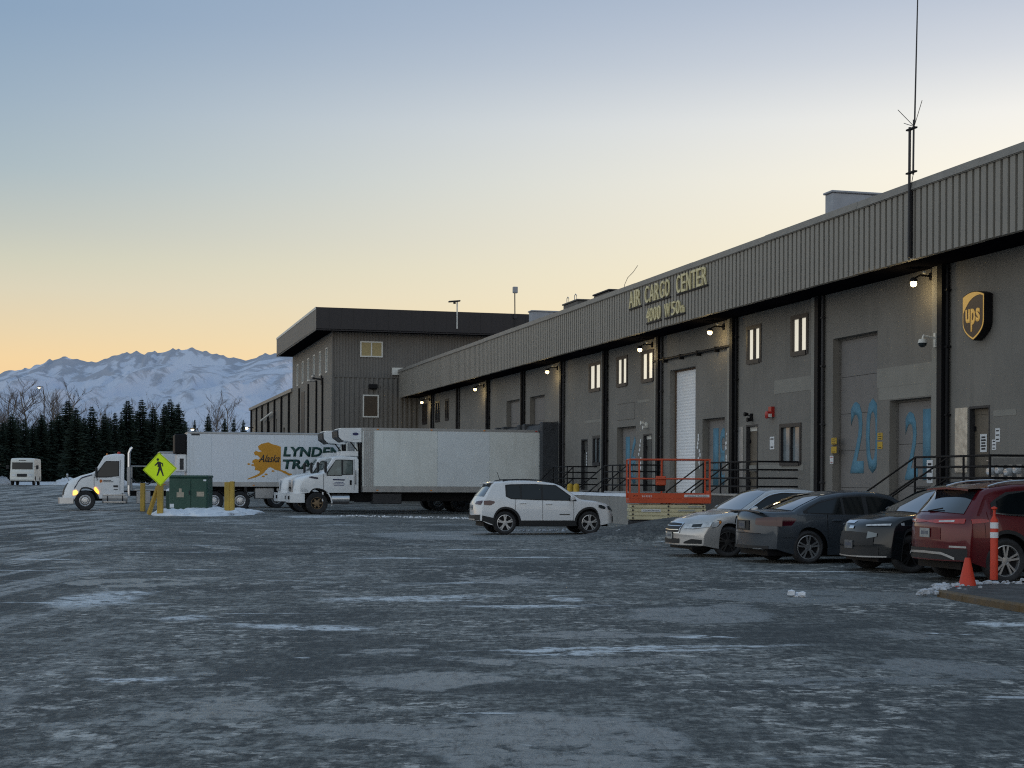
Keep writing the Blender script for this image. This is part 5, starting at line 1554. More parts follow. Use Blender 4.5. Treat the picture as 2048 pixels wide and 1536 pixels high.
# ---- white day-cab tractor
def tractor(loc, heading):
    o = empty('semi_tractor', loc, heading, 'white day-cab semi tractor with amber lights on, in front of the spruces', 'truck', 'trucks in the yard')
    r = 0.51
    b = Body(L=3.3, Wd=2.10, axles=[(-0.9, -2.0), (0.05, r)], ra=0.66, sill=0.62, bot_f=0.55, bot_r=0.62, zm=1.2, tum=0.10, er=0.12, kf=0.55, kr=0.05, plan=0.05, bow=0.03,
             top=[(-1.90, 2.86), (-1.84, 2.92), (-1.45, 2.93), (-1.0, 2.86), (-0.86, 2.78), (-0.42, 2.02), (-0.30, 1.95), (0.3, 1.78), (0.75, 1.58), (1.0, 1.35), (1.14, 1.05), (1.18, 0.8)],
             belt=[(-2, 1.72), (1.2, 1.72)])
    truck_cab(o, b, M_WHITEC, (-0.84, -0.45), [([-1.62, -0.95, -0.52], [1.80, 1.74, 1.74], [2.50, 2.50, 1.84])],
              [([-1.72, -1.70], [1.0, 1.0], [2.6, 2.6]), ([-0.40, -0.38], [1.2, 1.2], [1.9, 1.9]), ([-1.7, -0.4], [1.69, 1.69], [1.70, 1.70])], M_CARGLASS)
    mb = MB()
    for sg in (1, -1): b.side(mb, [-0.30, 0.3, 0.75, 1.05], [1.80, 1.62, 1.42, 1.10], [1.86, 1.69, 1.50, 1.20], sg, 0.01)
    mb.build('hood_stripe', mat('navy_stripe', (0.02, 0.03, 0.07), 0.35), o, smooth=True)
    mb = MB(); b.face(mb, 1, [-0.55, 0, 0.55], [0.80, 0.80, 0.80], [1.40, 1.45, 1.40], 0.015); mb.build('grille', M_PLASTIC, o, smooth=True)
    mb = MB(); mb.prism([(1.30, -1.0), (1.36, -0.6), (1.40, 0), (1.36, 0.6), (1.30, 1.0), (0.95, 1.12), (0.62, 1.12), (0.62, -1.12), (0.95, -1.12)], 'z', 0.36, 0.66)
    mb.build('bumper', M_ALLOY, o, smooth=True, sharp=30)
    for sg in (1, -1):
        mb = MB(); b.side(mb, [0.78, 0.95, 1.12], [0.86, 0.80, 0.78], [0.98, 1.06, 1.0], sg, 0.02, 8, 3); mb.build('headlight', M_HEADLIT, o, smooth=True)
        mb = MB(); b.side(mb, [-0.62, -0.50, -0.42], [0.86, 0.92, 1.02], [0.98, 1.16, 1.20], sg, 0.03, 6, 3); mb.build('turn_signal', M_AMBERLIT, o, smooth=True)
        mb = MB(); b.arch(mb, 0.05, r, 0.62, 0.70, sg, 0.03); mb.build('fender_lip', M_PLASTIC, o, smooth=True)
        add_wheel(o, 0.05, sg * 0.98, sg, r, 0.28, 0.29, 'truck', M_ALLOY)
        mb = MB(); mb.tube([(-0.55, sg * 1.14, 1.55), (-0.48, sg * 1.22, 1.95)], 0.02, 5); mb.cbox(-0.56, -0.44, sg * 1.26 - 0.12, sg * 1.26 + 0.12, 1.72, 2.22, 0.03); mb.build('mirror', M_PLASTIC, o)
        mb = MB(); mb.tube([(0.85, sg * 0.75, 1.5), (0.95, sg * 0.85, 1.75)], 0.015, 5); mb.lathe([(0, -0.06), (0.09, -0.05), (0.09, 0.0), (0, 0.01)], 'x', 10, (0.97, sg * 0.86, 1.80)); mb.build('hood_mirror', M_ALLOY, o)
    for k in range(5):
        mb = MB(); mb.cbox(-1.06, -0.98, -0.76 + k * 0.38 - 0.06, -0.76 + k * 0.38 + 0.06, 2.87, 2.93, 0.012); mb.build('roof_marker', M_AMBER, o)
    mb = MB(); mb.lathe([(0, 0.12), (0.08, 0.10), (0.09, 0.0), (0, 0)], 'z', 10, (-1.62, 0.2, 2.92)); mb.build('beacon', M_REDP, o)
    for sg in (1,):
        mb = MB(); mb.tube([(-2.12, sg * 0.98, 0.75), (-2.12, sg * 0.98, 2.95), (-2.20, sg * 1.0, 3.18), (-2.28, sg * 1.0, 3.24)], 0.075, 10); mb.build('exhaust_stack', M_CHROME, o, smooth=True)
        mb = MB(); mb.tube([(-2.12, sg * 0.98, 1.3), (-2.12, sg * 0.98, 2.25)], 0.11, 10); mb.build('heat_shield', M_ALU, o, smooth=True)
    for sg in (1, -1):
        mb = MB(); mb.tube([(-0.80, sg * 0.80, 0.66), (-2.05, sg * 0.80, 0.66)], 0.30, 16); mb.build('fuel_tank', M_ALU, o, smooth=True)
        for xx in (-1.05, -1.8):
            mb = MB(); mb.tube([(xx - 0.03, sg * 0.80, 0.66), (xx + 0.03, sg * 0.80, 0.66)], 0.312, 16); mb.build('tank_strap', M_DARKSTEEL, o, smooth=True)
        for z in (0.42, 0.78):
            mb = MB(); mb.box(-1.95, -0.85, sg * 1.06 - 0.06, sg * 1.06 + 0.06, z, z + 0.05); mb.build('cab_step', M_ALLOY, o)
    mb = MB(); mb.box(-8.0, -0.5, -0.45, -0.30, 0.75, 1.02); mb.box(-8.0, -0.5, 0.30, 0.45, 0.75, 1.02); mb.box(-1.9, 1.0, -0.7, 0.7, 0.5, 1.0); mb.build('chassis', M_BLACK, o)
    mb = MB(); mb.box(-4.3, -2.4, -1.0, 1.0, 1.03, 1.08); mb.build('deck_plate', M_ALU, o)
    mb = MB(); mb.cbox(-3.2, -2.5, 0.5, 1.05, 0.35, 1.0, 0.03); mb.build('tool_box', M_ALU, o)
    mb = MB()
    for yy in (-0.35, 0.0, 0.35):
        mb.tube([(-2.0, yy, 1.9), (-2.5, yy, 1.45), (-3.1, yy + 0.1, 1.35), (-3.6, yy, 1.7)], 0.03, 6)
    mb.build('air_lines', M_DARKSTEEL, o)
    mb = MB(); mb.tube([(-2.25, -0.9, 2.3), (-3.7, -0.9, 2.3)], 0.03, 6); mb.tube([(-2.3, -0.9, 1.05), (-2.3, -0.9, 2.3)], 0.03, 6); mb.tube([(-3.65, -0.9, 1.05), (-3.65, -0.9, 2.3)], 0.03, 6); mb.build('headache_rack', M_ALU, o)
    for ax in (-6.4, -7.75):
        dual_axle(o, ax, 0.51, 0.26, 0.29, 'truck', M_ALLOY, 1.22)
        for sg in (1, -1):
            mb = MB(); rows = []
            for k in range(9):
                a = R(20 + 140 * k / 8); rows.append([(ax + 0.60 * math.cos(a), sg * 0.68, 0.51 + 0.60 * math.sin(a)), (ax + 0.60 * math.cos(a), sg * 1.24, 0.51 + 0.60 * math.sin(a))])
            mb.grid(rows); mb.build('rear_fender', M_WHITEC, o, smooth=True)
    # small logo on the door
    mb = MB(); b.side(mb, [-0.80, -0.70, -0.66], [1.46, 1.42, 1.46], [1.56, 1.60, 1.55], 1, 0.008, 4, 3); mb.build('door_emblem', mat('orange_mark', (0.6, 0.16, 0.03), 0.5), o)
    mb = MB()
    for z, l_ in ((1.53, 0.40), (1.46, 0.52)): b.side(mb, [-0.84 - l_, -0.84], [z, z], [z + 0.035, z + 0.035], 1, 0.008, 6, 1)
    b.side(mb, [-1.62, -1.36], [1.20, 1.20], [1.30, 1.30], 1, 0.008, 6, 2); b.side(mb, [-1.60, -1.38], [1.06, 1.06], [1.10, 1.10], 1, 0.008, 6, 1)
    mb.build('door_print', M_DARKSTEEL, o)
    return o
tl = W(81.2 + 1.22, 22.33)
tractor((tl.x, tl.y, 0.0), RZ_OUT)

# ---- semi trailer
ALASKA = [(905, 270), (945, 290), (990, 300), (1036, 316), (1036, 556), (1062, 566), (1085, 570), (1105, 585), (1130, 598), (1155, 622), (1125, 618), (1098, 605), (1070, 592), (1040, 574),
          (1010, 566), (975, 556), (950, 540), (925, 530), (905, 538), (890, 556), (872, 572), (868, 585), (850, 600), (820, 618), (780, 636), (735, 650), (690, 661), (702, 648), (745, 630), (785, 612),
          (812, 596), (822, 578), (800, 566), (765, 560), (772, 534), (752, 512), (758, 492), (738, 482), (748, 458), (775, 446), (806, 452), (822, 438), (800, 412), (765, 404), (758, 378), (775, 362), (812, 372),
          (838, 366), (806, 344), (800, 314), (832, 288), (870, 280)]
M_TGREEN = mat('dark_green_letter', (0.012, 0.06, 0.05), 0.5)
M_ORANGE = mat('map_orange', (0.62, 0.28, 0.015), 0.5, var=0.06)

def trailer(s_near, h_rear, h_front, top, label, name, lettered=True, floor=1.28, body=None, unit=True):
    L = h_front - h_rear
    c = W(s_near + 1.30, (h_front + h_rear) / 2)
    o = empty(name, (c.x, c.y, 0), RZ_OUT, label, 'trailer', 'trucks in the yard')
    X = L / 2; Yh = 1.30
    m = body or M_WHITEB
    n = 14
    mb = MB(); mb.box(-X + 0.02, X - 0.02, -Yh + 0.01, Yh - 0.01, floor + 0.02, top - 0.05); mb.build('box_core', m, o)
    pw = (2 * X - 0.2) / n
    for k in range(n):
        mb = MB(); a = X - 0.1 - (k + 1) * pw
        mb.box(a + 0.007, a + pw - 0.007, Yh - 0.02, Yh + (0.003 if k % 3 else 0.007), floor + 0.22, top - 0.12); mb.build('side_panel', M_WHITEB3 if k == 1 else m, o)
    mb = MB(); mb.cbox(-X, X, -Yh - 0.015, Yh + 0.015, top - 0.13, top, 0.03); mb.build('top_rail', M_ALU, o)
    mb = MB(); mb.box(-X, X, -Yh - 0.012, Yh + 0.012, floor - 0.02, floor + 0.22); mb.build('bottom_rail', M_ALU, o)
    for xx in (-X, X - 0.12):
        mb = MB(); mb.box(xx, xx + 0.12, -Yh - 0.014, Yh + 0.014, floor + 0.2, top - 0.1); mb.build('corner_post', M_WHITEB, o)
    mb = MB(); mb.box(-X + 0.5, X - 0.8, -0.55, 0.55, floor - 0.3, floor - 0.02); mb.build('frame_rails', M_BLACK, o)
    if lettered:
        def to_near(px, py):
            # crop pixels -> trailer side (x forward, z)
            u = 360 + px / 5.12; v = 830 + py / 5.12
            return X - (u - 375) / 38.9, 1.62 + (959.5 - v) / 39.0
        P = [to_near(a, b_) for a, b_ in ALASKA]
        mb = MB(); mb.prism(P, 'y', Yh + 0.010, Yh + 0.016); mb.build('state_map_decal', M_ORANGE, o)
        mb = MB()
        for (a, b_) in ((855, 628), (884, 606), (955, 572), (705, 500), (745, 510), (1140, 605)):
            q = to_near(a, b_); mb.prism([(q[0] + 0.09 * math.cos(t), q[1] + 0.05 * math.sin(t)) for t in (0, 1.2, 2.4, 3.6, 4.9)], 'y', Yh + 0.010, Yh + 0.015)
        mb.build('map_islands', M_ORANGE, o)
        def tx(body, x0, y0, x1, y1, mt, off, shear, nm):
            a = to_near(x0, y1); c2 = to_near(x1, y0)
            me = fit_text(body, -a[0], -c2[0], a[1], c2[1], lambda u, v, w: (-u, Yh + 0.018 + w, v), 0.004, off, shear)
            link_mesh(nm, me, mt, o)
        tx('LYNDEN', 1060, 315, 1672, 418, M_TGREEN, 0.042, 0.12, 'trailer_lettering')
        tx('TRANSPORT', 1055, 447, 1985, 550, M_TGREEN, 0.042, 0.12, 'trailer_lettering')
        tx('Alaska', 805, 400, 1025, 480, M_INK, 0.015, 0.45, 'map_lettering')
        mb = MB(); q = to_near(118, 190); q2 = to_near(203, 208); mb.box(q2[0], q[0], Yh + 0.008, Yh + 0.012, q2[1], q[1]); mb.build('unit_number', M_DARKSTEEL, o)
    # front cooling unit
    if unit:
      mb = MB(); mb.cbox(X + 0.01, X + 0.62, -1.0, 1.0, 2.95, 3.98, 0.06); mb.build('cooling_unit_top', M_BLACK, o)
      mb = MB(); mb.cbox(X + 0.01, X + 0.52, -0.95, 0.95, 2.0, 2.93, 0.06); mb.build('cooling_unit', M_WHITEC, o)
      mb = MB(); mb.box(X + 0.16, X + 0.36, 0.951, 0.965, 2.12, 2.7); mb.build('unit_vent', M_DARKSTEEL, o)
    for k in range(6):
        mb = MB(); xx = X - 0.3 - k * (2 * X - 0.6) / 5; mb.cbox(xx - 0.05, xx + 0.05, Yh + 0.01, Yh + 0.03, floor + 0.02, floor + 0.07, 0.006); mb.build('side_marker', M_AMBER, o)
    for sg in (1, -1):
        mb = MB(); mb.box(-X + 0.75, -X + 0.77, sg * 0.95 - 0.3, sg * 0.95 + 0.3, 0.2, 0.95); mb.build('mud_flap', M_RUBBER, o)
    # landing gear, bogie, underride
    for sg in (1, -1):
        mb = MB(); mb.box(X - 3.1, X - 2.95, sg * 0.95 - 0.07, sg * 0.95 + 0.07, 0.28, floor); mb.box(X - 3.2, X - 2.85, sg * 0.95 - 0.13, sg * 0.95 + 0.13, 0.12, 0.2); mb.tube([(X - 3.02, sg * 0.95, 0.2), (X - 3.02, sg * 0.95, 0.3)], 0.045, 6)
        mb.build('landing_leg', M_DARKSTEEL, o)
    mb = MB(); mb.tube([(X - 3.0, -0.9, 0.55), (X - 4.2, -0.5, floor - 0.1)], 0.03, 6); mb.tube([(X - 3.0, 0.9, 0.55), (X - 4.2, 0.5, floor - 0.1)], 0.03, 6); mb.build('leg_brace', M_DARKSTEEL, o)
    mb = MB(); mb.cbox(X - 4.5, X - 3.5, 0.35, 1.2, 0.62, 1.2, 0.04); mb.build('fuel_tank', M_ALU, o)
    for ax in (-X + 1.6, -X + 2.85):
        dual_axle(o, ax, 0.51, 0.26, 0.29, 'truck', M_ALU, 1.26)
    mb = MB(); mb.box(-X + 0.9, -X + 3.6, -0.6, 0.6, 0.5, floor - 0.05); mb.build('bogie', M_BLACK, o)
    return o
M_WHITEB3 = mat('white_panel_new', (0.76, 0.79, 0.84), 0.42, var=0.03)
trailer(81.2, 1.15, 17.3, 4.10, 'long white trailer with orange state map and dark green lettering', 'semi_trailer')
trailer(89.6, 8.9, 18.4, 3.2, 'low white trailer hidden behind the lettered one, nose showing over the green cabinet', 'cargo_trailer', lettered=False, unit=False)

M_TRUCKGLASS = mat('cab_glass', (0.12, 0.155, 0.15), 0.08, var=0.5, scale=2.5, spec=0.7)
# ---- white box trucks backed up to the dock
def box_truck(s_near, h_front, box0, label):
    """h_front: bumper; box0: rear of the box"""
    c = W(s_near + 1.28, h_front)
    o = empty('box_truck', (c.x, c.y, 0), RZ_OUT, label, 'truck', 'trucks in the yard')
    r = 0.52
    ax = -1.30
    b = Body(L=3.4, Wd=2.20, axles=[(-2.4, -2.0), (ax, r)], ra=0.72, sill=1.02, bot_f=0.98, bot_r=1.02, zm=1.4, tum=0.10, er=0.11, kf=0.38, kr=0.05, plan=0.06, bow=0.03,
             top=[(-3.32, 2.66), (-3.24, 2.76), (-2.5, 2.80), (-2.15, 2.76), (-2.05, 2.70), (-1.66, 2.03), (-1.55, 1.98), (-0.9, 1.88), (-0.45, 1.76), (-0.30, 1.66), (-0.22, 1.45), (-0.18, 1.2)],
             belt=[(-3.4, 1.86), (-0.1, 1.86)])
    truck_cab(o, b, M_WHITEC, (-2.03, -1.70), [([-3.02, -2.55], [1.92, 1.90], [2.54, 2.56]), ([-2.46, -2.2, -1.80], [1.86, 1.86, 1.86], [2.56, 2.55, 1.93])],
              [([-3.12, -3.10], [1.15, 1.15], [2.62, 2.62]), ([-1.62, -1.60], [1.15, 1.15], [1.9, 1.9])], M_TRUCKGLASS)
    for sg in (1, -1):
        mb = MB(); b.side(mb, [-1.35, -1.0, -0.75], [1.66, 1.70, 1.74], [1.74, 1.80, 1.77], sg, 0.012, 8, 2); mb.build('hood_vent', mat('dark_blue_vent', (0.02, 0.02, 0.05), 0.4), o, smooth=True)
        mb = MB(); b.side(mb, [-0.66, -0.35, -0.24], [1.06, 1.06, 1.08], [1.14, 1.24, 1.22], sg, 0.015, 6, 3); mb.build('headlight', M_LENS, o, smooth=True)
        add_wheel(o, ax, sg * 0.98, sg, r, 0.30, 0.28, 'rusty', M_RUST)
        mb = MB(); b.arch(mb, ax, r, 0.66, 0.72, sg, 0.004); mb.build('fender_liner', M_BLACK, o, smooth=True)
        mb = MB(); rows = []
        for k in range(7):
            a = R(20 + 100 * k / 6 + 70); rows.append([(ax + q * math.cos(a), sg * 1.10, r + q * math.sin(a)) for q in (0.68, 0.74)])
        mb.grid(rows); mb.build('fender_edge', M_WHITEC, o, smooth=True)
        mb = MB(); mb.box(-1.60, -1.54, sg * 1.08 - 0.03, sg * 1.08 + 0.03, 0.62, 1.05); mb.build('mud_flap', M_WHITEC, o)
        mb = MB(); mb.box(-2.95, -2.86, sg * 1.075 - 0.02, sg * 1.075 + 0.02, 1.40, 1.62); mb.build('door_handle', M_BLACK, o)
        mb = MB(); mb.box(-3.16, -3.13, sg * 1.09 - 0.02, sg * 1.09 + 0.02, 1.42, 2.1); mb.build('grab_rail', M_DARKSTEEL, o)
        mb = MB(); mb.tube([(-2.85, sg * 0.86, 0.72), (-2.0, sg * 0.86, 0.72)], 0.24, 16); mb.build('fuel_tank', M_ALLOY, o, smooth=True)
        mb = MB(); mb.box(-2.95, -1.75, sg * 1.08 - 0.08, sg * 1.08 + 0.08, 0.48, 0.52); mb.build('cab_step', M_DARKSTEEL, o)
    mb = MB(); mb.box(-0.20, -0.16, -0.58, 0.58, 1.06, 1.62); mb.build('grille', M_CHROME, o)
    mb = MB(); mb.prism([(-0.06, -0.95), (0.0, -0.4), (0.0, 0.4), (-0.06, 0.95), (-0.5, 1.10), (-0.72, 1.10), (-0.72, -1.10), (-0.5, -1.10)], 'z', 0.55, 0.98); mb.build('bumper', M_WHITEC, o, smooth=True, sharp=30)
    for sg in (1, -1):
        mb = MB(); mb.box(-0.10, 0.005, sg * 0.62 - 0.16, sg * 0.62 + 0.16, 0.70, 0.86); mb.build('bumper_slot', M_BLACK, o)
    mirrors(o, -1.72, 1.95, 1.34)
    # lettering strips on the door
    mb = MB(); b.side(mb, [-2.62, -2.05], [1.60, 1.62], [1.66, 1.68], 1, 0.009, 8, 1)
    mb.build('door_logo', mat('navy_print', (0.02, 0.03, 0.09), 0.5), o)
    mb = MB()
    for z, l_ in ((1.50, 0.44), (1.43, 0.60), (1.36, 0.50)):
        b.side(mb, [-2.34 - l_ / 2, -2.34 + l_ / 2], [z, z], [z + 0.028, z + 0.028], 1, 0.009, 6, 1)
    mb.build('door_print', mat('blue_print', (0.10, 0.13, 0.25), 0.5), o)
    # chassis and running gear
    xb0 = -(h_front - box0); xb1 = -3.45
    mb = MB(); mb.box(xb0 + 0.3, -0.3, -0.5, 0.5, 0.62, 1.05); mb.build('chassis', M_BLACK, o)
    dual_axle(o, xb0 + 2.6, r, 0.26, 0.28, 'truck', M_DARKSTEEL, 1.24)
    mb = MB(); mb.cbox(xb1 - 1.9, xb1 - 0.5, 0.5, 1.2, 0.5, 1.0, 0.03); mb.build('side_box', M_DARKSTEEL, o)
    # insulated box
    fl, tp, Yh = 1.06, 4.12, 1.28
    mb = MB(); mb.box(xb0 + 0.02, xb1 - 0.02, -Yh + 0.01, Yh - 0.01, fl + 0.05, tp - 0.04); mb.build('box_core', M_WHITEB2, o)
    cuts = [(xb1 - 0.55, xb1 - 3.6), (xb1 - 3.62, xb1 - 6.2), (xb1 - 6.22, xb0 + 0.25)]
    for k, (a, c_) in enumerate(cuts):
        for sg in (1, -1):
            mb = MB(); mb.box(c_, a, sg * Yh - 0.012, sg * Yh + 0.012, fl + 0.28, tp - 0.13); mb.build('side_panel', M_WHITEB2 if k != 1 else M_WHITEB4, o)
    mb = MB(); mb.box(xb0, xb1, -Yh - 0.015, Yh + 0.015, tp - 0.13, tp); mb.build('top_rail', M_ALU, o)
    mb = MB(); mb.box(xb0, xb1, -Yh - 0.015, Yh + 0.015, fl, fl + 0.27); mb.build('bottom_rail', M_ALU, o)
    for sg in (1, -1):
        mb = MB()
        for k in range(5):
            mb.box(xb1 - 0.50 + k * 0.1, xb1 - 0.44 + k * 0.1, sg * Yh - 0.01, sg * Yh + 0.03, fl + 0.28, tp - 0.14)
        mb.build('ribbed_corner', M_ALU, o)
        mb = MB()
        for k in range(3): mb.box(xb0 + 0.0 + k * 0.08, xb0 + 0.05 + k * 0.08, sg * Yh - 0.01, sg * Yh + 0.03, fl + 0.28, tp - 0.14)
        mb.build('rear_post', M_ALU, o)
    for k in range(4):
        mb = MB(); xx = xb1 - 0.7 - k * (xb1 - xb0 - 1.1) / 3; mb.cbox(xx - 0.05, xx + 0.05, Yh + 0.012, Yh + 0.03, fl + 0.06, fl + 0.11, 0.006); mb.build('side_marker', M_REDP if k == 3 else M_AMBER, o)
        mb = MB(); mb.cbox(xx - 0.05, xx + 0.05, Yh + 0.012, Yh + 0.03, tp - 0.1, tp - 0.05, 0.006); mb.build('side_marker', M_REDP if k == 3 else M_AMBER, o)
    for sg in (1, -1):
        mb = MB(); mb.box(xb0 + 1.75, xb0 + 1.77, sg * 0.95 - 0.3, sg * 0.95 + 0.3, 0.2, 0.95); mb.build('mud_flap', M_RUBBER, o)
    # cooling unit over the cab
    prof = [(xb1 + 0.02, 3.45), (xb1 + 0.30, 3.42), (xb1 + 0.95, 3.52), (xb1 + 1.10, 3.68), (xb1 + 1.12, 3.98), (xb1 + 1.0, 4.10), (xb1 + 0.02, 4.12)]
    mb = MB(); mb.prism(prof, 'y', -0.98, 0.98); mb.build('cooling_unit', M_WHITEC, o, smooth=True, sharp=40)
    mb = MB(); mb.prism([(xb1 + 0.86, 3.44), (xb1 + 1.16, 3.66), (xb1 + 1.18, 3.96), (xb1 + 1.04, 4.06), (xb1 + 1.0, 3.70)], 'y', -0.85, 0.85); mb.build('unit_grille', M_PLASTIC, o)
    mb = MB(); mb.box(xb1 + 0.10, xb1 + 0.52, 0.981, 0.995, 3.56, 3.98); mb.build('unit_cover', M_WHITEB, o)
    mb = MB(); mb.prism([(xb1 + 0.31 + 0.15 * math.cos(t * 0.4488), 3.82 + 0.07 * math.sin(t * 0.4488)) for t in range(14)], 'y', 0.996, 1.002); mb.build('unit_badge', mat('navy_badge', (0.02, 0.03, 0.12), 0.4), o)
    mb = MB(); mb.box(xb1 + 0.0, xb1 + 0.06, 0.4, 0.9, 1.2, 3.4); mb.tube([(xb1 + 0.15, 0.7, 3.5), (xb1 + 0.1, 0.75, 2.8), (xb1 + 0.05, 0.7, 1.3)], 0.04, 6); mb.tube([(xb1 + 0.5, 0.6, 3.46), (xb1 + 0.1, 0.6, 2.95)], 0.03, 6); mb.build('unit_lines', M_BLACK, o)
    mb = MB(); mb.box(-3.30, -2.5, -0.8, 0.8, 2.78, 3.0); mb.build('roof_fairing', M_WHITEC, o)
    return o
M_WHITEB4 = mat('white_panel_cool', (0.77, 0.82, 0.85), 0.45, var=0.04, scale=0.8, dirt=(0.60, 0.62, 0.63), dirt_amt=0.3)
box_truck(72.4, 13.05, 0.65, 'white refrigerated box truck with rusty hub backed up to the dock')
box_truck(76.9, 13.12, 1.1, 'second white box truck behind the first, hood and windshield showing')

# ---- cream step van coming up the road
sv = empty('step_van', (-49.0, 155.0, ground_z(-49, 155)), R(-80), 'cream step van with wide dark windshield far down the road', 'van')
b = Body(L=5.6, Wd=2.35, axles=[(-1.7, 0.42), (1.75, 0.42)], ra=0.50, sill=0.42, bot_f=0.45, bot_r=0.45, zm=1.0, tum=0.03, er=0.12, kf=0.20, kr=0.08, plan=0.01, bow=0.02,
         top=[(-2.8, 2.6), (-2.74, 2.7), (1.9, 2.72), (2.25, 2.66), (2.36, 2.55), (2.42, 2.2), (2.50, 1.55), (2.62, 1.45), (2.72, 1.0), (2.75, 0.7)], belt=[(-2.8, 1.6), (2.8, 1.6)])
b.shell().build('body', mat('cream_van_paint', (0.80, 0.79, 0.73), 0.4, var=0.05), sv, smooth=True, sharp=45)
mb = MB(); b.face(mb, 1, [-0.98, 0.98], [1.60, 1.60], [2.28, 2.28], 0.02); mb.build('windshield', M_CARGLASS, sv)
mb = MB(); b.face(mb, 1, [-0.48, 0.48], [0.85, 0.85], [1.15, 1.15], 0.02); mb.build('grille', M_PLASTIC, sv)
mb = MB(); mb.cbox(2.62, 2.86, -1.12, 1.12, 0.46, 0.66, 0.03); mb.build('bumper', M_WHITEF, sv)
for sg in (1, -1):
    mb = MB(); b.face(mb, 1, sorted([0.60 * sg, 0.95 * sg]), [0.88, 0.88], [1.12, 1.12], 0.02); mb.build('headlight', M_LENS, sv)
    mb = MB(); mb.tube([(2.3, sg * 1.12, 1.9), (2.35, sg * 1.38, 1.9)], 0.02, 5); mb.cbox(2.30, 2.40, sg * 1.42 - 0.12, sg * 1.42 + 0.12, 1.6, 2.0, 0.03); mb.build('mirror', M_PLASTIC, sv)
    for ax in (-1.7, 1.75): add_wheel(sv, ax, sg * 1.02, sg, 0.42, 0.26, 0.24, 'truck', M_WHITEF)
mb = MB(); b.face(mb, 1, [-0.35, 0.35], [2.44, 2.44], [2.50, 2.50], 0.02); mb.build('roof_marker', M_DARKSTEEL, sv)
mb = MB(); mb.box(-2.5, 2.4, -0.85, 0.85, 0.36, 0.7); mb.build('underbody', M_BLACK, sv)
# ------------------------------------------------------------------ scissor lift
LF = empty('scissor_lift', (4.75, 46.75, ground_z(4.75, 46.75) - 0.0), R(1.5), 'orange and cream scissor lift standing lowered in front of the white roller door', 'scissor lift')
M_JO = mat('lift_orange', (0.64, 0.085, 0.022), 0.45, var=0.10, scale=3, dirt=(0.3, 0.06, 0.03), dirt_amt=0.4)
M_JC = mat('lift_cream', (0.72, 0.65, 0.42), 0.5, var=0.08, scale=3, dirt=(0.38, 0.34, 0.22), dirt_amt=0.5)
hx, hy = 1.24, 0.42
mb = MB(); mb.cbox(-hx + 0.06, hx - 0.06, -hy, hy, 0.16, 0.46, 0.03); mb.build('chassis', M_DARKSTEEL, LF)
for xx in (-0.9, 0.9):
    for sg in (1, -1):
        add_wheel(LF, xx, sg * (hy + 0.02), sg, 0.19, 0.12, 0.11, 'truck', M_JC)
for k in range(4):
    mb = MB(); z = 0.48 + k * 0.118
    mb.cbox(-hx + 0.02 + 0.02 * (k % 2), hx - 0.14 - 0.02 * (k % 2), -hy, hy, z, z + 0.108, 0.015); mb.build('scissor_arm', M_JC, LF)
for xx in (-1.12, -0.05, 1.0):
    for k in range(4):
        mb = MB(); mb.tube([(xx, -hy - 0.03, 0.535 + k * 0.118), (xx, hy + 0.03, 0.535 + k * 0.118)], 0.028, 8); mb.build('pivot_pin', M_DARKSTEEL, LF)
mb = MB(); mb.cbox(-hx, hx, -hy - 0.05, hy + 0.05, 0.98, 1.12, 0.01); mb.build('deck_skirt', M_JO, LF)
mb = MB(); mb.box(-hx, hx, -hy - 0.055, -hy - 0.035, 1.125, 1.28); mb.box(-hx, hx, hy + 0.035, hy + 0.055, 1.125, 1.28); mb.box(hx - 0.02, hx, -hy, hy, 1.125, 1.36); mb.build('toe_board', M_JO, LF)
for zz in (1.72, 2.30):
    mb = MB(); mb.tube([(-hx + .02, -hy - .04, zz), (hx - .02, -hy - .04, zz), (hx - .02, hy + .04, zz), (-hx + .02, hy + .04, zz), (-hx + .02, -hy - .04, zz)], 0.024, 6); mb.build('guard_rail', M_JO, LF)
for xx, sg in ((-hx + .02, -1), (-0.94, -1), (hx - .05, -1), (-hx + .02, 1), (-0.15, 1), (hx - .05, 1)):
    mb = MB(); mb.box(xx - 0.025, xx + 0.025, sg * (hy + 0.04) - 0.02, sg * (hy + 0.04) + 0.02, 1.12, 2.29); mb.build('guard_post', M_JO, LF)
mb = MB(); mb.cbox(-0.42, -0.12, -hy + 0.02, -hy + 0.18, 1.52, 1.80, 0.02); mb.build('control_box', M_JO, LF)
mb = MB(); mb.cbox(-0.40, -0.14, -hy + 0.03, -hy + 0.15, 1.34, 1.52, 0.02); mb.build('manual_box', M_BLACK, LF)
mb = MB(); mb.box(0.42, 1.18, -hy - 0.062, -hy - 0.056, 1.17, 1.245); mb.build('owner_plate', M_PAPER, LF)
to_ = lambda yy: (lambda u, v, w: (u, yy - w, v))
link_mesh('plate_lettering', fit_text('United Rentals', 0.50, 1.12, 1.183, 1.23, to_(-hy - 0.063), 0.002), M_INK, LF)
link_mesh('maker_lettering', fit_text('JLG', -1.12, -0.98, 1.18, 1.225, to_(-hy - 0.057), 0.002, 0.02, 0.2), M_INK, LF)
link_mesh('model_lettering', fit_text('2632ES', -0.86, -0.55, 1.165, 1.225, to_(-hy - 0.057), 0.002), M_PAPER, LF)
mb = MB(); mb.box(-0.86, -0.28, -hy - 0.006, -hy - 0.001, 0.725, 0.80); mb.build('owner_plate', M_PAPER, LF)
link_mesh('plate_lettering', fit_text('United Rentals', -0.80, -0.33, 0.745, 0.785, to_(-hy - 0.007), 0.002), M_INK, LF)
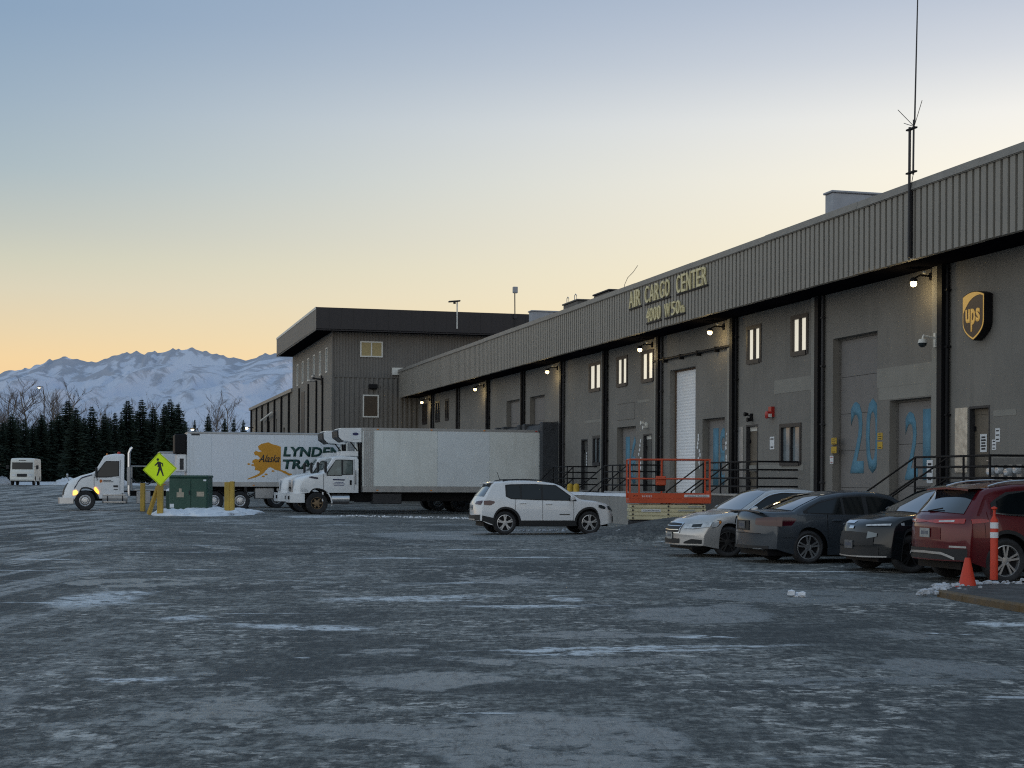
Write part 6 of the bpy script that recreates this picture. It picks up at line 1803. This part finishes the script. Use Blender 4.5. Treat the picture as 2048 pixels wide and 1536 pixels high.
mb = MB(); mb.box(0.25, 0.75, -hy - 0.005, -hy - 0.001, 0.74, 0.79); mb.box(0.55, 0.95, -hy - 0.005, -hy - 0.001, 0.86, 0.90); mb.build('capacity_plate', mat('grey_plate', (0.4, 0.42, 0.4), 0.6), LF)
# yellow curb end beside the hump
o = empty('yellow_curb', (4.95, 41.2, ground_z(4.95, 41.2)), R(15), 'short yellow painted curb behind the nose of the silver car', 'curb')
mb = MB(); mb.prism([(-0.6, 0.0), (-0.5, 0.16), (0.9, 0.20), (0.95, -0.1), (-0.6, -0.1)], 'y', -0.3, 0.3); mb.build('curb_stone', M_YPAINT, o)
# ------------------------------------------------------------------ utility island: snow, transformer, posts, crossing sign
def heap(name, cx, cy, rx, ry, hgt, rot, label, m, seed=0, n=46, cat='snow', pw=2.0):
    o = empty(name, (cx, cy, ground_z(cx, cy)), rot, label, cat)
    mb = MB(); rows = []
    for i in range(n + 1):
        r_ = []
        for k in range(n + 1):
            u, v = -1 + 2 * i / n, -1 + 2 * k / n
            # square to disc
            a, b_ = u * math.sqrt(max(0, 1 - v * v / 2)), v * math.sqrt(max(0, 1 - u * u / 2))
            d = math.hypot(a, b_)
            edge = 1 + 0.16 * mnoise.noise((a * 2.2, b_ * 2.2, seed)) + 0.10 * mnoise.noise((a * 7, b_ * 7, seed))
            nz_ = 0.75 + 0.45 * mnoise.noise((a * 3.0, b_ * 3.0, seed + 3)) + 0.35 * mnoise.noise((a * 9, b_ * 9, seed + 7))
            z = hgt * max(0.0, 1 - d ** pw) ** 0.7 * nz_ - 0.03
            r_.append((a * rx * edge, b_ * ry * edge, z))
        rows.append(r_)
    mb.grid(rows); mb.build('snow_mass', m, o, smooth=True, sharp=None)
    return o
heap('snow_island', -14.6, 73.2, 2.55, 5.6, 0.32, 0.12, 'low white snow pad under the transformer and yellow posts', M_SNOW, 2, pw=5)
M_GREEN = mat('transformer_green', (0.022, 0.075, 0.052), 0.5, var=0.12, scale=2, dirt=(0.06, 0.09, 0.07), dirt_amt=0.4)
TR = empty('transformer_cabinet', (-15.55, 74.6, 0.08), R(-2), 'dark green transformer cabinet with two pale warning labels, on the snow pad', 'transformer')
mb = MB(); mb.cbox(-0.93, 0.93, -0.6, 0.5, 0.0, 1.62, 0.03); mb.build('cabinet', M_GREEN, TR)
mb = MB(); mb.cbox(-0.97, 0.97, -0.66, 0.54, 1.62, 1.74, 0.04); mb.build('lid', M_GREEN, TR)
for a, b_ in ((-0.9, 0.12), (0.15, 0.9)):
    mb = MB(); mb.cbox(a, b_, -0.63, -0.60, 0.08, 1.58, 0.012); mb.build('door', M_GREEN, TR)
M_LABEL = mat('aged_label', (0.42, 0.36, 0.27), 0.7, var=0.15, scale=9)
mb = MB(); mb.box(-0.55, -0.20, -0.642, -0.632, 0.68, 0.92); mb.box(-0.44, -0.31, -0.642, -0.632, 0.92, 1.10); mb.build('warning_label', M_LABEL, TR)
mb = MB(); mb.box(0.42, 0.78, -0.642, -0.632, 0.72, 0.95); mb.build('warning_label', M_LABEL, TR)
mb = MB(); mb.box(0.74, 0.88, -0.642, -0.632, 1.46, 1.54); mb.build('tag_plate', M_PAPER, TR)
mb = MB(); mb.box(-0.88, -0.68, -0.642, -0.632, 0.18, 0.36); mb.build('tag_plate', M_PAPER, TR)
mb = MB(); mb.box(0.05, 0.09, -0.68, -0.63, 0.8, 1.0); mb.build('latch', M_DARKSTEEL, TR)
o = empty('cable_pedestal', (-17.0, 76.6, 0.05), 0.0, 'small green cable pedestal with a snow cap behind the crossing sign post', 'pedestal')
mb = MB(); mb.cbox(-0.19, 0.19, -0.19, 0.19, 0.0, 0.98, 0.03); mb.build('cabinet', M_GREEN, o)
mb = MB(); mb.lathe([(0.24, 0.98), (0.22, 1.05), (0.12, 1.11), (0, 1.13)], 'z', 12); mb.build('snow_cap', M_SNOW, o, smooth=True)
def timber(name, x, y, z0, w, h, label, rot=0.0, twin=False):
    o = empty(name, (x, y, z0), rot, label, 'post', 'yellow timber posts round the transformer')
    mb = MB(); mb.cbox(-w / 2, w / 2, -w / 2, w / 2, -0.1, h, 0.02); mb.build('timber', M_YELLOW, o)
    if twin:
        mb = MB(); mb.cbox(w / 2 + 0.005, w * 1.4, -w / 2 - 0.03, w / 2 - 0.03, -0.1, h + 0.04, 0.02); mb.build('timber', M_YELLOW, o)
    return o
timber('timber_post', -18.45, 76.9, 0.10, 0.22, 1.32, 'yellow timber post left of the crossing sign')
timber('timber_post', -13.3, 71.9, 0.08, 0.24, 1.42, 'doubled yellow timber post right of the transformer', twin=True)
CS = empty('crossing_sign', (-15.75, 68.9, 0.05), R(2), 'diamond pedestrian crossing sign, fluorescent yellow-green, on a timber post with a leaning brace', 'traffic sign')
mb = MB(); mb.cbox(-0.13, 0.13, -0.10, 0.12, -0.1, 1.45, 0.02); mb.build('post', M_YELLOW, CS)
mb = MB(); mb.tube([(-0.60, 0.5, 0.0), (-0.12, 0.16, 1.25)], 0.11, 6); mb.build('brace', M_YELLOW, CS)
mb = MB(); mb.box(-0.03, 0.03, 0.0, 0.05, 1.4, 2.75); mb.build('sign_rail', M_DARKSTEEL, CS)
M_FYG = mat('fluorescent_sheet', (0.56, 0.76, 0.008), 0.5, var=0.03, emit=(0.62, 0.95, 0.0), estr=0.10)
zc, hd = 2.02, 0.76
def diamond(k): return [(-k, zc), (0, zc - k), (k, zc), (0, zc + k)]
def rotp(P, a=R(3)):
    return [(x * math.cos(a) - (z - zc) * math.sin(a), zc + x * math.sin(a) + (z - zc) * math.cos(a)) for x, z in P]
mb = MB(); mb.prism(rotp(diamond(hd)), 'y', -0.125, -0.12); mb.build('sign_border', M_FYG, CS)
mb = MB(); mb.prism(rotp(diamond(hd - 0.03)), 'y', -0.129, -0.1255); mb.build('black_line', M_INK, CS)
mb = MB(); mb.prism(rotp(diamond(hd - 0.055)), 'y', -0.133, -0.1295); mb.build('sign_face', M_FYG, CS)
mb = MB(); mb.prism(rotp(diamond(hd - 0.01)), 'y', -0.1195, -0.112); mb.build('sign_back', M_ALU, CS)
def glyph(P): return rotp([(x * 0.0114, zc + z * 0.0114) for x, z in P])
walker = [[(-6 + 5.2 * math.cos(t * 0.524), 38 + 5.2 * math.sin(t * 0.524)) for t in range(12)],
          [(-8, 30), (-1, 31), (6, 24), (7, 8), (-3, 8), (-9, 10), (-7, 20), (-18, 13), (-20, 17), (-11, 25)],
          [(3, 29), (14, 22), (14, 10), (10, 10), (10, 19), (4, 22)],
          [(-3, 9), (7, 9), (11, -10), (15, -27), (10, -28), (5, -12), (1, -3)],
          [(-4, 9), (4, 9), (0, -6), (-8, -24), (-13, -27), (-14, -24), (-8, -8)]]
for k, P in enumerate(walker):
    mb = MB(); mb.prism(glyph(P), 'y', -0.1365 - 0.0003 * k, -0.1335); mb.build('walking_figure', M_INK, CS)
# yellow pipe bollards under the stairs
for k, (s, h) in enumerate(((64.0, 1.9), (63.1, 1.9))):
    o = empty('pipe_bollard', W(s, h, 0.0), 0.0, ['thick yellow bollard behind the snowy blocks, farther one', 'thick yellow bollard behind the snowy blocks, nearer one'][k], 'bollard', 'yellow bollards by the dock')
    mb = MB(); mb.tube([(0, 0, -0.1), (0, 0, 1.42)], 0.13, 14); mb.build('pipe', M_YPAINT, o, smooth=True)
    mb = MB(); mb.lathe([(0.13, 1.42), (0.11, 1.48), (0.05, 1.52), (0, 1.53)], 'z', 14); mb.build('cap', M_YPAINT, o, smooth=True)
# ------------------------------------------------------------------ cone, striped post, curb island at the right
M_CONE = mat('traffic_orange', (0.64, 0.045, 0.015), 0.5, var=0.08, scale=6, dirt=(0.35, 0.06, 0.03), dirt_amt=0.4)
o = empty('traffic_cone', (6.86, 23.15, 0.03), 0.3, 'scuffed orange traffic cone at the tip of the curb island', 'cone')
mb = MB(); mb.lathe([(0.145, 0.03), (0.13, 0.06), (0.04, 0.46), (0.035, 0.47), (0.0, 0.47)], 'z', 20); mb.build('cone_body', M_CONE, o, smooth=True, sharp=40)
mb = MB(); mb.cbox(-0.17, 0.17, -0.17, 0.17, 0.0, 0.035, 0.012); mb.build('cone_base', M_CONE, o)
o = empty('tubular_post', (7.62, 24.3, 0.06), 0.0, 'slim orange tubular post with two white bands beside the cone', 'marker post')
mb = MB(); mb.lathe([(0.062, 0.0), (0.06, 0.98), (0.035, 1.02), (0.022, 1.05), (0.022, 1.14), (0.045, 1.155), (0.045, 1.18), (0.0, 1.20)], 'z', 16); mb.build('tube', M_CONE, o, smooth=True, sharp=40)
for a, b_ in ((0.70, 0.79), (0.85, 0.945)):
    mb = MB(); mb.lathe([(0.0635, a), (0.0635, b_)], 'z', 16); mb.build('white_band', M_PAPER, o, smooth=True)
mb = MB(); mb.lathe([(0.13, 0.0), (0.12, 0.03), (0.06, 0.04)], 'z', 14); mb.build('post_base', M_RUBBER, o, smooth=True)
ISL = [(6.05, 21.9), (6.15, 21.0), (6.40, 19.4), (6.9, 17.2), (7.8, 14.2), (16.0, 14.2), (16.0, 24.2), (9.0, 24.35), (7.4, 23.7), (6.5, 22.8)]
mb = MB(); mb.prism([(x * 0.985 + 0.16, y * 0.995 + 0.1) for x, y in ISL], 'z', -0.1, 0.085)
isl = mb.build('curb_island', mat('dark_island_asphalt', (0.06, 0.058, 0.056), 0.85, var=0.4, scale=7, bump=0.8, bscale=20, dirt=(0.17, 0.165, 0.16), dirt_amt=0.7, dirt_scale=3)); tag(isl, kind='structure')
M_CURBY = mat('worn_yellow_curb', (0.15, 0.098, 0.045), 0.8, var=0.3, scale=5, dirt=(0.10, 0.09, 0.08), dirt_amt=0.8, dirt_scale=4)
for k in range(4):
    (x0, y0), (x1, y1) = ISL[k], ISL[k + 1]
    d = Vector((x1 - x0, y1 - y0, 0)); l_ = d.length; d.normalize(); q = Vector((-d.y, d.x, 0))
    mb = MB(); mb.cbox(0.005, l_ - 0.005, 0.0, 0.14, -0.1, 0.10, 0.02)
    c = mb.build('curb_stone', M_CURBY, isl, loc=(x0, y0, 0), rot=(0, 0, math.atan2(d.y, d.x)))
def crumbs(name, P, n, seed, label, rad, m=M_SNOW):
    rr = random.Random(seed); o = empty(name, (P[0][0], P[0][1], 0), 0, label, 'snow')
    mb = MB()
    for k in range(n):
        t = rr.random() * (len(P) - 1); i = min(len(P) - 2, int(t)); t -= i
        x = P[i][0] + (P[i + 1][0] - P[i][0]) * t - P[0][0] + rr.gauss(0, rad); y = P[i][1] + (P[i + 1][1] - P[i][1]) * t - P[0][1] + rr.gauss(0, rad)
        s_ = rr.uniform(0.015, 0.055) * (1.5 if rr.random() < 0.1 else 1)
        z = ground_z(x + P[0][0], y + P[0][1]) + rr.uniform(-0.01, 0.05) + P[i][2]
        vs = [(x + s_ * rr.uniform(.6, 1.3) * math.cos(a), y + s_ * rr.uniform(.6, 1.3) * math.sin(a), z + dz * s_) for dz in (-0.3, 0.5) for a in (0.3, 1.5, 2.8, 4.1, 5.3)] + [(x, y, z + s_ * 0.75)]
        mb.add(vs, [(i2, (i2 + 1) % 5, 5 + (i2 + 1) % 5, 5 + i2) for i2 in range(5)] + [(5 + i2, 5 + (i2 + 1) % 5, 10) for i2 in range(5)])
    c = mb.build('snow_lumps', m, o); c['kind'] = 'stuff'
    o['kind'] = 'stuff'
    return o
crumbs('snow', [(6.05, 21.9, 0.05), (6.5, 22.8, 0.05), (7.2, 23.5, 0.06), (8.4, 24.2, 0.08)], 95, 4, 'broken snow lumps along the tip of the curb island', 0.09, M_SNOWD)
crumbs('snow', [(6.0, 21.9, 0.03), (6.3, 22.5, 0.08), (6.55, 22.7, 0.05)], 45, 9, 'heap of snow chunks at the point of the curb island', 0.13, M_SNOWD)
crumbs('snow', [(3.93, 21.84, 0.0), (4.2, 21.66, 0.0)], 12, 5, 'two small snow lumps lying alone on the lot', 0.05)
crumbs('snow', [(-7.5, 69.0, 0.0), (-2.5, 66.0, 0.0), (1.0, 63.0, 0.0)], 300, 6, 'thin line of snow lumps beside the box truck', 0.25)
crumbs('snow', [(-0.4, 49.5, 0.0), (1.5, 50.2, 0.0), (3.0, 50.4, 0.0)], 130, 8, 'snow rubble under the white car', 0.22, M_SNOWD)
# ------------------------------------------------------------------ conifers
M_NEEDLE = mat('spruce_needles', (0.030, 0.047, 0.036), 0.85, var=0.55, scale=1.2, spec=0.2)
M_BARK = mat('dark_bark', (0.045, 0.036, 0.030), 0.9, var=0.3, scale=6)
def spruce_meshes(seed, H, Rb):
    rr = random.Random(seed)
    tr = MB(); tr.tube([(0, 0, -0.3), (0.03, 0, H * 0.5), (0, 0.02, H * 0.98)], [0.13, 0.08, 0.015], 7)
    cr = MB()
    z = H * 0.10
    lean = rr.uniform(-0.02, 0.02)
    while z < H * 0.985:
        t = z / H
        rad = Rb * (1 - t) ** 0.62 * (0.95 if t > 0.22 else 0.72 + 1.05 * t) + 0.05
        n = max(5, int(7 + rad * 7))
        a0 = rr.uniform(0, 6.28)
        for k in range(n):
            a = a0 + 6.283 * k / n + rr.uniform(-0.25, 0.25)
            l = rad * rr.uniform(0.62, 1.22)
            dr = rr.uniform(0.12, 0.34) * (1 - 0.6 * t)
            c, s_ = math.cos(a), math.sin(a)
            ns = 3 if l > 0.5 else 2
            for q in range(ns):
                f0, f1 = q / ns, (q + 1.25) / ns
                for sd in (-1, 1, 0):
                    w = l * 0.26 * (1.15 - f0) * rr.uniform(0.7, 1.3)
                    x0, x1 = l * f0 * 0.9, min(l * 1.03, l * f1)
                    z0 = z - dr * l * f0 ** 1.4 + rr.uniform(-.05, .05); z1 = z - dr * l * f1 ** 1.4 + rr.uniform(-.07, .07)
                    oy = sd * w
                    if sd == 0:
                        vs = [(x0, 0, z0), (x1, 0.02, z1 + 0.04), (x0 + 0.6 * (x1 - x0), 0, z0 - w * 1.1)]
                    else:
                        vs = [(x0, 0, z0), (x1, oy * 0.35, z1), (x0 + 0.45 * (x1 - x0), oy, z0 - w * 0.45)]
                    cr.add([(vx * c - vy * s_ + lean * vz, vx * s_ + vy * c, vz) for vx, vy, vz in vs], [(0, 1, 2)])
        z += (0.15 + 0.11 * (1 - t)) * rr.uniform(0.8, 1.2)
    cr.add([(-.05, 0, H * .93), (.05, 0, H * .93), (0, 0, H * 1.02)], [(0, 1, 2)]); cr.add([(0, -.05, H * .93), (0, .05, H * .93), (0, 0, H * 1.02)], [(0, 1, 2)])
    def raw(mb, nm, m):
        me = bpy.data.meshes.new(nm); me.from_pydata(mb.v, [], mb.f); me.materials.append(m); return me
    return raw(tr, 'spruce_trunk', M_BARK), raw(cr, 'spruce_crown', M_NEEDLE)
SPR = [spruce_meshes(i, 8.0, rb) for i, rb in enumerate((1.9, 1.7, 2.1, 1.6, 1.85))]
def px_at(px, py, Y):
    X_, Y_ = px - 1024, py - HOR
    return ((X_ + 0.005 * Y_) / F_PX * Y, EYE - (Y_ - 0.005 * X_) / F_PX * Y)
ORD = ['first', 'second', 'third', 'fourth', 'fifth', 'sixth', 'seventh', 'eighth', 'ninth', 'tenth', 'eleventh', 'twelfth', 'thirteenth', 'fourteenth', 'fifteenth', 'sixteenth', 'seventeenth', 'eighteenth',
       'nineteenth', 'twentieth', 'twenty-first', 'twenty-second', 'twenty-third', 'twenty-fourth', 'twenty-fifth', 'twenty-sixth', 'twenty-seventh', 'twenty-eighth']
tops = [(-14, 836, 1.1), (5, 842, 1.0), (24, 826, 1.1), (50, 836, 1.0), (66, 846, 1.05), (83, 828, 1.15), (104, 838, 1.0), (120, 826, 1.1), (138, 800, 1.45), (152, 814, 1.2), (170, 834, 1.0), (186, 810, 1.15),
        (211, 826, 0.95), (230, 824, 0.95), (243, 832, 0.9), (258, 799, 1.1), (284, 796, 1.1), (306, 812, 1.05), (328, 806, 1.0), (342, 797, 1.15), (357, 806, 1.05)]
back = [(-20 + 17.5 * k + 5 * math.sin(k * 2.1), 846 + 12 * math.sin(k * 1.7), 1.35) for k in range(23)]
small = [(371, 842, .5), (390, 838, .55), (416, 826, .72), (449, 835, .6), (468, 834, .62), (488, 838, .55)]
def spruce(px, py, Y, wide, k, label, grp):
    x, zt = px_at(px, py, Y)
    z0 = ground_z(x, Y)
    H = zt - z0
    o = empty('spruce_tree', (x, Y, z0), k * 2.3, label, 'spruce', grp)
    t, c = SPR[k % len(SPR)]
    a = link_mesh('trunk', t, None, o); b_ = link_mesh('crown', c, None, o)
    f = H / 8.0
    o.scale = (f * wide / 1.05, f * wide / 1.05, f)
for k, (px, py, wd) in enumerate(tops):
    spruce(px, py, 165 + (k * 37 % 9), wd, k, '%s dark spruce from the left in the dense row behind the trucks' % ORD[k], 'dark spruces behind the yard')
for k, (px, py, wd) in enumerate(back):
    spruce(px, py, 178 + (k * 29 % 7), wd, k + 1, '%s low spruce from the left in the gloom behind the dense row' % ORD[k], 'dark spruces filling the gaps')
for k, (px, py, wd) in enumerate(small):
    spruce(px, py, 178 + k * 2, wd, k + 2, '%s small spruce from the left, over the lettered trailer' % ORD[k], 'small spruces over the trailer roof')
# ------------------------------------------------------------------ bare birches
M_TWIG = mat('birch_twigs', (0.115, 0.092, 0.080), 0.9, var=0.25, scale=2)
M_TRUNKB = mat('birch_trunk', (0.20, 0.17, 0.145), 0.85, var=0.3, scale=5)
def birch_meshes(seed, H):
    rr = random.Random(seed)
    tr, cr = MB(), MB()
    def strand(mb, p, d, l, r, n):
        pts = [Vector(p)]
        d = Vector(d)
        for i in range(n):
            d = (d + Vector((rr.gauss(0, .10), rr.gauss(0, .10), rr.gauss(0.03, .06)))).normalized()
            pts.append(pts[-1] + d * l / n)
        mb.tube(pts, [r * (1 - 0.75 * i / n) for i in range(n + 1)], 3 if r < 0.05 else 5, cap=False)
        return pts
    main = strand(tr, (0, 0, -0.3), (rr.gauss(0, .05), rr.gauss(0, .05), 1), H * 0.92, 0.16, 8)
    def branch(p, d, l, r, lev):
        pts = strand(cr, p, d, l, r, 4)
        if lev == 0: return
        for _ in range(5 if lev > 1 else 5):
            i = rr.randint(1, 4)
            dd = (pts[i] - pts[i - 1]).normalized() + Vector((rr.gauss(0, .55), rr.gauss(0, .55), rr.uniform(0.0, .5)))
            branch(pts[i], dd.normalized(), l * rr.uniform(.38, .62), max(0.012, r * 0.55), lev - 1)
    for k in range(26):
        t = rr.uniform(0.22, 0.98)
        i = min(7, int(t * 8)); p = main[i].lerp(main[i + 1], t * 8 - i)
        a = rr.uniform(0, 6.28); up = rr.uniform(0.7, 1.5)
        branch(p, Vector((math.cos(a), math.sin(a), up)).normalized(), H * (0.40 - 0.26 * t) * rr.uniform(.8, 1.2), 0.045, 2)
    def raw(mb, nm, m):
        me = bpy.data.meshes.new(nm); me.from_pydata(mb.v, [], mb.f); me.materials.append(m); return me
    return raw(tr, 'birch_trunk', M_TRUNKB), raw(cr, 'birch_crown', M_TWIG)
BIR = [birch_meshes(20 + i, 12.0) for i in range(4)]
for k, (px, py, Y, wd, lab) in enumerate([(-16, 778, 190, 1.0, 'bare birch cut by the left edge of the picture'), (14, 776, 192, 1.1, 'bare birch with dense reddish twigs near the left edge'), (38, 800, 188, 1.0, 'short bare birch between the tall ones at the left'),
                                  (62, 762, 194, 1.2, 'tallest bare birch, its crown around the lit street lamp'), (88, 768, 191, 1.1, 'bare birch just right of the lit street lamp'), (112, 782, 189, 1.0, 'bare birch with twiggy top above the tall left spruces'),
                                  (160, 764, 195, .85, 'slender pale birch standing alone against the mountain slope'), (200, 806, 190, .9, 'low bare birch peeking between two spruces'), (243, 800, 191, .9, 'low bare birch left of the twin spruce tops'),
                                  (320, 800, 193, .9, 'low bare birch between the tall middle spruces'), (372, 806, 195, .9, 'low bare birch right of the tall spruces'), (420, 796, 197, .9, 'bare birch behind the small spruces, left stem'),
                                  (436, 784, 199, 1.0, 'bare birch behind the small spruces, tall right stem')]):
    x, zt = px_at(px, py, Y); z0 = ground_z(x, Y); f = (zt - z0) / 12.0
    o = empty('birch_tree', (x, Y, z0), k * 1.7, lab, 'bare tree', 'bare birches behind the spruces')
    t, c = BIR[k % 4]
    link_mesh('trunk', t, None, o); link_mesh('crown', c, None, o)
    o.scale = (f * wd, f * wd, f)
# ------------------------------------------------------------------ lamps along the far road
def street_lamp(px, py, Y, label):
    x, z = px_at(px, py, Y); z0 = ground_z(x, Y)
    o = empty('street_lamp', (x, Y, z0), 0, label, 'street lamp', 'lit lamps along the far road')
    h = z - z0
    mb = MB(); mb.tube([(0.7, 0, -0.2), (0.7, 0, h * 0.9), (0.5, 0, h + 0.12), (0.1, 0, h + 0.15)], [0.10, 0.07, 0.05, 0.04], 8); mb.build('pole', M_DARKSTEEL, o)
    mb = MB(); mb.lathe([(0, 0.18), (0.2, 0.15), (0.26, 0.04), (0.0, 0.04)], 'z', 12, (0, 0, h)); mb.build('lamp_head', M_DARKSTEEL, o, smooth=True)
    mb = MB(); mb.lathe([(0, 0.03), (0.16, 0.03), (0.12, -0.09), (0, -0.13)], 'z', 12, (0, 0, h)); mb.build('lens', M_LAMPLIT, o, smooth=True)
street_lamp(78, 775, 204, 'lit street lamp among the bare birch crowns')
street_lamp(385, 859, 160, 'lit lamp just above the front corner of the lettered trailer')
# ------------------------------------------------------------------ snow banks, shed
mb = MB(); rows = []
for i in range(60):
    y = 160 + 12 * (i / 59) ** 1.2 if i < 40 else 160 + 12 * (40 / 59) ** 1.2 + (i - 39) * 14
    rows.append([(x, y, ground_z(x, y) - 0.3 + (0.28 + 0.55 * smooth01(160, 167, y)) * (0.8 + 0.5 * mnoise.noise((x * .12, y * .2, 5)) + 0.25 * mnoise.noise((x * .5, y * .5, 8)))) for x in [-110 + 0.8 * k for k in range(150)]])
mb.grid(rows); tag(mb.build('snow_field', M_SNOW, smooth=True, sharp=None), kind='structure')
for k, (cx, cy, rx, ry, hh, lab) in enumerate([(-52.8, 158, 1.6, 1.4, 1.0, 'grey-white snow heap left of the step van'), (-45.5, 160, 2.6, 2.0, 0.9, 'snow heap under the spruces right of the step van'), (-41.8, 160.5, 2.0, 1.6, 1.1, 'snow heap under the spruces near the tractor hood')]):
    heap('snow_heap', cx, cy, rx, ry, hh, 0.3 * k, lab, M_SNOW if k else M_SNOWD, 30 + k, 24)
o = empty('shed', (-54.2, 157, ground_z(-54, 157)), 0.0, 'blue-grey shed cut by the left edge of the picture', 'shed')
mb = MB(); mb.box(-3, 1.4, -1.5, 1.5, -0.3, 2.1); mb.build('wall', mat('shed_grey', (0.30, 0.34, 0.36), 0.7), o)
mb = MB(); mb.prism([(-1.7, 2.1), (1.7, 2.1), (0, 2.6)], 'x', -3.1, 1.5); mb.build('roof', M_DARKSTEEL, o)
# ------------------------------------------------------------------ mountains
RIDGE = [(-900, 930), (-500, 840), (-200, 785), (0, 757), (35, 748), (60, 746), (98, 729), (104, 733), (132, 722), (150, 728), (165, 733), (185, 734), (215, 727), (244, 713), (256, 715), (272, 712), (288, 716), (294, 711), (308, 710), (314, 716), (340, 706), (352, 708), (366, 706), (384, 703), (400, 708), (425, 716), (462, 723), (490, 731), (510, 725), (530, 715), (548, 716), (560, 713), (600, 708), (700, 716), (900, 735), (1100, 800)]
def ridge_tan(px):
    return (HOR + 5 - interp(RIDGE, px) - 0.005 * 0 + 0.0) / F_PX
def mountain_material():
    m = bpy.data.materials.new('snowy_mountain'); m.use_nodes = True
    nt = m.node_tree; N, L = nt.nodes, nt.links; b = N['Principled BSDF']; b.inputs['Roughness'].default_value = 0.9; b.inputs['Specular IOR Level'].default_value = 0.1
    tc = N.new('ShaderNodeTexCoord')
    n1 = N.new('ShaderNodeTexNoise'); n1.inputs['Scale'].default_value = 0.006; n1.inputs['Detail'].default_value = 9; n1.inputs['Roughness'].default_value = 0.7; n1.inputs['Distortion'].default_value = 1.2
    L.new(tc.outputs['Object'], n1.inputs['Vector'])
    at_ = N.new('ShaderNodeAttribute'); at_.attribute_name = 'rock'
    ad = N.new('ShaderNodeMath'); ad.operation = 'MULTIPLY_ADD'; L.new(n1.outputs[0], ad.inputs[0]); ad.inputs[1].default_value = 2.0; L.new(at_.outputs['Fac'], ad.inputs[2])
    rk = N.new('ShaderNodeMapRange'); rk.inputs['From Min'].default_value = 1.34; rk.inputs['From Max'].default_value = 1.62; rk.inputs['To Max'].default_value = 0.46; L.new(ad.outputs[0], rk.inputs[0])
    mx = N.new('ShaderNodeMix'); mx.data_type = 'RGBA'; mx.inputs[6].default_value = (0.64, 0.69, 0.80, 1); mx.inputs[7].default_value = (0.17, 0.17, 0.19, 1)  # snow tinted blue: haze and cold sky light put into its colour
    L.new(rk.outputs[0], mx.inputs['Factor']); L.new(mx.outputs[2], b.inputs['Base Color'])
    return m
MY0, MY1 = 8000.0, 15000.0
NV_, NU = 220, 460
rows, rock = [], []
def ridged(x, y, s):
    return 1 - min(1.0, abs(mnoise.noise((x, y, s))) * 2.2)
for j in range(NV_ + 1):
    t = j / NV_
    Yd = MY0 + (MY1 - MY0) * t
    r_ = []
    for i in range(NU + 1):
        px = -260 + 1300 * i / NU
        X = (px - 1024) / F_PX * MY1 * (0.72 + 0.28 * t)
        crest = ridge_tan(px) * MY1
        wx = X + 200 * mnoise.noise((X * 0.0006, Yd * 0.0006, 2.0)); wy = Yd + 300 * mnoise.noise((X * 0.0006, Yd * 0.0006, 12.0))
        a = ridged(wx * 0.00062, wy * 0.00024, 4.0); b_ = ridged(wx * 0.0016, wy * 0.0006, 7.0); c_ = ridged(wx * 0.0042, wy * 0.0014, 9.0); d_ = ridged(wx * 0.011, wy * 0.0035, 11.0)
        f = min(1.0, 6 * (1 - t) + 0.05) * min(1.0, t * 3)
        z = crest * (0.10 * t + 0.90 * t ** 1.5) + f * (560 * (a - 0.45) + 250 * (b_ - 0.45) + 80 * (c_ - 0.45) + 22 * (d_ - 0.4)) * (0.55 + 0.45 * t)
        z = min(z, ridge_tan(px) * Yd * (0.60 + 0.39 * t)) if t < 1 else crest + 22 * (d_ - 0.4)
        r_.append((X, Yd, z))
        rock.append(max(0.0, min(1.0, (0.62 * (c_ - 0.35) + 0.5 * (b_ - 0.4) + 0.35 * d_) * (0.25 + 0.95 * t ** 1.5) + 0.12 * max(0, t - 0.9) * 10 * d_)))
    rows.append(r_)
vs = [p for r in rows for p in r]; m_ = NU + 1
vs += [(p[0], p[1] + 2500, -200) for p in rows[-1]]; rock += [0.0] * m_
fs = [(i * m_ + k, i * m_ + k + 1, (i + 1) * m_ + k + 1, (i + 1) * m_ + k) for i in range(NV_ + 1) for k in range(NU)]
me = bpy.data.meshes.new('mountains'); me.from_pydata(vs, [], fs); me.shade_smooth()
at = me.attributes.new('rock', 'FLOAT', 'POINT'); at.data.foreach_set('value', rock)
tag(link_mesh('mountains', me, mountain_material()), kind='structure')
